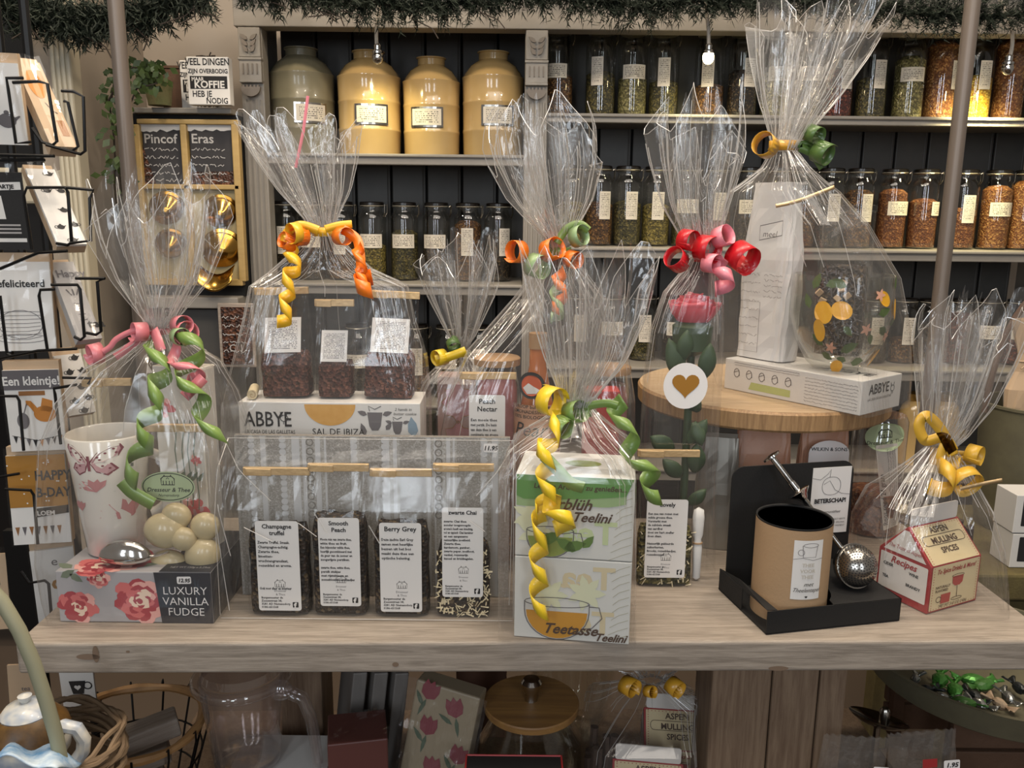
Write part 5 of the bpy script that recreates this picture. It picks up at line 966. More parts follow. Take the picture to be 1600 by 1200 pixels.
tail(g4, 'ribbon_green', [(870, 380, yn), (885, 358, yn), (905, 350, yn), (920, 360, yn)], 12); curl(g4, 'ribbon_orange', [(872, 425, yn - .02), (876, 455, yn - .03), (870, 485, yn - .04)], 10, 2.2, 18); curl(g4, 'ribbon_sage', [(866, 440, yn - .025), (872, 480, yn - .04), (868, 500, yn - .045)], 9, 2, 16)
price(g4, plane(P(963, 522, Y4 - .06)), 0, 0, '22.95', .15, 26 * s4, 14 * s4) if False else None
# smaller bag behind on the pilaster side
Yq = 1.38; q = P(686, 700, Yq); sq = mpp(q); hh = P(700, 590, Yq).z - TZ
mat('moroccan', 'a98d88', .5); t, fr, *_ = carton('tea_box', 'dusty pink tea box with golden arabesque outline behind the cookie box', 'box', (P(684, 700, Yq).x, Yq, TZ + .0012), 58 * sq, .05, hh, 0, 'moroccan'); m_ = MB(); g_ = MB()
for k in range(3): x, z = 32 * sq, hh - (40 + 62 * k) * sq; m_.shape(fr, [(x + a * sq, z + b_ * sq) for a, b_ in ((0, 34), (8, 22), (20, 20), (18, 8), (26, 0), (18, -8), (20, -20), (8, -22), (0, -34), (-8, -22), (-20, -20), (-18, -8), (-26, 0), (-18, 8), (-20, 20), (-8, 22))]); g_.stroke(fr, [(x + a * sq, z + b_ * sq) for a, b_ in ((0, 34), (8, 22), (20, 20), (18, 8), (26, 0), (18, -8), (20, -20), (8, -22), (0, -34), (-8, -22), (-20, -20), (-18, -8), (-26, 0), (-18, 8), (-20, 20), (-8, 22))], .0012, True, .0008)
m_.build('arabesque_print', 'dusty_pink', t, kind='stuff'); g_.build('gold_outline', 'gold_print', t, kind='stuff')
mat('dark_green_tin', '28301f', .35, coat=.3); q = P(668, 640, Yq - .01); MBt = lathe_thing('green_tin', 'dark green tea tin half hidden behind the cookie box', 'tin', 666, Yq + .015, TZ + .0012, [('body', [(.017, 0), (.0175, .004), (.0175, P(668, 648, Yq).z - TZ - .012)], 'dark_green_tin', {}), ('lid', [(.0182, P(668, 648, Yq).z - TZ - .0115), (.0182, P(668, 648, Yq).z - TZ), (0, P(668, 648, Yq).z - TZ + .001)], 'dark_green_tin', {})])
g4b = bag('smaller cellophane bag with yellow ribbon, tucked behind the tall middle bag', Yq - .03, Yq + .016, [(870, 632, 764, .062, .9), (760, 632, 764, .062, .9), (660, 635, 762, .06, .9), (600, 660, 762, .05, .6), (570, 690, 745, .025, .2), (552, 708, 728, .011, 0), (530, 698, 742, .02, 0), (470, 672, 770, .04, 0), (410, 652, 788, .05, 0), (355, 646, 790, .05, 0)], 5, 17, .38, inner=2)
yn = Yq - .01; band(g4b, 'ribbon_lemon', 718, 552, Yq + .016, 26, 10, .012)
for pth, rad, tr, wd, c_ in (([(695, 556, yn), (680, 560, yn)], 11, 1.2, 18, 'ribbon_lemon'), ([(705, 530, yn), (712, 545, yn)], 9, 1.5, 14, 'ribbon_dark_green')): curl(g4b, c_, pth, rad, tr, wd, 'ribbon_loop')
tail(g4b, 'ribbon_lemon', [(680, 562, yn - .01), (700, 558, yn - .01), (728, 548, yn - .01)], 14)
# ================================================================== gift 5: two stacked glass cartons, green and white
B = T(803, 994); s5 = mpp(B); w5, d5 = 178 * s5, .105; rz5 = -.13; hl = 130 * s5 * 1.03; hu = 128 * s5 * 1.02
mat('white_gloss', 'd6d5cf', .35); mat('meadow_green', '5f8f4a', .4); mat('green_fade', '97b07f', .4); mat('letter_green', 'c3cf9f', .5); mat('letter_tan', 'd3c4a0', .5); mat('tea_amber', 'c98f2e', .35); mat('tea_olive', '8c9a4c', .35); mat('print_leaf', '5b7a34', .5); mat('flower_pale', 'd8d9b8', .5); mat('wave_line', 'a9a48f', .6); mat('brown_ink', '47301f', .6)
def teacup(t, fr, x, y, sx, tea, m2):
    k = MB(); a = [(x - sx + sx * .0, y + sx * .35)] ; bowl = [(x + sx * math.cos(u), y + sx * .95 * math.sin(u)) for u in [pi + pi * i / 14 for i in range(15)]]
    MB().shape(fr, [(x + sx * .95 * math.cos(u), y - sx * .02 + sx * .9 * math.sin(u)) for u in [pi + pi * i / 14 for i in range(15)]], .0010).build('tea_print', tea, t)
    k.stroke(fr, bowl, .0011, False, .0014).stroke(fr, circ(x, y + sx * .28, sx, sx * .16, 20), .0010, True, .0014).stroke(fr, [(x - sx, y), (x - sx, y + sx * .28)], .001, False, .0014).stroke(fr, [(x + sx, y), (x + sx, y + sx * .28)], .001, False, .0014).stroke(fr, [(x + sx, y + sx * .2), (x + sx * 1.3, y + sx * .2), (x + sx * 1.4, y - sx * .15), (x + sx * 1.1, y - sx * .5), (x + sx * .8, y - sx * .55)], .0012, False, .0014); k.build('cup_print', m2, t)
for up_, h_, zo in ((0, hl, 0), (1, hu, hl + .0012)):
    t, fr, rg, lf, tp, bx = carton('glass_carton', 'green and white tea glass carton, upper one of the stacked pair' if up_ else 'white tea glass carton with amber tea print, lower one of the pair', 'box', (B.x, B.y, B.z + zo), w5, d5, h_, rz5, 'white_gloss', 'stacked tea glass cartons')
    m_ = MB(); rr2 = random.Random(up_)
    for wd_, yy in ((('Tea', .66), ('Tea', .12)) if not up_ else (('Tea', .20), ('Tea', -.10))):
        if h_ * yy > -.001: m_.text(wd_, .042, lambda X_, Y_, D: fr(w5 * .86 - X_, Y_, D), 0, h_ * max(yy, .02), bold=.0012, o=.0004, wx=1.1)
    m_.build('pale_lettering', 'letter_tan' if not up_ else 'letter_green', t); m_ = MB()
    for k in range(10): y0 = h_ * (.06 + .094 * k); m_.stroke(fr, [(w5 * (.80 + .05 * math.sin(k * .3)), y0 - .006), (w5 * .9, y0 + .001), (w5 * .985, y0 + .006)], .0007)
    for k in range(11): m_.stroke(rg, [(.004, h_ * (.05 + .085 * k)), (d5 * .5, h_ * (.06 + .085 * k)), (d5 - .004, h_ * (.055 + .085 * k))], .0008)
    m_.build('wave_lines', 'wave_line', t, kind='stuff'); fl = MB()
    for cx, cy in (((.30, .55), (.62, .60)) if not up_ else ((.14, .50), (.18, .30))):
        for a in range(7): fl.shape(fr, leaf2(cx * w5, cy * h_, .026, .012, a * .9), .0007 + a * .00002)
    fl.build('flower_print', 'flower_pale', t, kind='stuff')
    if up_:
        n_ = 14; MB().shape(fr, [(.0015, h_ - .001)] + [(.0015, h_ * .62)] + [(w5 * i / n_, h_ * (.60 + .10 * (i / n_) ** 2 + .015 * math.sin(i))) for i in range(1, n_)] + [(w5 * .93, h_ * .80), (w5 - .0015, h_ - .001)], .0009).build('green_field', 'green_fade', t); MB().shape(fr, [(.0015, h_ - .001), (.0015, h_ * .74)] + [(w5 * i / n_, h_ * (.70 + .10 * (i / n_) ** 2)) for i in range(1, n_)] + [(w5 * .95, h_ * .86), (w5 - .0015, h_ - .001)], .0012).build('green_band', 'meadow_green', t)
        m_ = MB().text('Leichte Art, Tee zu genießen...', .0095, fr, w5 * .93, h_ * .84, 'RIGHT', bold=.0002, o=.0018, shear=.15).text('Erblüh', .021, fr, w5 * .64, h_ * .60, 'RIGHT', shear=.4, bold=.0004, o=.0018).text('Teelini', .018, fr, w5 * .80, h_ * .46, 'RIGHT', shear=.4, bold=.0004, o=.0018); m_.build('lettering', 'brown_ink', t)
        teacup(t, fr, w5 * .30, h_ * .26, w5 * .20, 'tea_olive', 'ink_soft'); lv = MB()
        for cx, cy, l, a in ((.42, .12, .03, .3), (.52, .10, .03, 2.6), (.58, .14, .022, .9), (.22, .18, .03, .5)): lv.shape(fr, leaf2(cx * w5, cy * h_, l, l * .5, a), .0018)
        lv.build('leaf_print', 'print_leaf', t, kind='stuff'); m_ = MB()
        for k in range(7): m_.stroke(tp, [(w5 * .12, .012 + .0035 * k), (w5 * .88, .012 + .0035 * k)], .0006)
        m_.build('small_print', 'ink_soft', t, kind='stuff'); m_ = MB().shape(tp, circ(w5 * .55, .055, .024, .014, 18)); m_.build('top_leaf_print', 'tea_olive', t)
    else:
        teacup(t, fr, w5 * .37, h_ * .36, w5 * .28, 'tea_amber', 'ink_soft'); MB().text('Teetasse', .020, fr, w5 * .25, h_ * .085, shear=.4, bold=.0005, o=.0018).text('Teelini', .015, fr, w5 * .70, h_ * .01 + .002, shear=.4, bold=.0004, o=.0018).build('lettering', 'brown_ink', t)
cx5 = B.x + w5 / 2; g5 = bag('cellophane bag with yellow and green curls over the tea glass cartons', B.y + .02, B.y + .043, [(1006, 786, 995, .073, 1), (930, 786, 996, .073, 1), (865, 786, 996, .073, 1), (735, 787, 996, .073, 1), (700, 798, 988, .066, .8), (675, 835, 962, .05, .4), (640, 884, 926, .015, 0), (622, 875, 940, .02, 0), (570, 858, 985, .045, 0), (500, 842, 1015, .06, 0), (430, 832, 1030, .065, 0), (375, 830, 1034, .06, 0)], 6, 23, .42, None, rz5, inner=3)
yn = B.y + .03; band(g5, 'ribbon_green', 905, 642, B.y + .052, 40, 14, .016)
for pth, rad, tr, wd, c_ in (([(850, 622, yn), (872, 628, yn)], 20, 1.3, 28, 'ribbon_lemon'), ([(885, 645, yn), (900, 632, yn), (912, 640, yn)], 15, 1.6, 26, 'ribbon_green'), ([(868, 660, yn - .02), (890, 672, yn - .02)], 14, 1.2, 22, 'ribbon_green')): curl(g5, c_, pth, rad, tr, wd, 'ribbon_loop')
tail(g5, 'ribbon_green', [(910, 636, yn), (945, 630, yn), (965, 634, yn)], 13); curl(g5, 'ribbon_green', [(962, 630, yn - .005), (975, 665, yn - .015), (990, 710, yn - .03), (1015, 745, yn - .035), (1020, 775, yn - .035)], 15, 3.4, 25, ph=.5); tail(g5, 'ribbon_green', [(850, 712, yn - .045), (872, 735, yn - .050), (892, 755, yn - .050), (912, 762, yn - .050)], 19)
curl(g5, 'ribbon_lemon', [(882, 640, yn - .01), (862, 680, yn - .035), (850, 715, yn - .052), (856, 760, yn - .056), (850, 800, yn - .056)], 14, 4.4, 24); curl(g5, 'ribbon_lemon', [(855, 785, yn - .06), (876, 800, yn - .062), (880, 830, yn - .062)], 17, 1.7, 26); curl(g5, 'ribbon_lemon', [(846, 805, yn - .058), (842, 860, yn - .058), (842, 910, yn - .058), (842, 962, yn - .058)], 13, 3.6, 26, ph=1)
# ================================================================== gift 9: Lovely tea bag, and gift 6: soap rose behind it
B = T(1037, 917); s6 = mpp(B); d_ = .026; w_ = 92 * s6; yc = B.y + d_ / 2; h_ = P(1037, 706, yc).z - TZ
o = tea_bag('clear green tea bag labelled Lovely in front of the wrapped rose', (B.x, yc, TZ + .0012), .0, w_, d_, h_, .44, 'tea_green', seed=99, chips=('cream_paper', 60), group=None)
zz = lambda py: P(1037, py, B.y).z - TZ
tea_label(o, plane((0, -d_ / 2 - .0012, 0)), -32 * s6, max(zz(903), .006), 31 * s6, zz(781), ('Lovely',), ('Een zee van rozen met', 'milde groene thee.', 'Versterkt met', 'de subtiele smaak', 'van aardbei', 'doet uw hart sneller', 'doen slaan.', '', 'Natuurlijk gekleurde', 'suikerharten,', 'Brooks, rozenblaadjes,', 'rozenknopjes.'), .0048, .0088, icon=.26)
q = T(1086, 912); t = thing('scoop', 'small white scoop leaning beside the Lovely tea bag', 'scoop', q + V((.004, .012, .001)), rot=(-.05, 0, .1)); hz = P(1088, 800, q.y).z - TZ
MB().lathe([(.001, 0), (.006, .004), (.0075, hz * .45), (.0055, hz * .56), (.008, hz * .62), (.0095, hz * .85), (.008, hz * .96), (0, hz)], 16, sy=.6).build('body', 'white', t, smooth=True, ang=2); MB().lathe([(.0078, hz * .50), (.0078, hz * .52)], 14, sy=.7).build('twine', 'kraft', t)
Yr = B.y + .068; zr = TZ + .0012
mat('rose_red', 'c8404e', .5, col2='d75a64', var=.3, vscale=30); mat('rose_leaf', '33462f', .5, col2='43583a', var=.25, vscale=25); mat('rose_stem', '37482f', .5)
q = P(1084, 476, Yr); sr = mpp(q); rs = thing('soap_rose', 'coral red artificial rose on a thick leafy stem inside tall bag', 'flower', (q.x, Yr, zr)); zq = q.z - zr; R0 = 37 * sr
r_ = random.Random(31)
MB().lathe([(R0 * .55, zq - R0 * .8), (R0 * .95, zq - R0 * .35), (R0 * .98, zq), (R0 * .6, zq + R0 * .15), (0, zq + R0 * .22)], 26, sy=.9).build('bloom_heart', 'rose_red', rs, smooth=True)
for i in range(15):
    a = i * 2.4; rr = R0 * (1.02 - .058 * i); zc2 = zq + R0 * (-.28 + .030 * i); pm = MB()
    pm.grid(lambda u, v: V(((rr + .003 * math.sin(u * pi) * v) * math.cos(a + (u - .5) * 1.9) * (.72 + .32 * math.sin(v * 1.5)), (rr + .002) * .9 * math.sin(a + (u - .5) * 1.9) * (.72 + .32 * math.sin(v * 1.5)), zc2 + R0 * (-.42 + v * .66 + .10 * math.sin(u * pi)) + .0016 * v)), 10, 6); pm.build('petal', 'rose_red', rs, smooth=True, ang=3, solid=.0012)
MB().lathe([(.006, .004), (.006, zq - R0 * 2.2), (R0 * .80, zq - R0 * 1.9), (R0 * .86, zq - R0 * .9), (R0 * .6, zq - R0 * .7)], 18).build('stem', 'rose_stem', rs, smooth=True)
for i, (px, py, l, wd, a, tw) in enumerate(((1060, 590, 70, 30, 1.9, -.02), (1094, 588, 58, 28, 1.45, -.022), (1062, 560, 50, 26, 1.5, -.024), (1090, 640, 55, 28, 2.2, -.012), (1072, 690, 50, 26, 1.0, -.015), (1050, 700, 46, 30, 2.6, -.014), (1084, 735, 50, 30, 1.6, -.012), (1062, 740, 44, 26, 2.4, -.016), (1080, 655, 40, 22, -1.2, -.02), (1072, 785, 40, 22, .8, -.012))):
    c = P(px, py, Yr) - V((q.x, Yr, zr)); lf_ = MB(); lf_.grid(lambda u, v: V((c.x + math.cos(a) * u * l * sr - math.sin(a) * (v - .5) * wd * sr * math.sin(pi * min(1, u * .93 + .07)) ** .8, tw - .008 * math.sin(u * 2.5) + .006 * abs(v - .5), c.z + math.sin(a) * u * l * sr + math.cos(a) * (v - .5) * wd * sr * math.sin(pi * min(1, u * .93 + .07)) ** .8)), 8, 4); lf_.build('leaf', 'rose_leaf', rs, smooth=True, ang=3, solid=.0008)
g6 = bag('tall narrow cellophane bag with red and pink bow round the rose', Yr - .025, Yr, [(892, 1003, 1118, .041, .8), (740, 1004, 1120, .039, .8), (600, 1012, 1129, .039, .8), (520, 1024, 1132, .040, .8), (460, 1044, 1132, .037, .6), (425, 1072, 1128, .022, .2), (400, 1086, 1122, .012, 0), (382, 1076, 1132, .018, 0), (320, 1048, 1150, .035, 0), (250, 1034, 1172, .05, 0), (190, 1028, 1184, .055, 0), (125, 1030, 1190, .055, 0)], 6, 29, .42, inner=2)
yn = Yr - .02; band(g6, 'ribbon_red', 1104, 402, Yr, 38, 14, .014)
for pth, rad, tr, wd, c_ in (([(1062, 408, yn), (1050, 402, yn)], 15, 1.4, 24, 'ribbon_red'), ([(1068, 372, yn), (1082, 378, yn)], 14, 1.4, 22, 'ribbon_red'), ([(1095, 385, yn), (1112, 392, yn)], 18, 1.5, 26, 'ribbon_red'), ([(1118, 372, yn), (1138, 366, yn)], 14, 1.4, 22, 'ribbon_rose'), ([(1145, 385, yn), (1168, 400, yn), (1172, 418, yn)], 20, 1.5, 30, 'ribbon_red'), ([(1100, 408, yn - .01), (1120, 414, yn - .01)], 13, 1.2, 22, 'ribbon_rose')): curl(g6, c_, pth, rad, tr, wd, 'ribbon_loop')
curl(g6, 'ribbon_rose', [(1118, 410, yn - .01), (1132, 430, yn - .015), (1130, 455, yn - .02)], 13, 1.9, 22)
c = P(1071, 603, Yr - .0445); mp = plane(c + V((0, -.0005, 0))); so = MB().prism(mp, circ(0, 0, 34 * sr, 36 * sr, 32), .0006).build('round_sticker', 'sticker_white', g6, W=True); MB().shape(mp, heart(0, .002, 21 * sr), .0006).build('gold_heart', 'gold_print', so, W=True)
# ================================================================== round wooden board and gift 7
Yb = 1.452; cb_ = P(1188, 645, 1.243); zt7 = cb_.z; Rb = 188 * mpp(P(1188, 640, Yb)); xb7 = P(1186, 640, Yb).x; zb7 = P(1188, 677, 1.243).z
cs7 = thing('round_board', 'round pale wooden board raised on a short post, boxes and jars below', 'stand', (xb7, Yb, TZ + .0008))
pr = [(Rb - .004, zb7 - TZ), (Rb, zb7 - TZ + .004), (Rb + .001, zt7 - TZ - .004)]
MB().lathe(pr + [(Rb - .002, zt7 - TZ)], 72).build('board', 'board_edge', cs7, smooth=True, ang=.5); MB().lathe([(Rb - .0025, zt7 - TZ + .0002), (0, zt7 - TZ + .0006)], 72).build('board_face', 'board_wood', cs7)
MB().lathe([(.032, 0), (.032, .012), (.02, .02), (.018, zb7 - TZ - .012), (.05, zb7 - TZ - .0005)], 24, (.02, .10, 0)).build('post', 'leg_wood', cs7, smooth=True)
B = P(1343, 650, Yb - .145); zc7 = zt7 + .0018; c0 = PZ(1343, 650, zc7); c1 = PZ(1131, 606, zc7); c2 = PZ(1409, 632, zc7)
ax = (c0 - c1); w7 = ax.length; rz7 = math.atan2(ax.y, ax.x); h7 = (P(1343, 596, c0.y).z - zc7); d7 = .115
mat('box_white', 'd0cdc9', .5); t, fr, rg, lf, tp, bx = carton('flat_cookie_box', 'flat white cookie box with small grey drawings on the round board', 'box', c1, w7, d7, h7, rz7, 'box_white')
m_ = MB(); rr2 = random.Random(2)
for i in range(5): x = w7 * (.10 + .10 * i); m_.stroke(fr, circ(x, h7 * .58, w7 * .022, h7 * .14, 10), .0012, True); m_.stroke(fr, [(x - .006, h7 * .58), (x + .004, h7 * .66), (x + .006, h7 * .5)], .0012)
for k in range(8): squig(m_, fr, w7 * .62, h7 * (.1 + .1 * k), w7 * .36, h7 * .045, .0006, rr2)
for k in range(2): squig(m_, fr, w7 * .08, h7 * (.82 + .07 * k), w7 * .5, h7 * .03, .0006, rr2)
m_.build('drawing', 'ink_soft', t, kind='stuff'); mat('lime_print', 'a9b16c', .6); MB().shape(fr, [(w7 * .2, h7 * .12), (w7 * .52, h7 * .12), (w7 * .52, h7 * .34), (w7 * .22, h7 * .36)], .0003).build('lime_patch', 'lime_print', t)
m_ = MB().text('ABBYE', .022, rg, .020, h7 * .56, bold=.0003, wx=.9).text('LA CASA DE LAS GALLETAS', .0055, rg, .018, h7 * .38); printed_hen(m_, rg, .088, h7 * .62, .011); m_.text('ABBYE', .03, tp, w7 * .6, d7 * .4, bold=.0003)
for k in range(4): squig(m_, tp, w7 * .3, d7 * (.1 + .07 * k), w7 * .3, .004, .0006, rr2)
m_.build('lettering', 'ink', t); zbx = zc7 + h7 + .0018
# white flour bag
e = (c0 - c1).normalized(); n7 = V((-e.y, e.x, 0)); q = c1 + e * w7 * .175 + n7 * .052; sq = mpp(q); hf = P(1172, 285, q.y).z - zbx
mat('flour_paper', 'd3d0ce', .6, bump=.3, bscale=30); t = thing('flour_bag', 'tall white paper bag with printed lines standing on flat cookie box', 'paper bag', (q.x, q.y, zbx), rz7); f = MB(); r_ = random.Random(6); rr_ = []; wf, df = 88 * sq, .05
for j in range(15):
    v = j / 14; k = 1 if v < .6 else 1 - (v - .6) * 1.1; rr_.append([V((wf / 2 * (1 - .22 * max(0, v - .6) * 2.5) * sgn(math.cos(a)) * abs(math.cos(a)) ** .4 + r_.uniform(-1, 1) * .0016, df / 2 * k * sgn(math.sin(a)) * abs(math.sin(a)) ** .4 + r_.uniform(-1, 1) * .0014, hf * v + .0002)) for a in [2 * pi * i / 36 for i in range(36)]])
f.v = [p for q_ in rr_ for p in q_]; f.f = [(j * 36 + i, j * 36 + (i + 1) % 36, (j + 1) * 36 + (i + 1) % 36, (j + 1) * 36 + i) for j in range(14) for i in range(36)] + [tuple(reversed(range(36))), tuple(range(14 * 36, 15 * 36))]; f.build('bag_body', 'flour_paper', t)
mp = plane((0, -df / 2 - .0018, 0)); m_ = MB().stroke(mp, [(-wf * .1, hf * .68), (wf * .34, hf * .71), (wf * .34, hf * .79), (-wf * .1, hf * .76)], .0014, True); m_.text('meel', .014, mp, -wf * .04, hf * .70, shear=.2)
for k in range(9): squig(m_, mp, -wf * .44, hf * (.08 + .05 * k), wf * .42, .004, .0006, r_)
for k in range(5): squig(m_, mp, wf * .05, hf * (.36 + .03 * k), wf * .36, .004, .0006, r_)
m_.stroke(mp, [(-wf * .46, hf * .04), (wf * .0, hf * .04), (wf * .0, hf * .33), (-wf * .46, hf * .33)], .0008, True); m_.build('print', 'ink_soft', t, kind='stuff')
# glass bowl with lemons, tea bag in it
qb = c1 + e * w7 * .685 + n7 * .058; sq = mpp(qb); hb7 = P(1290, 428, qb.y).z - zbx; rb7 = 75 * sq
gb = thing('lemon_bowl', 'round clear glass bowl painted with lemons, leaves and blossoms', 'bowl', (qb.x, qb.y, zbx)); sh = [(rb7 * .45, 0), (rb7 * .62, hb7 * .08), (rb7 * .86, hb7 * .3), (rb7, hb7 * .58), (rb7 * .98, hb7 * .82), (rb7 * .96, hb7)]
MB().lathe([(0, .001)] + sh + [(rb7 * .94, hb7), (rb7 * .95, hb7 * .8), (rb7 * .97, hb7 * .58), (rb7 * .83, hb7 * .32), (rb7 * .55, hb7 * .1), (0, hb7 * .05)], 48).build('glass_body', 'glass', gb, smooth=True, ang=1)
def bowlmap(x, y, d=0):
    f_ = max(0, min(1, y / hb7)); zs = [p[1] / hb7 for p in sh]; k = max(i for i in range(5) if zs[i] <= f_ or i == 0); u = (f_ - zs[k]) / (zs[k + 1] - zs[k]); rr = sh[k][0] + (sh[k + 1][0] - sh[k][0]) * u + .0012 + d; a = -pi / 2 + x / rb7; return V((rr * math.cos(a), rr * math.sin(a), y))
mat('lemon', 'd99a1c', .35, col2='e3ac2e', var=.3, vscale=60); mat('lemon_leaf', '3f4f2a', .5, col2='56673a', var=.3, vscale=50); mat('blossom', 'cf9a80', .5)
lm, ll, lb_ = MB(), MB(), MB(); U = lambda px: (px - 1290) * sq * 1.05; Wz = lambda py: (556 - py) / 128 * hb7
for cx, cy, a_, b_, an in ((1240, 474, 13, 17, .2), (1264, 470, 15, 13, -.5), (1263, 548, 14, 12, .3), (1235, 498, 9, 17, .1), (1325, 455, 9, 14, .8), (1355, 470, 5, 16, .1), (1346, 535, 8, 14, 0)): lm.shape(bowlmap, [(U(cx) + p * sq, max(.001, Wz(cy) + q_ * sq)) for p, q_ in rot2(circ(0, 0, a_, b_, 16), an)], .0009)
for cx, cy, l, a_ in ((1222, 445, 26, 1.2), (1220, 470, 24, 2.0), (1240, 440, 26, .4), (1268, 440, 24, 2.8), (1268, 490, 20, -.8), (1240, 518, 24, 2.4), (1236, 528, 22, -.5), (1268, 525, 30, .5), (1290, 540, 28, .1), (1315, 475, 26, .3), (1322, 492, 26, -.5), (1345, 490, 22, .4), (1308, 500, 18, -1.2), (1352, 445, 22, 1.4), (1280, 538, 20, 2.9)): ll.shape(bowlmap, [(U(cx) + p * sq, max(.001, Wz(cy) + q_ * sq)) for p, q_ in leaf2(0, 0, l, l * .5, a_)], .0006)
for cx, cy in ((1300, 494), (1252, 520), (1345, 505), (1316, 450)):
    for k in range(5): lb_.shape(bowlmap, [(U(cx) + p * sq, max(.001, Wz(cy) + q_ * sq)) for p, q_ in leaf2(0, 0, 10, 5, k * 1.257)], .0011)
lm.build('lemon_print', 'lemon', gb, kind='stuff'); ll.build('leaf_print', 'lemon_leaf', gb, kind='stuff'); lb_.build('blossom_print', 'blossom', gb, kind='stuff')
tw = rb7 * .96; o = tea_bag('clear bag of grey leaf tea with pale cubes inside the lemon bowl', (qb.x, qb.y, zbx + .022), rz7 * .6, tw, .06, P(1280, 322, qb.y).z - zbx - .022, .60, 'tea_black', seed=55, tilt=.0, chips=('ink_soft', 200), tie='film_clear')
m_ = MB(); r_ = random.Random(9); hT = P(1280, 322, qb.y).z - zbx - .022
for i in range(7): m_.box((r_.uniform(-.4, .4) * tw, -.030, hT * r_.uniform(.3, .56)), (.010, .006, .008), rotm(r_.uniform(-.5, .5), r_.uniform(-1, 1), 0))
m_.build('candy_cube', 'kraft_pale', o, kind='stuff')
cc7 = (c0 + c1) / 2 + n7 * (d7 / 2); pc7 = proj(cc7)[0]; hp7 = (w7 / 2 + .013) / mpp(cc7)
g7 = bag('tallest cellophane bag with gold and green ribbon on the round board', cc7.y, cc7.y, [(650, pc7 - hp7, pc7 + hp7, .074, 1), (570, pc7 - hp7 - 5, pc7 + hp7, .09, 1), (500, pc7 - hp7 - 5, pc7 + hp7 * .97, .094, .95), (430, pc7 - hp7 - 3, pc7 + hp7 * .88, .092, .9), (350, 1126, 1342, .07, .75), (300, 1140, 1306, .06, .4), (262, 1185, 1268, .026, 0), (236, 1204, 1246, .014, 0), (212, 1202, 1262, .022, 0), (150, 1190, 1310, .045, 0), (90, 1182, 1350, .06, 0), (30, 1178, 1385, .065, 0), (-30, 1172, 1405, .065, 0)], 7, 37, .40, zc7 + .0005, rz7, inner=3)
Yg = cc7.y; yn = Yg - .02; band(g7, 'ribbon_gold', 1225, 228, Yg, 46, 15, .018)
for pth, rad, tr, wd, c_ in (([(1198, 228, yn), (1190, 226, yn)], 16, 1.3, 20, 'ribbon_gold'), ([(1270, 225, yn), (1282, 240, yn), (1296, 252, yn)], 15, 1.6, 26, 'ribbon_dark_green'), ([(1265, 205, yn), (1275, 215, yn)], 12, .8, 22, 'ribbon_dark_green')): curl(g7, c_, pth, rad, tr, wd, 'ribbon_loop')
tail(g7, 'ribbon_dark_green', [(1246, 226, yn), (1262, 224, yn), (1280, 222, yn)], 10); tail(g7, 'ribbon_dark_green', [(1250, 230, yn), (1270, 240, yn), (1286, 262, yn)], 14)
tail(g7, 'gold_tie', [(1212, 322, Yg - .075), (1250, 313, Yg - .078), (1304, 292, Yg - .075)], 6, 'inner_bag_strip')
# ================================================================== things below the round board
def sachet(name, label, cat, px, py, wpx, top, d_, m, top_in=.5, rz=0, group=None, tall=None, W0=None):
    b = T(px, py); s = mpp(b); t = thing(name, label, cat, (b.x, b.y + d_ / 2, TZ + .001), rz, group); h_ = (P(px, top, b.y).z - TZ); w_ = wpx * s; r = random.Random(px); f = MB(); rr_ = []
    for j in range(11):
        v = j / 10; rr_.append([V((w_ / 2 * (1 - .15 * v) * sgn(math.cos(a)) * abs(math.cos(a)) ** .4 + r.uniform(-1, 1) * .0012, d_ / 2 * (1 - .92 * v ** 2) * sgn(math.sin(a)) * abs(math.sin(a)) ** .4 + r.uniform(-1, 1) * .001, h_ * v)) for a in [2 * pi * i / 32 for i in range(32)]])
    f.v = [p for q_ in rr_ for p in q_]; f.f = [(j * 32 + i, j * 32 + (i + 1) % 32, (j + 1) * 32 + (i + 1) % 32, (j + 1) * 32 + i) for j in range(10) for i in range(32)] + [tuple(reversed(range(32))), tuple(range(320, 352))]; f.build('bag_body', m, t); return t, w_, h_, d_
mat('silver_bag', '8f897f', .35, metal=.3, bump=.3, bscale=30)
t, w_, h_, d_ = sachet('gable_bag', 'grey folded gable bag standing behind the Lovely tea under the board', 'bag', 1119, 858, 70, 690, .05, 'silver_bag', rz=-.2); MB().box((0, 0, h_ + .004), (w_ * .8, .005, .008)).build('folded_top', 'silver_bag', t, bevel=.001)
mat('peach_candy', 'b98468', .4, col2='c79a80', var=.3, vscale=30); t, w_, h_, d_ = sachet('candy_bag', 'clear bag of pink peach sweets behind the black display', 'bag', 1190, 850, 96, 680, .06, 'peach_candy')
t, w_, h_, d_ = sachet('peach_bag', 'clear bag with arched white fruit label below the round board', 'bag', 1282, 848, 84, 672, .05, 'peach_candy'); mp = plane((0, -d_ / 2 - .001, 0)); so = MB().shape(mp, [(-.034, h_ * .55), (.034, h_ * .55), (.034, h_ * .80)] + [(.034 * math.cos(a), h_ * .80 + .022 * math.sin(a)) for a in [pi * i / 12 for i in range(1, 12)]] + [(-.034, h_ * .80)], .0016).build('arched_label', 'sticker_white', t); MB().text('WILKIN & SONS', .0085, mp, 0, h_ * .82, 'CENTER', o=.002, bold=.0001).text('PEACH', .011, mp, .004, h_ * .66, 'CENTER', o=.002, bold=.0001).build('lettering', 'ink', so)
b = T(1372, 838); s = mpp(b); hR = P(1370, 648, b.y + .03).z - TZ; t = thing('tea_cylinder', 'tall clear tube of rooibos with green oval and leaning white label', 'jar', (b.x, b.y + .034, TZ + .001)); r = 40 * s
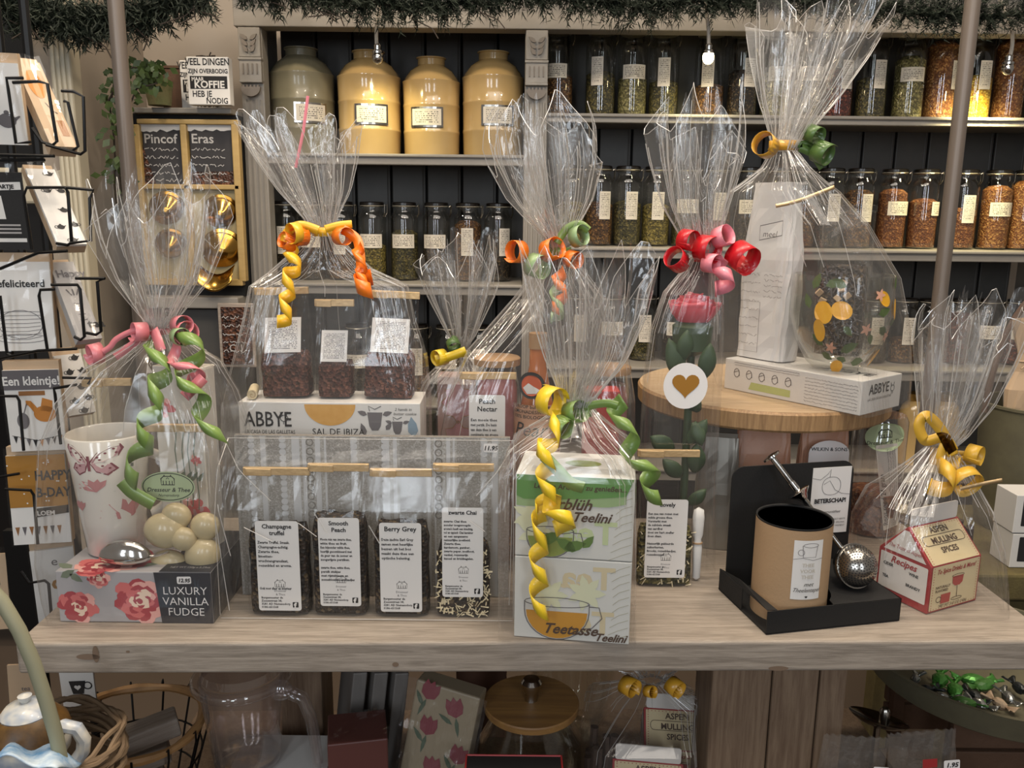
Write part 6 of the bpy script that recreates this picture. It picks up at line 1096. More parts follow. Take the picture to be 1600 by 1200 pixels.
MB().lathe([(0, .002), (r * .94, .002), (r * .94, hR * .35), (0, hR * .37)], 24).build('loose_tea', 'tea_rooibos', t, smooth=True); MB().lathe([(r * .98, 0), (r, .004), (r, hR - .01), (r * .9, hR)], 28).build('clear_tube', 'plastic', t, smooth=True)
cp = cyl((0, 0, 0), r + .001, -pi / 2 - .05); rtm = lambda x, y, d=0: cp(*rot2([(x, y)], .17, .006, hR * .5)[0], d); so = MB().shape(rtm, rrect(-.017, -hR * .42, .019, hR * .30, .002), .0006).build('label', 'label_tall', t); so2 = MB().shape(rtm, circ(0, hR * .36, 30 * s, 22 * s, 24), .001).build('oval_sticker', 'sage_label', t); m_ = MB(); house(m_, rtm, 0, hR * .36 + 5 * s, 9 * s, .14); m_.text('Dresseur & Thee', 8 * s, rtm, 0, hR * .36 - 10 * s, 'CENTER', shear=.2, o=.0014); m_.build('lettering', 'ink', so2, kind='stuff')
rv = lambda x, y, d=0: rtm(-y, x, d); m_ = MB().text('Roos rood 24 gram', .0118, rv, -hR * .38, .008, bold=.0001, o=.0012)
for k in range(4): squig(m_, rv, -hR * .40, -.002 - .004 * k, hR * .66, .0024, .0005, random.Random(k))
m_.build('lettering', 'ink', so)
# ================================================================== gift 11: black display with kraft tube and tea infuser
c0 = T(1197, 992); c1 = T(1405, 970); ax = c1 - c0; w_ = ax.length; rz = math.atan2(ax.y, ax.x); e = ax.normalized(); n_ = V((-e.y, e.x, 0)); d_ = .142; sH = mpp(c0); hT = P(1197, 957, c0.y).z - TZ
ds = thing('display_stand', 'black folded card display stand with back panel and tray', 'stand', c0 + V((0, 0, .0002)), rz)
MB().box((w_ / 2, .0008, hT / 2), (w_, .0016, hT)).build('front_flap', 'black_card', ds); rh = 62 * sH * 1.03; cyh = rh + .0035; cxh = next(a_ * .001 for a_ in range(0, 200) if proj(c0 + e * a_ * .001 + n_ * cyh)[0] >= 1229)
xd = cxh + rh * .62; dk = [(xd, .0005), (w_, .0005), (w_, d_), (cxh - rh * .2, d_), (cxh - rh * .2, cyh + rh + .002)] + [(cxh + (rh + .0015) * math.cos(a_), cyh + (rh + .0015) * math.sin(a_)) for a_ in [pi * .5 - (pi * .5 + .85) * i / 12 for i in range(13)]]
MB().prism(lambda x, y, D: V((x, y, hT + D)), dk, .0014).build('tray_deck', 'black_card', ds); MB().add([(.0012, d_ * .98, hT), (.0012, .004, hT), (.016, .0025, hT * .98), (.0025, d_ * .6, hT * 1.25)], [(0, 1, 2, 3)]).build('folded_flap', 'black_card', ds, solid=.0012)
MB().box((w_ - .0008, d_ / 2, hT / 2), (.0016, d_, hT)).build('side_flap', 'black_card', ds); MB().box((.0006, d_ * .75, hT / 2), (.0012, d_ * .5, hT)).build('side_flap', 'black_card', ds); MB().box((w_ / 2, d_ * .5, .0012), (w_, d_, .0012)).build('bottom_sheet', 'black_card', ds)
yB = (c0 + n_ * d_); hK = P(1150, 733, yB.y).z - TZ; mpb = plane((.012, d_ + .0024, 0)); MB().prism(mpb, [(0, 0), (w_, 0)] + rrect(0, 0, w_ * .985, hK, .018, 6)[0:14], .0024).build('back_panel', 'black_card', ds)
# cards and print on the back panel
lx0, lx1, ly0, ly1 = w_ * .645, w_ * .965, hK * .40, hK * .955; so = MB().prism(lambda x, y, D: mpb(x, y, D + .0012), [(lx0, ly0), (lx1, ly0), (lx1, ly1), (lx0, ly1)], .0008).build('wish_card', 'paper', ds); W_, H_ = lx1 - lx0, ly1 - ly0; lo = lambda x, y, D=0: mpb(lx0 + x, ly0 + y, D + .0012)
m_ = MB().text('BETERSCHAP!', H_ * .088, lo, W_ * .5, H_ * .47, 'CENTER', bold=.0004, wx=.95).text('romantthee', H_ * .06, lo, W_ * .55, H_ * .31, 'CENTER', shear=.4)
for k in range(3): m_.text(('EEN KOP DIRECT BERTS', 'MAAKT IEDERE SPECIAAL', 'EN LIEF MOMENT'. ljust(8))[k], H_ * .035, lo, W_ * .93, H_ * (.20 - .05 * k), 'RIGHT')
m_.build('lettering', 'ink', so); m_ = MB().stroke(lo, [(W_ * (.5 + .24 * math.cos(a)), H_ * (.72 + .15 * math.sin(a) * (1 + .1 * math.cos(2 * a)))) for a in [2 * pi * i / 24 for i in range(24)]], .0007, True).stroke(lo, [(0, H_ * .85), (W_ * .2, H_ * .82), (W_ * .38, H_ * .9), (W_ * .46, H_ * .97), (W_ * .44, H_ * .85)], .0007).stroke(lo, [(W_ * .3, H_ * .75), (W_ * .45, H_ * .80), (W_ * .6, H_ * .66), (W_ * .78, H_ * .6), (W_, H_ * .58)], .0007); m_.build('fruit_line_drawing', 'ink_soft', so, kind='stuff')
ctr = c0 + e * cxh + n_ * cyh; ctr.z = TZ + .0034; rk = 60 * sH; hk2 = P(1240, 811, ctr.y).z - TZ
kt = thing('kraft_tube', 'kraft cardboard tea tube with black lid in the display stand', 'tube', ctr, rz); MB().lathe([(0, 0), (rk, 0), (rk, hk2 - .002)], 48).build('tube_body', 'kraft', kt, smooth=True); MB().lathe([(rk * .995, hk2 - .002), (rk * 1.005, hk2), (rk * 1.0, hk2 + .001), (rk * .96, hk2), (rk * .955, hk2 - .007), (0, hk2 - .0075)], 48).build('lid', 'black_card', kt, smooth=True, ang=.4)
cp = cyl((0, 0, 0), rk + .0004, -pi / 2 + .10 - rz); lw, y0, y1 = 24 * sH, P(1260, 937, ctr.y - rk).z - ctr.z, P(1260, 845, ctr.y - rk).z - ctr.z; so = MB().grid(lambda u, v: cp(-lw + 2 * lw * u, y0 + (y1 - y0) * v), 8, 1).build('label', 'paper', kt); H_ = y1 - y0; lo = lambda x, y, D=0: cp(x, y0 + y, D + .0004)
mat('pale_print', 'b9b2a6', .6); m_ = MB().text('THEE', H_ * .085, lo, 0, H_ * .56, 'CENTER', bold=.0001).text('VOOR', H_ * .085, lo, 0, H_ * .46, 'CENTER', bold=.0001).text('THEE', H_ * .085, lo, 0, H_ * .36, 'CENTER', bold=.0001); m_.build('pale_lettering', 'pale_print', so)
m_ = MB().text('met', H_ * .10, lo, .002, H_ * .23, 'CENTER', shear=.4).text('Theelentepel', H_ * .10, lo, 0, H_ * .13, 'CENTER', shear=.4, wx=.85).shape(lo, heart(0, H_ * .05, H_ * .022), .0008); m_.build('lettering', 'ink', so)
m_ = MB().stroke(lo, circ(.002, H_ * .92, lw * .5, H_ * .035, 16), .0006, True).stroke(lo, [(-lw * .45, H_ * .92), (-lw * .38, H_ * .72), (lw * .45, H_ * .72), (lw * .56, H_ * .92)], .0006).stroke(lo, circ(-lw * .52, H_ * .8, lw * .2, H_ * .05, 12), .0006, True).stroke(lo, [(-lw, H_ * .68), (-lw * .4, H_ * .71), (lw * .3, H_ * .67), (lw, H_ * .69)], .0006); m_.build('cup_line_drawing', 'ink_soft', so, kind='stuff')
# infuser: ball rests on the tray deck, handle leans back over the panel
rbI = 35 * sH; qi = PZ(1336, 884, TZ + hT + rbI + .0016); th = P(1205, 713, c0.y + .141); inf = thing('tea_infuser', 'steel ball tea infuser with long push handle leaning on display stand', 'infuser', qi); dv = (th - qi); L_ = dv.length; dn = dv.normalized(); mr = V((0, 0, 1)).rotation_difference(dn).to_matrix()
MB().lathe([(.0035, rbI * .95), (.0035, L_ * .55), (.0045, L_ * .56), (.0045, L_ * .98), (.002, L_ * .985)], 14, m=mr).build('handle', 'steel', inf, smooth=True); MB().lathe([(.005, L_ * .985), (.0135, L_ * .99), (.0135, L_ * 1.005), (.004, L_ * 1.015), (0, L_ * 1.015)], 20, m=mr).build('push_disc', 'chrome', inf, smooth=True)
MB().lathe([(.0055, L_ * .60), (.009, L_ * .63), (.016, L_ * .66), (.018, L_ * .672), (.016, L_ * .682), (.0055, L_ * .69), (.0055, L_ * .76)], 22, m=mr).build('flange', 'chrome', inf, smooth=True)
bn = (V((.25, -.8, .32))).normalized(); mb2 = V((0, 0, 1)).rotation_difference(bn).to_matrix(); MB().lathe([(rbI * math.sin(a), rbI * math.cos(a)) for a in [pi * i / 20 * .5 for i in range(21)]], 36, m=mb2).build('strainer_shell', 'steel', inf, smooth=True, ang=2); MB().lathe([(rbI * math.sin(a), -rbI * math.cos(a)) for a in [pi * i / 16 * .5 for i in range(17)]], 32, m=mb2).build('back_shell', 'chrome', inf, smooth=True, ang=2)
MB().lathe([(rbI * .99, -.0022), (rbI * 1.06, -.002), (rbI * 1.06, .002), (rbI * .99, .0022)], 36, m=mb2).build('rim', 'steel', inf, smooth=True); hl = MB()
for k in range(330):
    z = 1 - (k + .5) / 330 * .93; a = k * 2.39996; rr = math.sqrt(1 - z * z); c = V((rr * math.cos(a), rr * math.sin(a), z)); u_ = c.orthogonal().normalized(); v_ = c.cross(u_); hl.poly([mb2 @ (c * rbI * 1.004 + (u_ * math.cos(b_) + v_ * math.sin(b_)) * rbI * .036) for b_ in [2 * pi * i / 6 for i in range(6)]])
hl.build('perforation', 'ink', inf, kind='stuff')
# ================================================================== gift 8: mulling spice carton
A = T(1447, 960); Bp = T(1523, 938); ax = Bp - A; rz = math.atan2(ax.y, ax.x); w8 = ax.length * 1.02; sA = mpp(A); d8 = .088; h8 = P(1453, 888, A.y).z - TZ; hr = h8 + .045
mat('spice_cream', 'd6c59f', .45, col2='cdb98f', var=.3, vscale=8); mat('spice_red', '9a2a2c', .5); mat('spice_white', 'd8d2cc', .5); mat('wine_print', 'a8423a', .5)
t = thing('spice_carton', 'red and cream house shaped mulling spice carton at the table corner', 'carton', A, rz)
mb = MB().add([(0, 0, 0), (w8, 0, 0), (w8, d8, 0), (0, d8, 0), (0, 0, h8), (w8, 0, h8), (w8, d8, h8), (0, d8, h8), (0, d8 / 2, hr), (w8, d8 / 2, hr)], [(3, 2, 1, 0), (0, 1, 5, 4), (2, 3, 7, 6), (4, 5, 9, 8), (6, 7, 8, 9), (1, 2, 6, 9, 5), (3, 0, 4, 8, 7)]); mb.build('carton', 'spice_red', t, bevel=.001)
fr = plane((0, 0, 0)); sl = V((0, d8 / 2, hr - h8)); rf = plane((0, 0, h8), (1, 0, 0), sl); Ls = sl.length; lf = plane((0, d8, 0), (0, -1, 0))
MB().shape(fr, rrect(.0035, .003, w8 - .0035, h8 - .001, .002), .0006).build('front_panel', 'spice_cream', t); MB().shape(rf, rrect(.0035, .001, w8 - .0035, Ls - .003, .002), .0006).build('roof_panel', 'spice_cream', t); MB().shape(lf, rrect(.004, .012, d8 - .004, h8 - .004, .002), .0006).shape(lf, [(.008, h8 + .001), (d8 - .008, h8 + .001), (d8 / 2 + .004, hr - .006), (d8 / 2 - .004, hr - .006)], .0006).build('side_panel', 'spice_white', t, kind='stuff')
fl = plane((0, d8 / 2, hr)); MB().prism(lambda x, y, D: fl(x, y, D + .001), rrect(.004, 0, w8 - .004, .026, .004), .002).build('top_flap', 'spice_white', t)
m_ = MB()
for i in range(17):
    y = h8 * (.05 + .9 * i / 16)
    for x in (.007, w8 - .007): m_.shape(fr, circ(x, y, .0008, None, 6), .001)
    m_.shape(rf, circ(.007, Ls * i / 17, .0008, None, 6), .001).shape(rf, circ(w8 - .007, Ls * i / 17, .0008, None, 6), .001); m_.shape(fr, circ(.007 + (w8 - .014) * i / 16, .005, .0008, None, 6), .001).shape(rf, circ(.007 + (w8 - .014) * i / 16, Ls - .005, .0008, None, 6), .001)
m_.build('dotted_border', 'spice_red', t, kind='stuff')
m_ = MB().text('ASPEN', .013, rf, w8 / 2, Ls * .74, 'CENTER', bold=.0003, o=.0012).text('MULLING', .0125, rf, w8 / 2, Ls * .49, 'CENTER', bold=.0004, o=.0012).text('SPICES', .012, rf, w8 / 2, Ls * .25, 'CENTER', bold=.0003, o=.0012).text('NATURALLY', .0055, fr, w8 * .12, h8 * .50, bold=.0001, o=.0012).text('FLAVORED', .0055, fr, w8 * .12, h8 * .42, bold=.0001, o=.0012).text('NET WT 5.65 OZ (160g)', .0058, fr, w8 * .5, h8 * .08, 'CENTER', o=.0012); m_.stroke(rf, rrect(w8 * .1, Ls * .46, w8 * .9, Ls * .69, .006), .0009, True, .0012); m_.build('lettering', 'brown_ink', t)
m_ = MB().text('To Spice Drinks & More!', .0098, fr, w8 * .5, h8 * .82, 'CENTER', shear=.3, o=.0012, bold=.0002, wx=.82).text('The Taste of Aspen', .0088, lf, d8 * .5, h8 + .008, 'CENTER', shear=.3, o=.0012, wx=.8).text('Recipes', .014, lf, d8 * .5, h8 * .78, 'CENTER', shear=.3, bold=.0003, o=.0012); m_.build('red_lettering', 'spice_red', t)
m_ = MB().text('CIDER', .006, lf, d8 * .12, h8 * .68, o=.0012, bold=.0002).text('WINE', .006, lf, d8 * .62, h8 * .66, o=.0012, bold=.0002).text('TEA', .006, lf, d8 * .12, h8 * .40, o=.0012, bold=.0002).text('BRANDY', .006, lf, d8 * .58, h8 * .40, o=.0012, bold=.0002); rr2 = random.Random(8)
for cx_ in (.1, .54):
    for k in range(10):
        if k in (4, 5): continue
        squig(m_, lf, d8 * cx_, h8 * (.62 - .048 * k), d8 * .36, .002, .0007, rr2)
m_.build('recipe_print', 'ink', t, kind='stuff'); m_ = MB().shape(fr, [(w8 * .55 + a * w8 * .11, h8 * .62 + b_ * h8 * .14) for a, b_ in ((-1, .5), (1, .5), (.9, -.6), (.4, -1), (-.4, -1), (-.9, -.6))], .0012).shape(fr, [(w8 * .24, h8 * .16), (w8 * .42, h8 * .16), (w8 * .43, h8 * .36), (w8 * .24, h8 * .36)], .0012); m_.build('drink_print', 'wine_print', t, kind='stuff')
m_ = MB().stroke(fr, [(w8 * .55, h8 * .48), (w8 * .56, h8 * .22)], .001, False, .0012).stroke(fr, circ(w8 * .56, h8 * .20, w8 * .11, h8 * .03, 14), .0008, True, .0012).stroke(fr, circ(w8 * .55, h8 * .70, w8 * .12, h8 * .03, 14), .0008, True, .0012).stroke(fr, circ(w8 * .2, h8 * .26, w8 * .05, h8 * .06, 10), .001, True, .0012); m_.build('glass_drawing', 'brown_ink', t, kind='stuff')
# cinnamon sticks beside it
e8 = V((math.cos(rz), math.sin(rz), 0)); n8 = V((-e8.y, e8.x, 0)); bq = A + e8 * (w8 + .024) + n8 * .045; mat('dark_bark', '33261f', .7, col2='4a392f', var=.3, vscale=60)
sp_ = thing('spice_bundle', 'bundle of dark spice sticks behind the mulling spice carton', 'spices', bq + V((0, 0, .001))); r_ = random.Random(12)
for i in range(9):
    a = V((r_.uniform(-.012, .012), r_.uniform(-.012, .012), .0045)); MB().tube([a, a + V((r_.uniform(-.014, .014), r_.uniform(-.012, .014), r_.uniform(.07, .10)))], r_.uniform(.004, .006), 7).build('spice_stick', 'dark_bark', sp_)
g8 = bag('cellophane bag with mustard ribbon round the mulling spice carton', A.y + .02, A.y + .075, [(955, 1376, 1566, .092, .9), (900, 1377, 1566, .092, .85), (850, 1380, 1564, .088, .8), (800, 1396, 1558, .076, .6), (755, 1440, 1545, .04, .3), (715, 1482, 1522, .013, 0), (695, 1472, 1545, .02, 0), (640, 1470, 1580, .045, 0), (570, 1468, 1610, .06, 0), (500, 1466, 1640, .065, 0), (450, 1480, 1650, .06, 0)], 5, 41, .34, inner=3)
Yg = A.y + .075; yn = Yg - .02; band(g8, 'ribbon_mustard', 1500, 715, Yg, 40, 14, .015)
tail(g8, 'ribbon_mustard', [(1490, 712, yn), (1470, 672, yn), (1448, 650, yn), (1436, 664, yn), (1446, 688, yn), (1474, 684, yn), (1490, 706, yn)], 17); tail(g8, 'ribbon_mustard', [(1478, 690, yn), (1470, 712, yn), (1474, 738, yn)], 15); curl(g8, 'ribbon_mustard', [(1488, 718, yn - .005), (1478, 745, yn - .02), (1466, 768, yn - .03)], 15, 1.8, 24)
for pth, rad, tr, wd in (([(1512, 706, yn), (1530, 712, yn)], 13, 1.3, 20), ([(1500, 735, yn - .01), (1512, 765, yn - .02)], 20, 1.2, 20)): curl(g8, 'ribbon_mustard', pth, rad, tr, wd, 'ribbon_loop')
tail(g8, 'gold_tie', [(1500, 764, Yg - .05), (1535, 756, Yg - .05), (1566, 750, Yg - .05)], 6, 'inner_bag_strip')
# ================================================================== side stand with bucket and boxes at the far end
mat('zinc', '5f5a4a', .55, metal=.35, col2='757058', var=.3, vscale=14, bump=.2, bscale=30); mat('moss_wood', '4b4028', .85, col2='6b6038', var=.25, vscale=16, bump=.5)
YS = 1.66; zs = P(1590, 892, YS).z; q = P(1650, 892, YS); st = thing('side_stand', 'mossy brown rough side stand beyond the table end', 'stand', (q.x + .055, YS + .2, 0)); wS = .50
MB().box((0, 0, zs - .03), (wS, .44, .06)).build('stand_top', 'moss_wood', st, bevel=.006)
for x in (-1, 1):
    for y in (-1, 1): MB().box((x * (wS / 2 - .03), y * .18, (zs - .06) / 2), (.05, .05, zs - .0605)).build('leg', 'moss_wood', st, bevel=.004)
MB().box((0, -.19, zs - .11), (wS - .02, .018, .08)).build('apron', 'moss_wood', st)
for k, (px, py, w_, h_, l) in enumerate(((1576, 889, 88, 56, 'lower of two small white cup boxes on mossy stand'), (1574, 826, 92, 62, 'upper of two small white cup boxes on mossy stand'))):
    b = P(px, 889, YS + .015); s = mpp(b); z0 = zs + .001 + (0 if k == 0 else 57 * s); t, fr, rg, lf, tp, bx = carton('cup_box', l, 'box', (b.x, YS + .015, z0), w_ * s, .075, (h_ - 1) * s, 0, 'box_white', 'white cup boxes')
    W_, H_ = w_ * s, h_ * s; m_ = MB().shape(fr, rrect(W_ * .12, H_ * .18, W_ * .55, H_ * .9, .002), .0004); so = m_.build('black_square', 'ink', t); m_ = MB(); m_.shape(fr, [(W_ * (.335 + a * .12), H_ * (.55 + b_ * .2)) for a, b_ in ((-1, .8), (1, .8), (.7, -.8), (-.7, -.8))], .0009).stroke(fr, circ(W_ * .47, H_ * .58, W_ * .05, None, 10), .0015, True, .0009); m_.build('cup_print', 'paper', so, kind='stuff')
qb_ = P(1598, 760, YS + .26); bk = thing('zinc_bucket', 'zinc bucket with arched dark handle holding paper bags', 'bucket', (qb_.x + .02, YS + .27, zs + .001)); rb = .125; hb8 = P(1600, 640, YS + .2).z - zs
pr = [(rb * .84, 0), (rb * .86, .01)] + [(rb * (.86 + .14 * f) + (.003 if abs((f * 4) % 1 - .5) < .1 else 0), hb8 * f) for f in [i / 20 for i in range(1, 20)]] + [(rb, hb8), (rb + .004, hb8), (rb + .004, hb8 - .006), (rb - .004, hb8), (rb * .84, .02), (0, .02)]
MB().lathe(pr, 36).build('body', 'zinc', bk, smooth=True, ang=.5); ht = P(1600, 447, YS + .27).z - zs
MB().tube([(rb * math.cos(a) * 1.02, 0, hb8 * .92 + (ht - hb8 * .92) * math.sin(a)) for a in [pi * i / 22 for i in range(23)]], .008, 8).build('handle', 'rust_wood', bk, smooth=True)
for k, (dx, dy, w_, hh, m, l, a) in enumerate(((-.055, -.035, .085, .30, 'kraft_pale', 'kraft paper bag with twine in the zinc bucket, nearer the post', -.12), (.045, -.03, .08, .27, 'kraft', 'darker kraft paper bag with twine in the zinc bucket', .14), (-.01, .05, .09, .31, 'pale_grey', 'pale paper bag at the back of the zinc bucket', 0))):
    t = thing('paper_bag', l, 'paper bag', (qb_.x + .02 + dx * .9, YS + .27 + dy, zs + .024), group='paper bags in the bucket', rot=(0, a * .35, 0)); r_ = random.Random(k); f = MB(); rr_ = []; hh = hb8 + hh - .12
    for j in range(13):
        v = j / 12; k_ = 1 if v < .72 else .35 + abs(v - .80) * 2.2; rr_.append([V((w_ / 2 * min(1, k_ + .15) * math.cos(u) + r_.uniform(-1, 1) * .003, .026 * min(1, k_) * math.sin(u) + r_.uniform(-1, 1) * .002, hh * v)) for u in [2 * pi * i / 22 for i in range(22)]])
    f.v = [p for q_ in rr_ for p in q_]; f.f = [(j * 22 + i, j * 22 + (i + 1) % 22, (j + 1) * 22 + (i + 1) % 22, (j + 1) * 22 + i) for j in range(12) for i in range(22)] + [tuple(reversed(range(22)))]; f.build('bag_body', m, t); MB().tube([(w_ * .27 * math.cos(u), .012 * math.sin(u), hh * .80) for u in [2 * pi * i / 14 for i in range(14)]], .0022, 5, True).tube([(0, -.013, hh * .8), (.02, -.022, hh * .83), (.026, -.02, hh * .78), (0, -.014, hh * .8), (-.024, -.02, hh * .77)], .0018, 5).build('twine', 'kraft_pale', t)
# ================================================================== under the table
zL = SZ + .001
def px_at(px, Y, z): q = P(px, 1130, Y); return V((q.x, Y, z))
# wicker basket with handle, ceramic cup and cloth inside
mat('wicker', '6b5844', .7, col2='8b745a', var=.3, vscale=30); mat('cane_grey', '8c8a72', .5); mat('floral_blue', '9aa3b0', .3, col2='d2cdc0', var=.12, vscale=38, coat=.4, detail=2); mat('gilt_dark', '6e5027', .4, col2='3a2a18', var=.2, vscale=30); mat('blue_cloth', '4a86b8', .7, col2='c9d6df', var=.15, vscale=24)
cW = P(80, 1178, .97); rW = 104 * mpp(cW); bs = thing('wicker_basket', 'tall round wicker basket with bent pale cane handle at the table corner', 'basket', (cW.x, .97, .001)); r_ = random.Random(14); zr_ = cW.z
for k in range(13):
    rr = rW * (.97 + r_.uniform(-.05, .05)); MB().tube([(rr * math.cos(a) * (1 + .04 * math.sin(7 * a + k)), rr * math.sin(a) * (1 + .03 * math.sin(5 * a + k)), zr_ - .030 + .0045 * k + .006 * math.sin(4 * a + k * 1.7)) for a in [2 * pi * i / 40 for i in range(40)]], .0036, 6, True).build('withy', 'wicker', bs, smooth=True)
MB().lathe([(0, .002), (rW * .72, .002), (rW * .94, zr_ - .03), (rW * .90, zr_ - .03), (rW * .68, .012), (0, .012)], 36).build('woven_body', 'wicker', bs, smooth=True)
MB().tube([P(*p, .86) for p in ((-70, 880), (-30, 905), (2, 938), (30, 985), (52, 1035), (72, 1095), (88, 1150), (100, 1215), (106, 1290))], .0078, 10).build('handle', 'cane_grey', bs, W=True, smooth=True)
q = P(46, 1152, .93); k = 60 * mpp(q); tpz = thing('ceramic_teapot', 'floral blue and brown ceramic teapot with heart shaped handle in wicker basket', 'teapot', q); MB().lathe([(0, -k * .9), (k * .6, -k * .85), (k * .95, -k * .35), (k, 0), (k * .9, k * .42), (k * .6, k * .72), (k * .5, k * .76)], 32).build('body', 'floral_blue', tpz, smooth=True)
MB().lathe([(k * .98, k * .18), (k * .93, k * .40), (k * .64, k * .74), (k * .60, k * .70)], 32, sy=1.02, sx=1.02).build('gilt_band', 'gilt_dark', tpz, smooth=True); MB().lathe([(k * .62, k * .74), (k * .5, k * .9), (k * .2, k * 1.0), (k * .1, k * 1.02), (k * .16, k * 1.12), (k * .17, k * 1.2), (0, k * 1.26)], 24).build('lid', 'floral_blue', tpz, smooth=True)
MB().tube([V((k * (.85 + a), -k * .35, k * b_)) for a, b_ in ((.0, .42), (.3, .58), (.62, .5), (.76, .2), (.7, -.15), (.45, -.5), (.15, -.78), (-.05, -.85))], .0085, 9).build('handle', 'floral_blue', tpz, smooth=True)
MB().tube([V((-k * .85, 0, -k * .1)), V((-k * 1.2, -.01, k * .25)), V((-k * 1.45, -.014, k * .6))], [.014, .010, .008], 10).build('spout', 'floral_blue', tpz, smooth=True)
clo = thing('blue_cloth', 'crumpled blue and white patterned cloth in wicker basket', 'cloth', P(30, 1186, .845)); MB().grid(lambda u, v: V(((u - .5) * .11, (v - .5) * .05 + .003 * math.sin(9 * u), .02 * math.sin(pi * u) + .006 * math.sin(14 * u + 4 * v) - .02 * v)), 22, 8).build('cloth', 'blue_cloth', clo, smooth=True, solid=.002)
# wire basket with bamboo rim and wood blocks
cB = P(205, 1130, 1.17); rB_ = 106 * mpp(cB); wb_ = thing('wire_basket', 'round wire basket with bamboo rim holding whitewashed blocks', 'basket', (cB.x, 1.17, zL)); hr_ = cB.z - zL; mat('bamboo', 'a3784a', .5, col2='b98f60', var=.3, vscale=20)
MB().tube([(rB_ * math.cos(a), rB_ * math.sin(a), hr_ + .003 * math.sin(3 * a)) for a in [2 * pi * i / 36 for i in range(36)]], [.0068 + .001 * math.sin(i * 1.3) for i in range(36)], 8, True).build('rim', 'bamboo', wb_, smooth=True)
for i in range(14):
    a = 2 * pi * i / 14 + .2; c_, s_ = math.cos(a), math.sin(a); MB().tube([(c_ * rB_ * .99, s_ * rB_ * .99, hr_ - .006), (c_ * (rB_ + .009), s_ * (rB_ + .009), hr_ + .006), (c_ * (rB_ + .009), s_ * (rB_ + .009), hr_ - .01), (c_ * rB_ * .95, s_ * rB_ * .95, hr_ * .6), (c_ * rB_ * .72, s_ * rB_ * .72, .004)], .0018, 5).build('wire_rib', 'black_wire', wb_)
for z, k in ((hr_ * .62, .955), (hr_ * .3, .85), (.004, .72)): MB().tube([(rB_ * k * math.cos(a), rB_ * k * math.sin(a), z) for a in [2 * pi * i / 32 for i in range(32)]], .0017, 5, True).build('wire_ring', 'black_wire', wb_)
MB().lathe([(0, .0), (rB_ * .71, 0), (rB_ * .71, .002), (0, .002)], 30).build('base_plate', 'black_wire', wb_)
for k, (px, py, a, l) in enumerate(((206, 1226, .5, 'bottom'), (212, 1186, .42, 'middle'), (226, 1146, .5, 'topmost'))):
    q = P(px, py, 1.14); t = thing('wood_block', f'whitewashed rough wood block in the wire basket, {l} of the stack', 'block', q, group='wood blocks in the wire basket', rot=(.0, -.16, a)); MB().box((0, 0, 0), (.098, .04, .031)).build('block', 'log_wood', t, bevel=.003)
# clear jug on a white carton
b = P(388, 1187, 1.13); s = mpp(b); t, *_ = carton('white_carton', 'plain white carton under the clear jug', 'box', (P(345, 1180, 1.08).x, 1.075, zL), 150 * s, .12, b.z - zL - .0015, 0, 'box_white')
rJ0, rJ1 = 50 * s, 64 * s; hJ = P(376, 1056, 1.13).z - b.z; jg = thing('clear_jug', 'clear plastic jug with thick collar and looped handle under the table', 'jug', b, rot=(0, -.02, 0))
MB().lathe([(0, .002), (rJ0, .002), (rJ0 * 1.02, .01), (rJ1, hJ), (rJ1 * .95, hJ), (rJ0 * .95, .012), (0, .008)], 40).build('body', 'plastic', jg, smooth=True, ang=1); MB().tube([(rJ1 * 1.04 * math.cos(a), rJ1 * 1.04 * math.sin(a), hJ) for a in [2 * pi * i / 40 for i in range(40)]], .0085, 12, True).build('collar', 'plastic', jg, smooth=True, ang=3)
MB().lathe([(rJ1 * .95, hJ + .009), (rJ1 * .9, hJ + .020), (0, hJ + .022)], 36).build('lid', 'plastic', jg, smooth=True)
for r_k in (0, .012): MB().tube([(rJ1 * .95 , -.03 + r_k, hJ * .9), (rJ1 * 1.25, -.034 + r_k, hJ * .93), (rJ1 * 1.55, -.034 + r_k, hJ * .86), (rJ1 * 1.72, -.034 + r_k, hJ * .62), (rJ1 * 1.78, -.032 + r_k, hJ * .3), (rJ1 * 1.8, -.03 + r_k, .008)], .0065, 10).build('handle', 'plastic', jg, smooth=True)
MB().blob((rJ1 * 1.08, -.034, hJ * .98), (.017, .012, .016), 16).build('hinge', 'plastic', jg, smooth=True); MB().lathe([(rJ0 * .98, .004), (rJ0 * .99, .008), (rJ0 * .8, .010), (rJ0 * .3, .02), (0, .024)], 30).build('base_swirl', 'plastic', jg, smooth=True)
# leaning grey packs, tulip pack, gift box
mat('grey_pack', '6f6a66', .5); mat('brown_carton', '6b4a3a', .6); mat('maroon_box', '5b3530', .45); mat('tulip_cloth', '94866f', .5); mat('tulip_dark', '7c3640', .55)
for k, px in enumerate((536, 568, 600)):
    t = thing('flat_pack', f'grey flat pack in clear film leaning under the table, {("first","second","third")[k]} from wooden leg', 'pack', px_at(px, 1.20, zL + .003), group='leaning flat packs', rot=(0, .12, .35)); hh = .225; MB().box((0, .03, hh / 2), (.022, .10, hh)).build('pack', 'grey_pack', t, bevel=.002); f = MB().grid(lambda u, v: V((-.0135 + .027 * u, -.0225 - .004 * math.sin(9 * v + 3 * u), hh * v)), 3, 12); f.build('film', 'film_clear', t)
t = thing('tulip_pack', 'cream napkin pack printed with dark tulips leaning in film under table', 'napkins', px_at(662, 1.13, zL + .011), rot=(-.12, .16, -.25)); mp = plane((-.05, -.0205, 0)); MB().box((0, 0, .115), (.10, .04, .23)).build('pack', 'tulip_cloth', t, bevel=.003); cols = MB(); lv = MB()
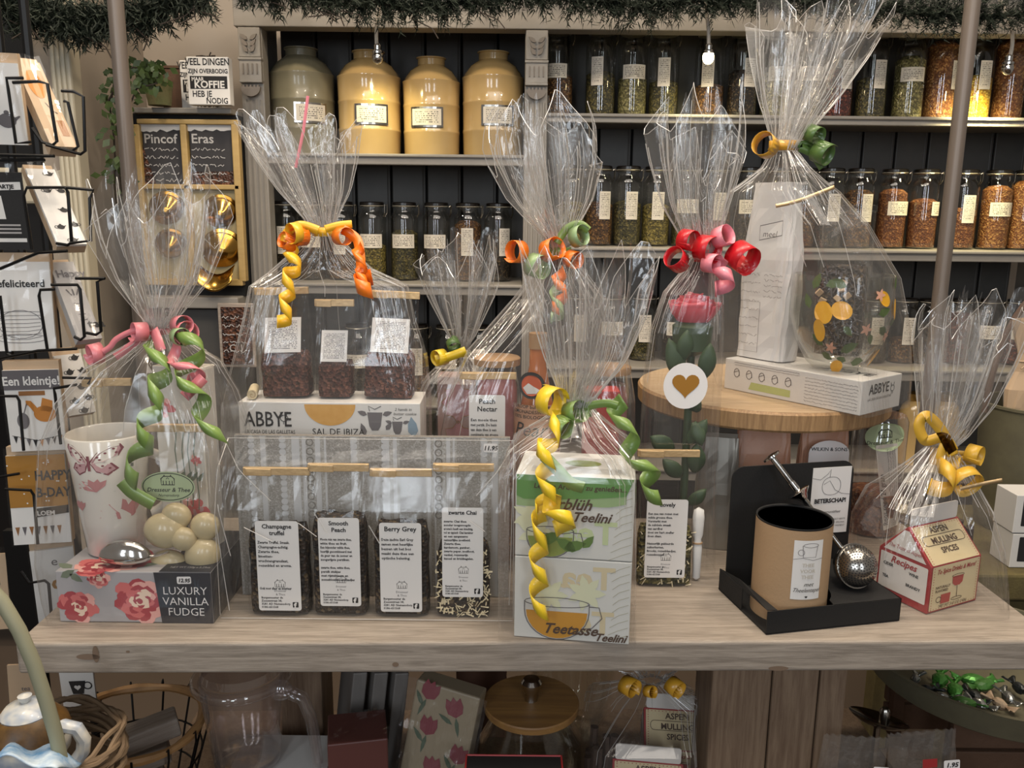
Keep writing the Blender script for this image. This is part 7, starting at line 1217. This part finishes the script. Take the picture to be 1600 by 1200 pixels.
for x, y, a in ((.018, .06, 1.2), (.05, .09, 1.7), (.082, .12, 1.4), (.03, .15, 1.5), (.07, .19, 1.9), (.06, .03, 1.5), (.02, .205, 1.3), (.085, .065, 2)):
    for d in (-.35, 0, .35): cols.shape(mp, leaf2(x, y, .032, .017, a + d), .0006 + d * .0002)
    lv.shape(mp, leaf2(x, y, .03, .006, a + 3.1), .0005).shape(mp, leaf2(x - .004, y - .012, .026, .007, a + .8), .0005)
cols.build('tulip_print', 'tulip_dark', t, kind='stuff'); lv.build('leaf_print', 'leaf_dark', t, kind='stuff'); f = MB(); r_ = random.Random(2); f.grid(lambda u, v: V(((u - .5) * .125, -.026 - .005 * r_.random(), v * .235)), 12, 18); f.build('film', 'film', t)
q = P(548, 1168, 1.055); t = thing('gift_box', 'small maroon gift box in clear film in front of the packs', 'gift box', (q.x, 1.055 + .05, zL), .2); MB().box((0, 0, (q.z - zL) / 2), (.085, .075, q.z - zL)).build('box', 'maroon_box', t, bevel=.002); MB().grid(lambda u, v: V(((u - .5) * .09, (v - .5) * .08, q.z - zL + .003 + .003 * math.sin(7 * u) * math.cos(6 * v))), 8, 8).build('film', 'film_clear', t)
q = px_at(752, 1.36, zL); t = thing('brown_carton', 'brown red carton with barcode behind the wooden lidded jar', 'box', q); MB().box((0, .03, .13), (.09, .06, .26)).build('carton', 'brown_carton', t, bevel=.002); mp = plane((-.045, -.0003, 0)); so = MB().shape(mp, [(.012, .215), (.04, .215), (.04, .238), (.012, .238)]).build('barcode_panel', 'paper', t); m_ = MB()
for i in range(11): m_.shape(mp, [(.0135 + .0024 * i, .218), (.0135 + .0024 * i + (.0013 if i % 3 else .0007), .218), (.0135 + .0024 * i + (.0013 if i % 3 else .0007), .236), (.0135 + .0024 * i, .236)], .0009)
m_.build('barcode', 'ink', so, kind='stuff')
# glass jar with wooden lid, clear bowl, black and red box
cL = P(830, 1094, 1.16); s = mpp(cL); rl = 74 * s; hj = cL.z - zL; t = thing('lidded_glass_jar', 'round glass storage jar with wooden lid and dark knob under the table', 'jar', (cL.x, 1.16, zL)); wood('lid_wood', '7d5a35', '97703f', 0, 1.2, .5)
MB().lathe([(0, .001), (rl * .95, .001), (rl * 1.05, .02), (rl * 1.12, hj * .45), (rl * 1.08, hj * .7), (rl * .84, hj * .86), (rl * .80, hj - .014), (rl * .77, hj - .014), (rl * .8, hj * .86), (rl * 1.04, hj * .69), (rl * 1.08, hj * .45), (rl * 1.0, .024), (0, .012)], 40).build('glass_body', 'glass', t, smooth=True, ang=1); MB().lathe([(0, hj - .022), (rl * .74, hj - .022), (rl * .74, hj - .012), (rl * 1.0, hj - .011), (rl * 1.01, hj - .002), (rl * .99, hj), (0, hj + .001)], 44).build('lid', 'lid_wood', t, smooth=True, ang=.5); MB().lathe([(.010, hj + .001), (.009, hj + .012), (.015, hj + .022), (.016, hj + .03), (.012, hj + .036), (0, hj + .037)], 22).build('knob', 'chrome', t, smooth=True)
q = P(892, 1120, 1.38); t = thing('clear_bowl', 'empty clear glass bowl behind the wooden lidded jar', 'bowl', (q.x, 1.38, zL)); MB().lathe([(0, .002), (.04, .002), (.066, .05), (.078, .13), (.08, .20), (.077, .20), (.075, .13), (.062, .052), (.03, .008), (0, .008)], 36).build('glass_body', 'glass', t, smooth=True, ang=1)
q = P(803, 1181, 1.065); w_ = 148 * mpp(q); t = thing('black_box', 'flat black box with red edges in front of the lidded jar', 'box', (q.x, 1.04, zL)); hh = q.z - zL; MB().box((0, 0, hh / 2), (w_, .05, hh)).build('box', 'black_card', t, bevel=.001); m_ = MB()
for a, b_ in (((-w_ / 2, -.0252), (w_ / 2, -.0252)), ((-w_ / 2, .0252), (w_ / 2, .0252)), ((-w_ / 2, -.0252), (-w_ / 2, .0252)), ((w_ / 2, -.0252), (w_ / 2, .0252))): m_.tube([(a[0], a[1], hh + .0004), (b_[0], b_[1], hh + .0004)], .0015, 5)
m_.build('red_edge', 'spice_red', t, kind='stuff')
# bagged mulling cartons with gold bow
src = [o for o in C.objects if o.name == 'spice_carton'][0]
for (px, Y, rz, l) in ((960, 1.10, -.12, 'mulling spice carton under the table, front one in the gold bow bag'), (1008, 1.19, -.1, 'mulling spice carton under the table, rear one in the gold bow bag')):
    o = dup(src, px_at(px, Y, zL + (.03 if Y > 1.15 else 0.0)), rz, l); o['group'] = 'mulling spice cartons'
t = thing('paper_pad', 'small folded card pad under the rear mulling carton', 'card', px_at(1052, 1.235, zL)); MB().box((0, 0, .014), (.10, .09, .028)).build('pad', 'kraft', t)
sp2 = thing('spice_bundle', 'bundle of dark spice sticks in the gold bow bag', 'spices', px_at(936, 1.14, zL)); r_ = random.Random(13)
for i in range(10): a = V((r_.uniform(-.02, .02), r_.uniform(-.015, .015), .006)); MB().tube([a, a + V((r_.uniform(-.01, .014), r_.uniform(-.012, .012), r_.uniform(.12, .16)))], r_.uniform(.005, .007), 7).build('spice_stick', 'dark_bark', sp2)
gu = bag('cellophane bag with gold bow below the table top', 1.15, 1.165, [(1290, 910, 1078, .112, .9), (1200, 912, 1078, .112, .9), (1130, 922, 1078, .10, .8), (1095, 962, 1092, .05, .3), (1072, 1000, 1040, .014, 0), (1064, 985, 1055, .025, 0), (1058, 975, 1068, .035, 0)], 4, 51, .3, zL + .0005, inner=1)
for pth, rad, tr, wd in (([(975, 1068, 1.10), (990, 1072, 1.10)], 13, 1.3, 22), ([(1045, 1066, 1.10), (1062, 1076, 1.10)], 12, 1.5, 20), ([(1008, 1080, 1.09), (1022, 1078, 1.09)], 8, 1.2, 14)): curl(gu, 'ribbon_gold', pth, rad, tr, wd, 'ribbon_loop')
# steel dish, zinc tray of sweets, liquorice bags
q = P(1372, 1122, 1.22); t = thing('steel_dish', 'polished steel oval dish on a stem beside the wooden leg', 'dish', (q.x, 1.22, zL)); hd = q.z - zL; m8 = rotm(-.25, .22, 0); MB().lathe([(0, 0), (.030, .002), (.042, .008), (.046, .012), (.042, .010), (0, .004)], 36, (0, 0, hd - .012), m8).build('dish', 'chrome', t, smooth=True, ang=2); MB().lathe([(.03, 0), (.03, .003), (.006, .008), (.0055, hd - .016), (.012, hd - .010)], 18).build('stem', 'steel', t, smooth=True); MB().lathe([(.008, 0), (.008, .022), (.005, .026), (0, .026)], 12, (.010, 0, hd - .008)).build('knob', 'steel', t, smooth=True)
qt = P(1500, 1131, 1.085); rT_ = .205; ctr_ = V((P(1545, 1080, 1.29).x, 1.085 + rT_, 0)); zt9 = qt.z; tr_ = thing('zinc_tray', 'large round zinc tray of wrapped sweets under the table end', 'tray', (ctr_.x, ctr_.y, zt9 - .045)); MB().lathe([(0, .0), (rT_ * .93, 0), (rT_ * .95, .003), (rT_, .043), (rT_ + .004, .045), (rT_ - .003, .045), (rT_ * .935, .006), (0, .004)], 64).build('tray', 'zinc', tr_, smooth=True, ang=.6)
t = thing('wooden_crate', 'dark wooden crate carrying the zinc tray', 'crate', (ctr_.x, ctr_.y, zL)); hc_ = zt9 - .047 - zL
for k in range(3): MB().box((0, -.11, hc_ * (k + .5) / 3), (.24, .012, hc_ / 3 - .006)).build('slat', 'rust_wood', t, bevel=.002); MB().box((0, .11, hc_ * (k + .5) / 3), (.24, .012, hc_ / 3 - .006)).build('slat', 'rust_wood', t, bevel=.002)
for x in (-1, 1):
    for y in (-1, 1): MB().box((x * .105, y * .095, hc_ / 2), (.02, .017, hc_)).build('corner_post', 'rust_wood', t)
mat('foil_green', '4c8a3a', .3, metal=.4); mat('foil_silver', '9a9a96', .25, metal=.8); mat('foil_dark', '2a2c2c', .3, metal=.3); mat('leaf_sweet', '3e6d2c', .4)
r_ = random.Random(16); k = 0
for px, py, m, l in ((1468, 1062, 'foil_green', 'mint green'), (1492, 1078, 'foil_green', 'mint green'), (1520, 1062, 'foil_green', 'mint green'), (1538, 1070, 'leaf_sweet', 'deep green'), (1470, 1090, 'foil_silver', 'silver'), (1530, 1100, 'foil_silver', 'silver'), (1430, 1062, 'foil_silver', 'silver striped'), (1505, 1098, 'leaf_sweet', 'deep green'), (1575, 1090, 'foil_silver', 'silver'), (1562, 1100, 'kraft_pale', 'beige'), (1592, 1075, 'foil_dark', 'dark'), (1446, 1078, 'foil_dark', 'dark'), (1522, 1088, 'foil_dark', 'dark')):
    q = PZ(px, py, zt9 - .022); t = thing('wrapped_sweet', f'{l} wrapped sweet in the zinc tray, {ORD[k]} counted from the dish', 'sweet', q, r_.uniform(0, 3), 'wrapped sweets in the zinc tray'); k += 1; a = .020 if 'green' in l else .013
    MB().blob((0, 0, 0), (a, a * .6, .009), 12, jit=.12, rnd=r_).build('sweet', m, t)
    for sx in (-1, 1): MB().grid(lambda u, v: V((sx * (a * .9 + u * .014), (v - .5) * (.006 + .02 * u), .003 * math.sin(9 * v) + .004 * u)), 3, 8).build('wrapper_end', m, t, smooth=True, solid=.0006)
clear('print_bag', (.93, .92, .9), .08, .6, .08, haze=.06, bump=.3, bscale=60)
for px0, px1, py, l, ss in ((1276, 1380, 1158, 'printed clear liquorice bag, lower one next to the wooden leg', 'STUCKJES'), (1418, 1524, 1150, 'printed clear liquorice bag with blue wave mark and price sticker', 'DROP')):
    q = P((px0 + px1) / 2, py, 1.045); s = mpp(q); w_ = (px1 - px0) * s; hh = q.z - zL; t = thing('liquorice_bag', l, 'bag', (q.x, 1.055, zL), 0, 'liquorice bags', rot=(0, .06 if px0 < 1300 else -.1, 0)); r_ = random.Random(px0); f = MB(); rr_ = []
    for j in range(13):
        v = j / 12; k_ = max(.06, math.sin(pi * min(1, .15 + v * .86))); rr_.append([V((w_ / 2 * math.cos(a) * (1 + .02 * r_.random()), .022 * k_ * math.sin(a) + r_.uniform(-1, 1) * .001, hh * v + (.003 * (i % 2) if j == 12 else 0))) for i, a in enumerate([2 * pi * i / 40 for i in range(40)])])
    f.v = [p for q_ in rr_ for p in q_]; f.f = [(j * 40 + i, j * 40 + (i + 1) % 40, (j + 1) * 40 + (i + 1) % 40, (j + 1) * 40 + i) for j in range(12) for i in range(40)]; f.build('film', 'print_bag', t); MB().blob((0, 0, hh * .36), (w_ * .4, .012, hh * .3), 14, jit=.08, rnd=r_).build('liquorice', 'dark_bark', t)
    mp = plane((0, -.0205, 0)); so = MB().shape(mp, [(-w_ * .46, hh * .62), (w_ * .12, hh * .70), (w_ * .12, hh * .78), (-w_ * .46, hh * .72)], .003).build('banner', 'paper', t); MB().text(ss, .009, mp, -w_ * .36, hh * .685, o=.0038, bold=.0002).build('lettering', 'ink', so); price(t, mp, w_ * .32, hh * .84, '1.95', 0, .022, .014, .004)
    if px0 > 1400:
        MB().stroke(mp, [(-.01 + .004 * i, hh * .80 + .002 * (i % 2)) for i in range(6)], .003, False, .004).stroke(mp, [(-.01 + .004 * i, hh * .765 + .002 * (i % 2)) for i in range(6)], .003, False, .004).build('wave_mark', 'blue_cloth', t, kind='stuff'); MB().shape(mp, [(-.01, hh * .83), (.01, hh * .83), (.01, hh * .89), (-.01, hh * .89)], .004).build('red_mark', 'spice_red', t)
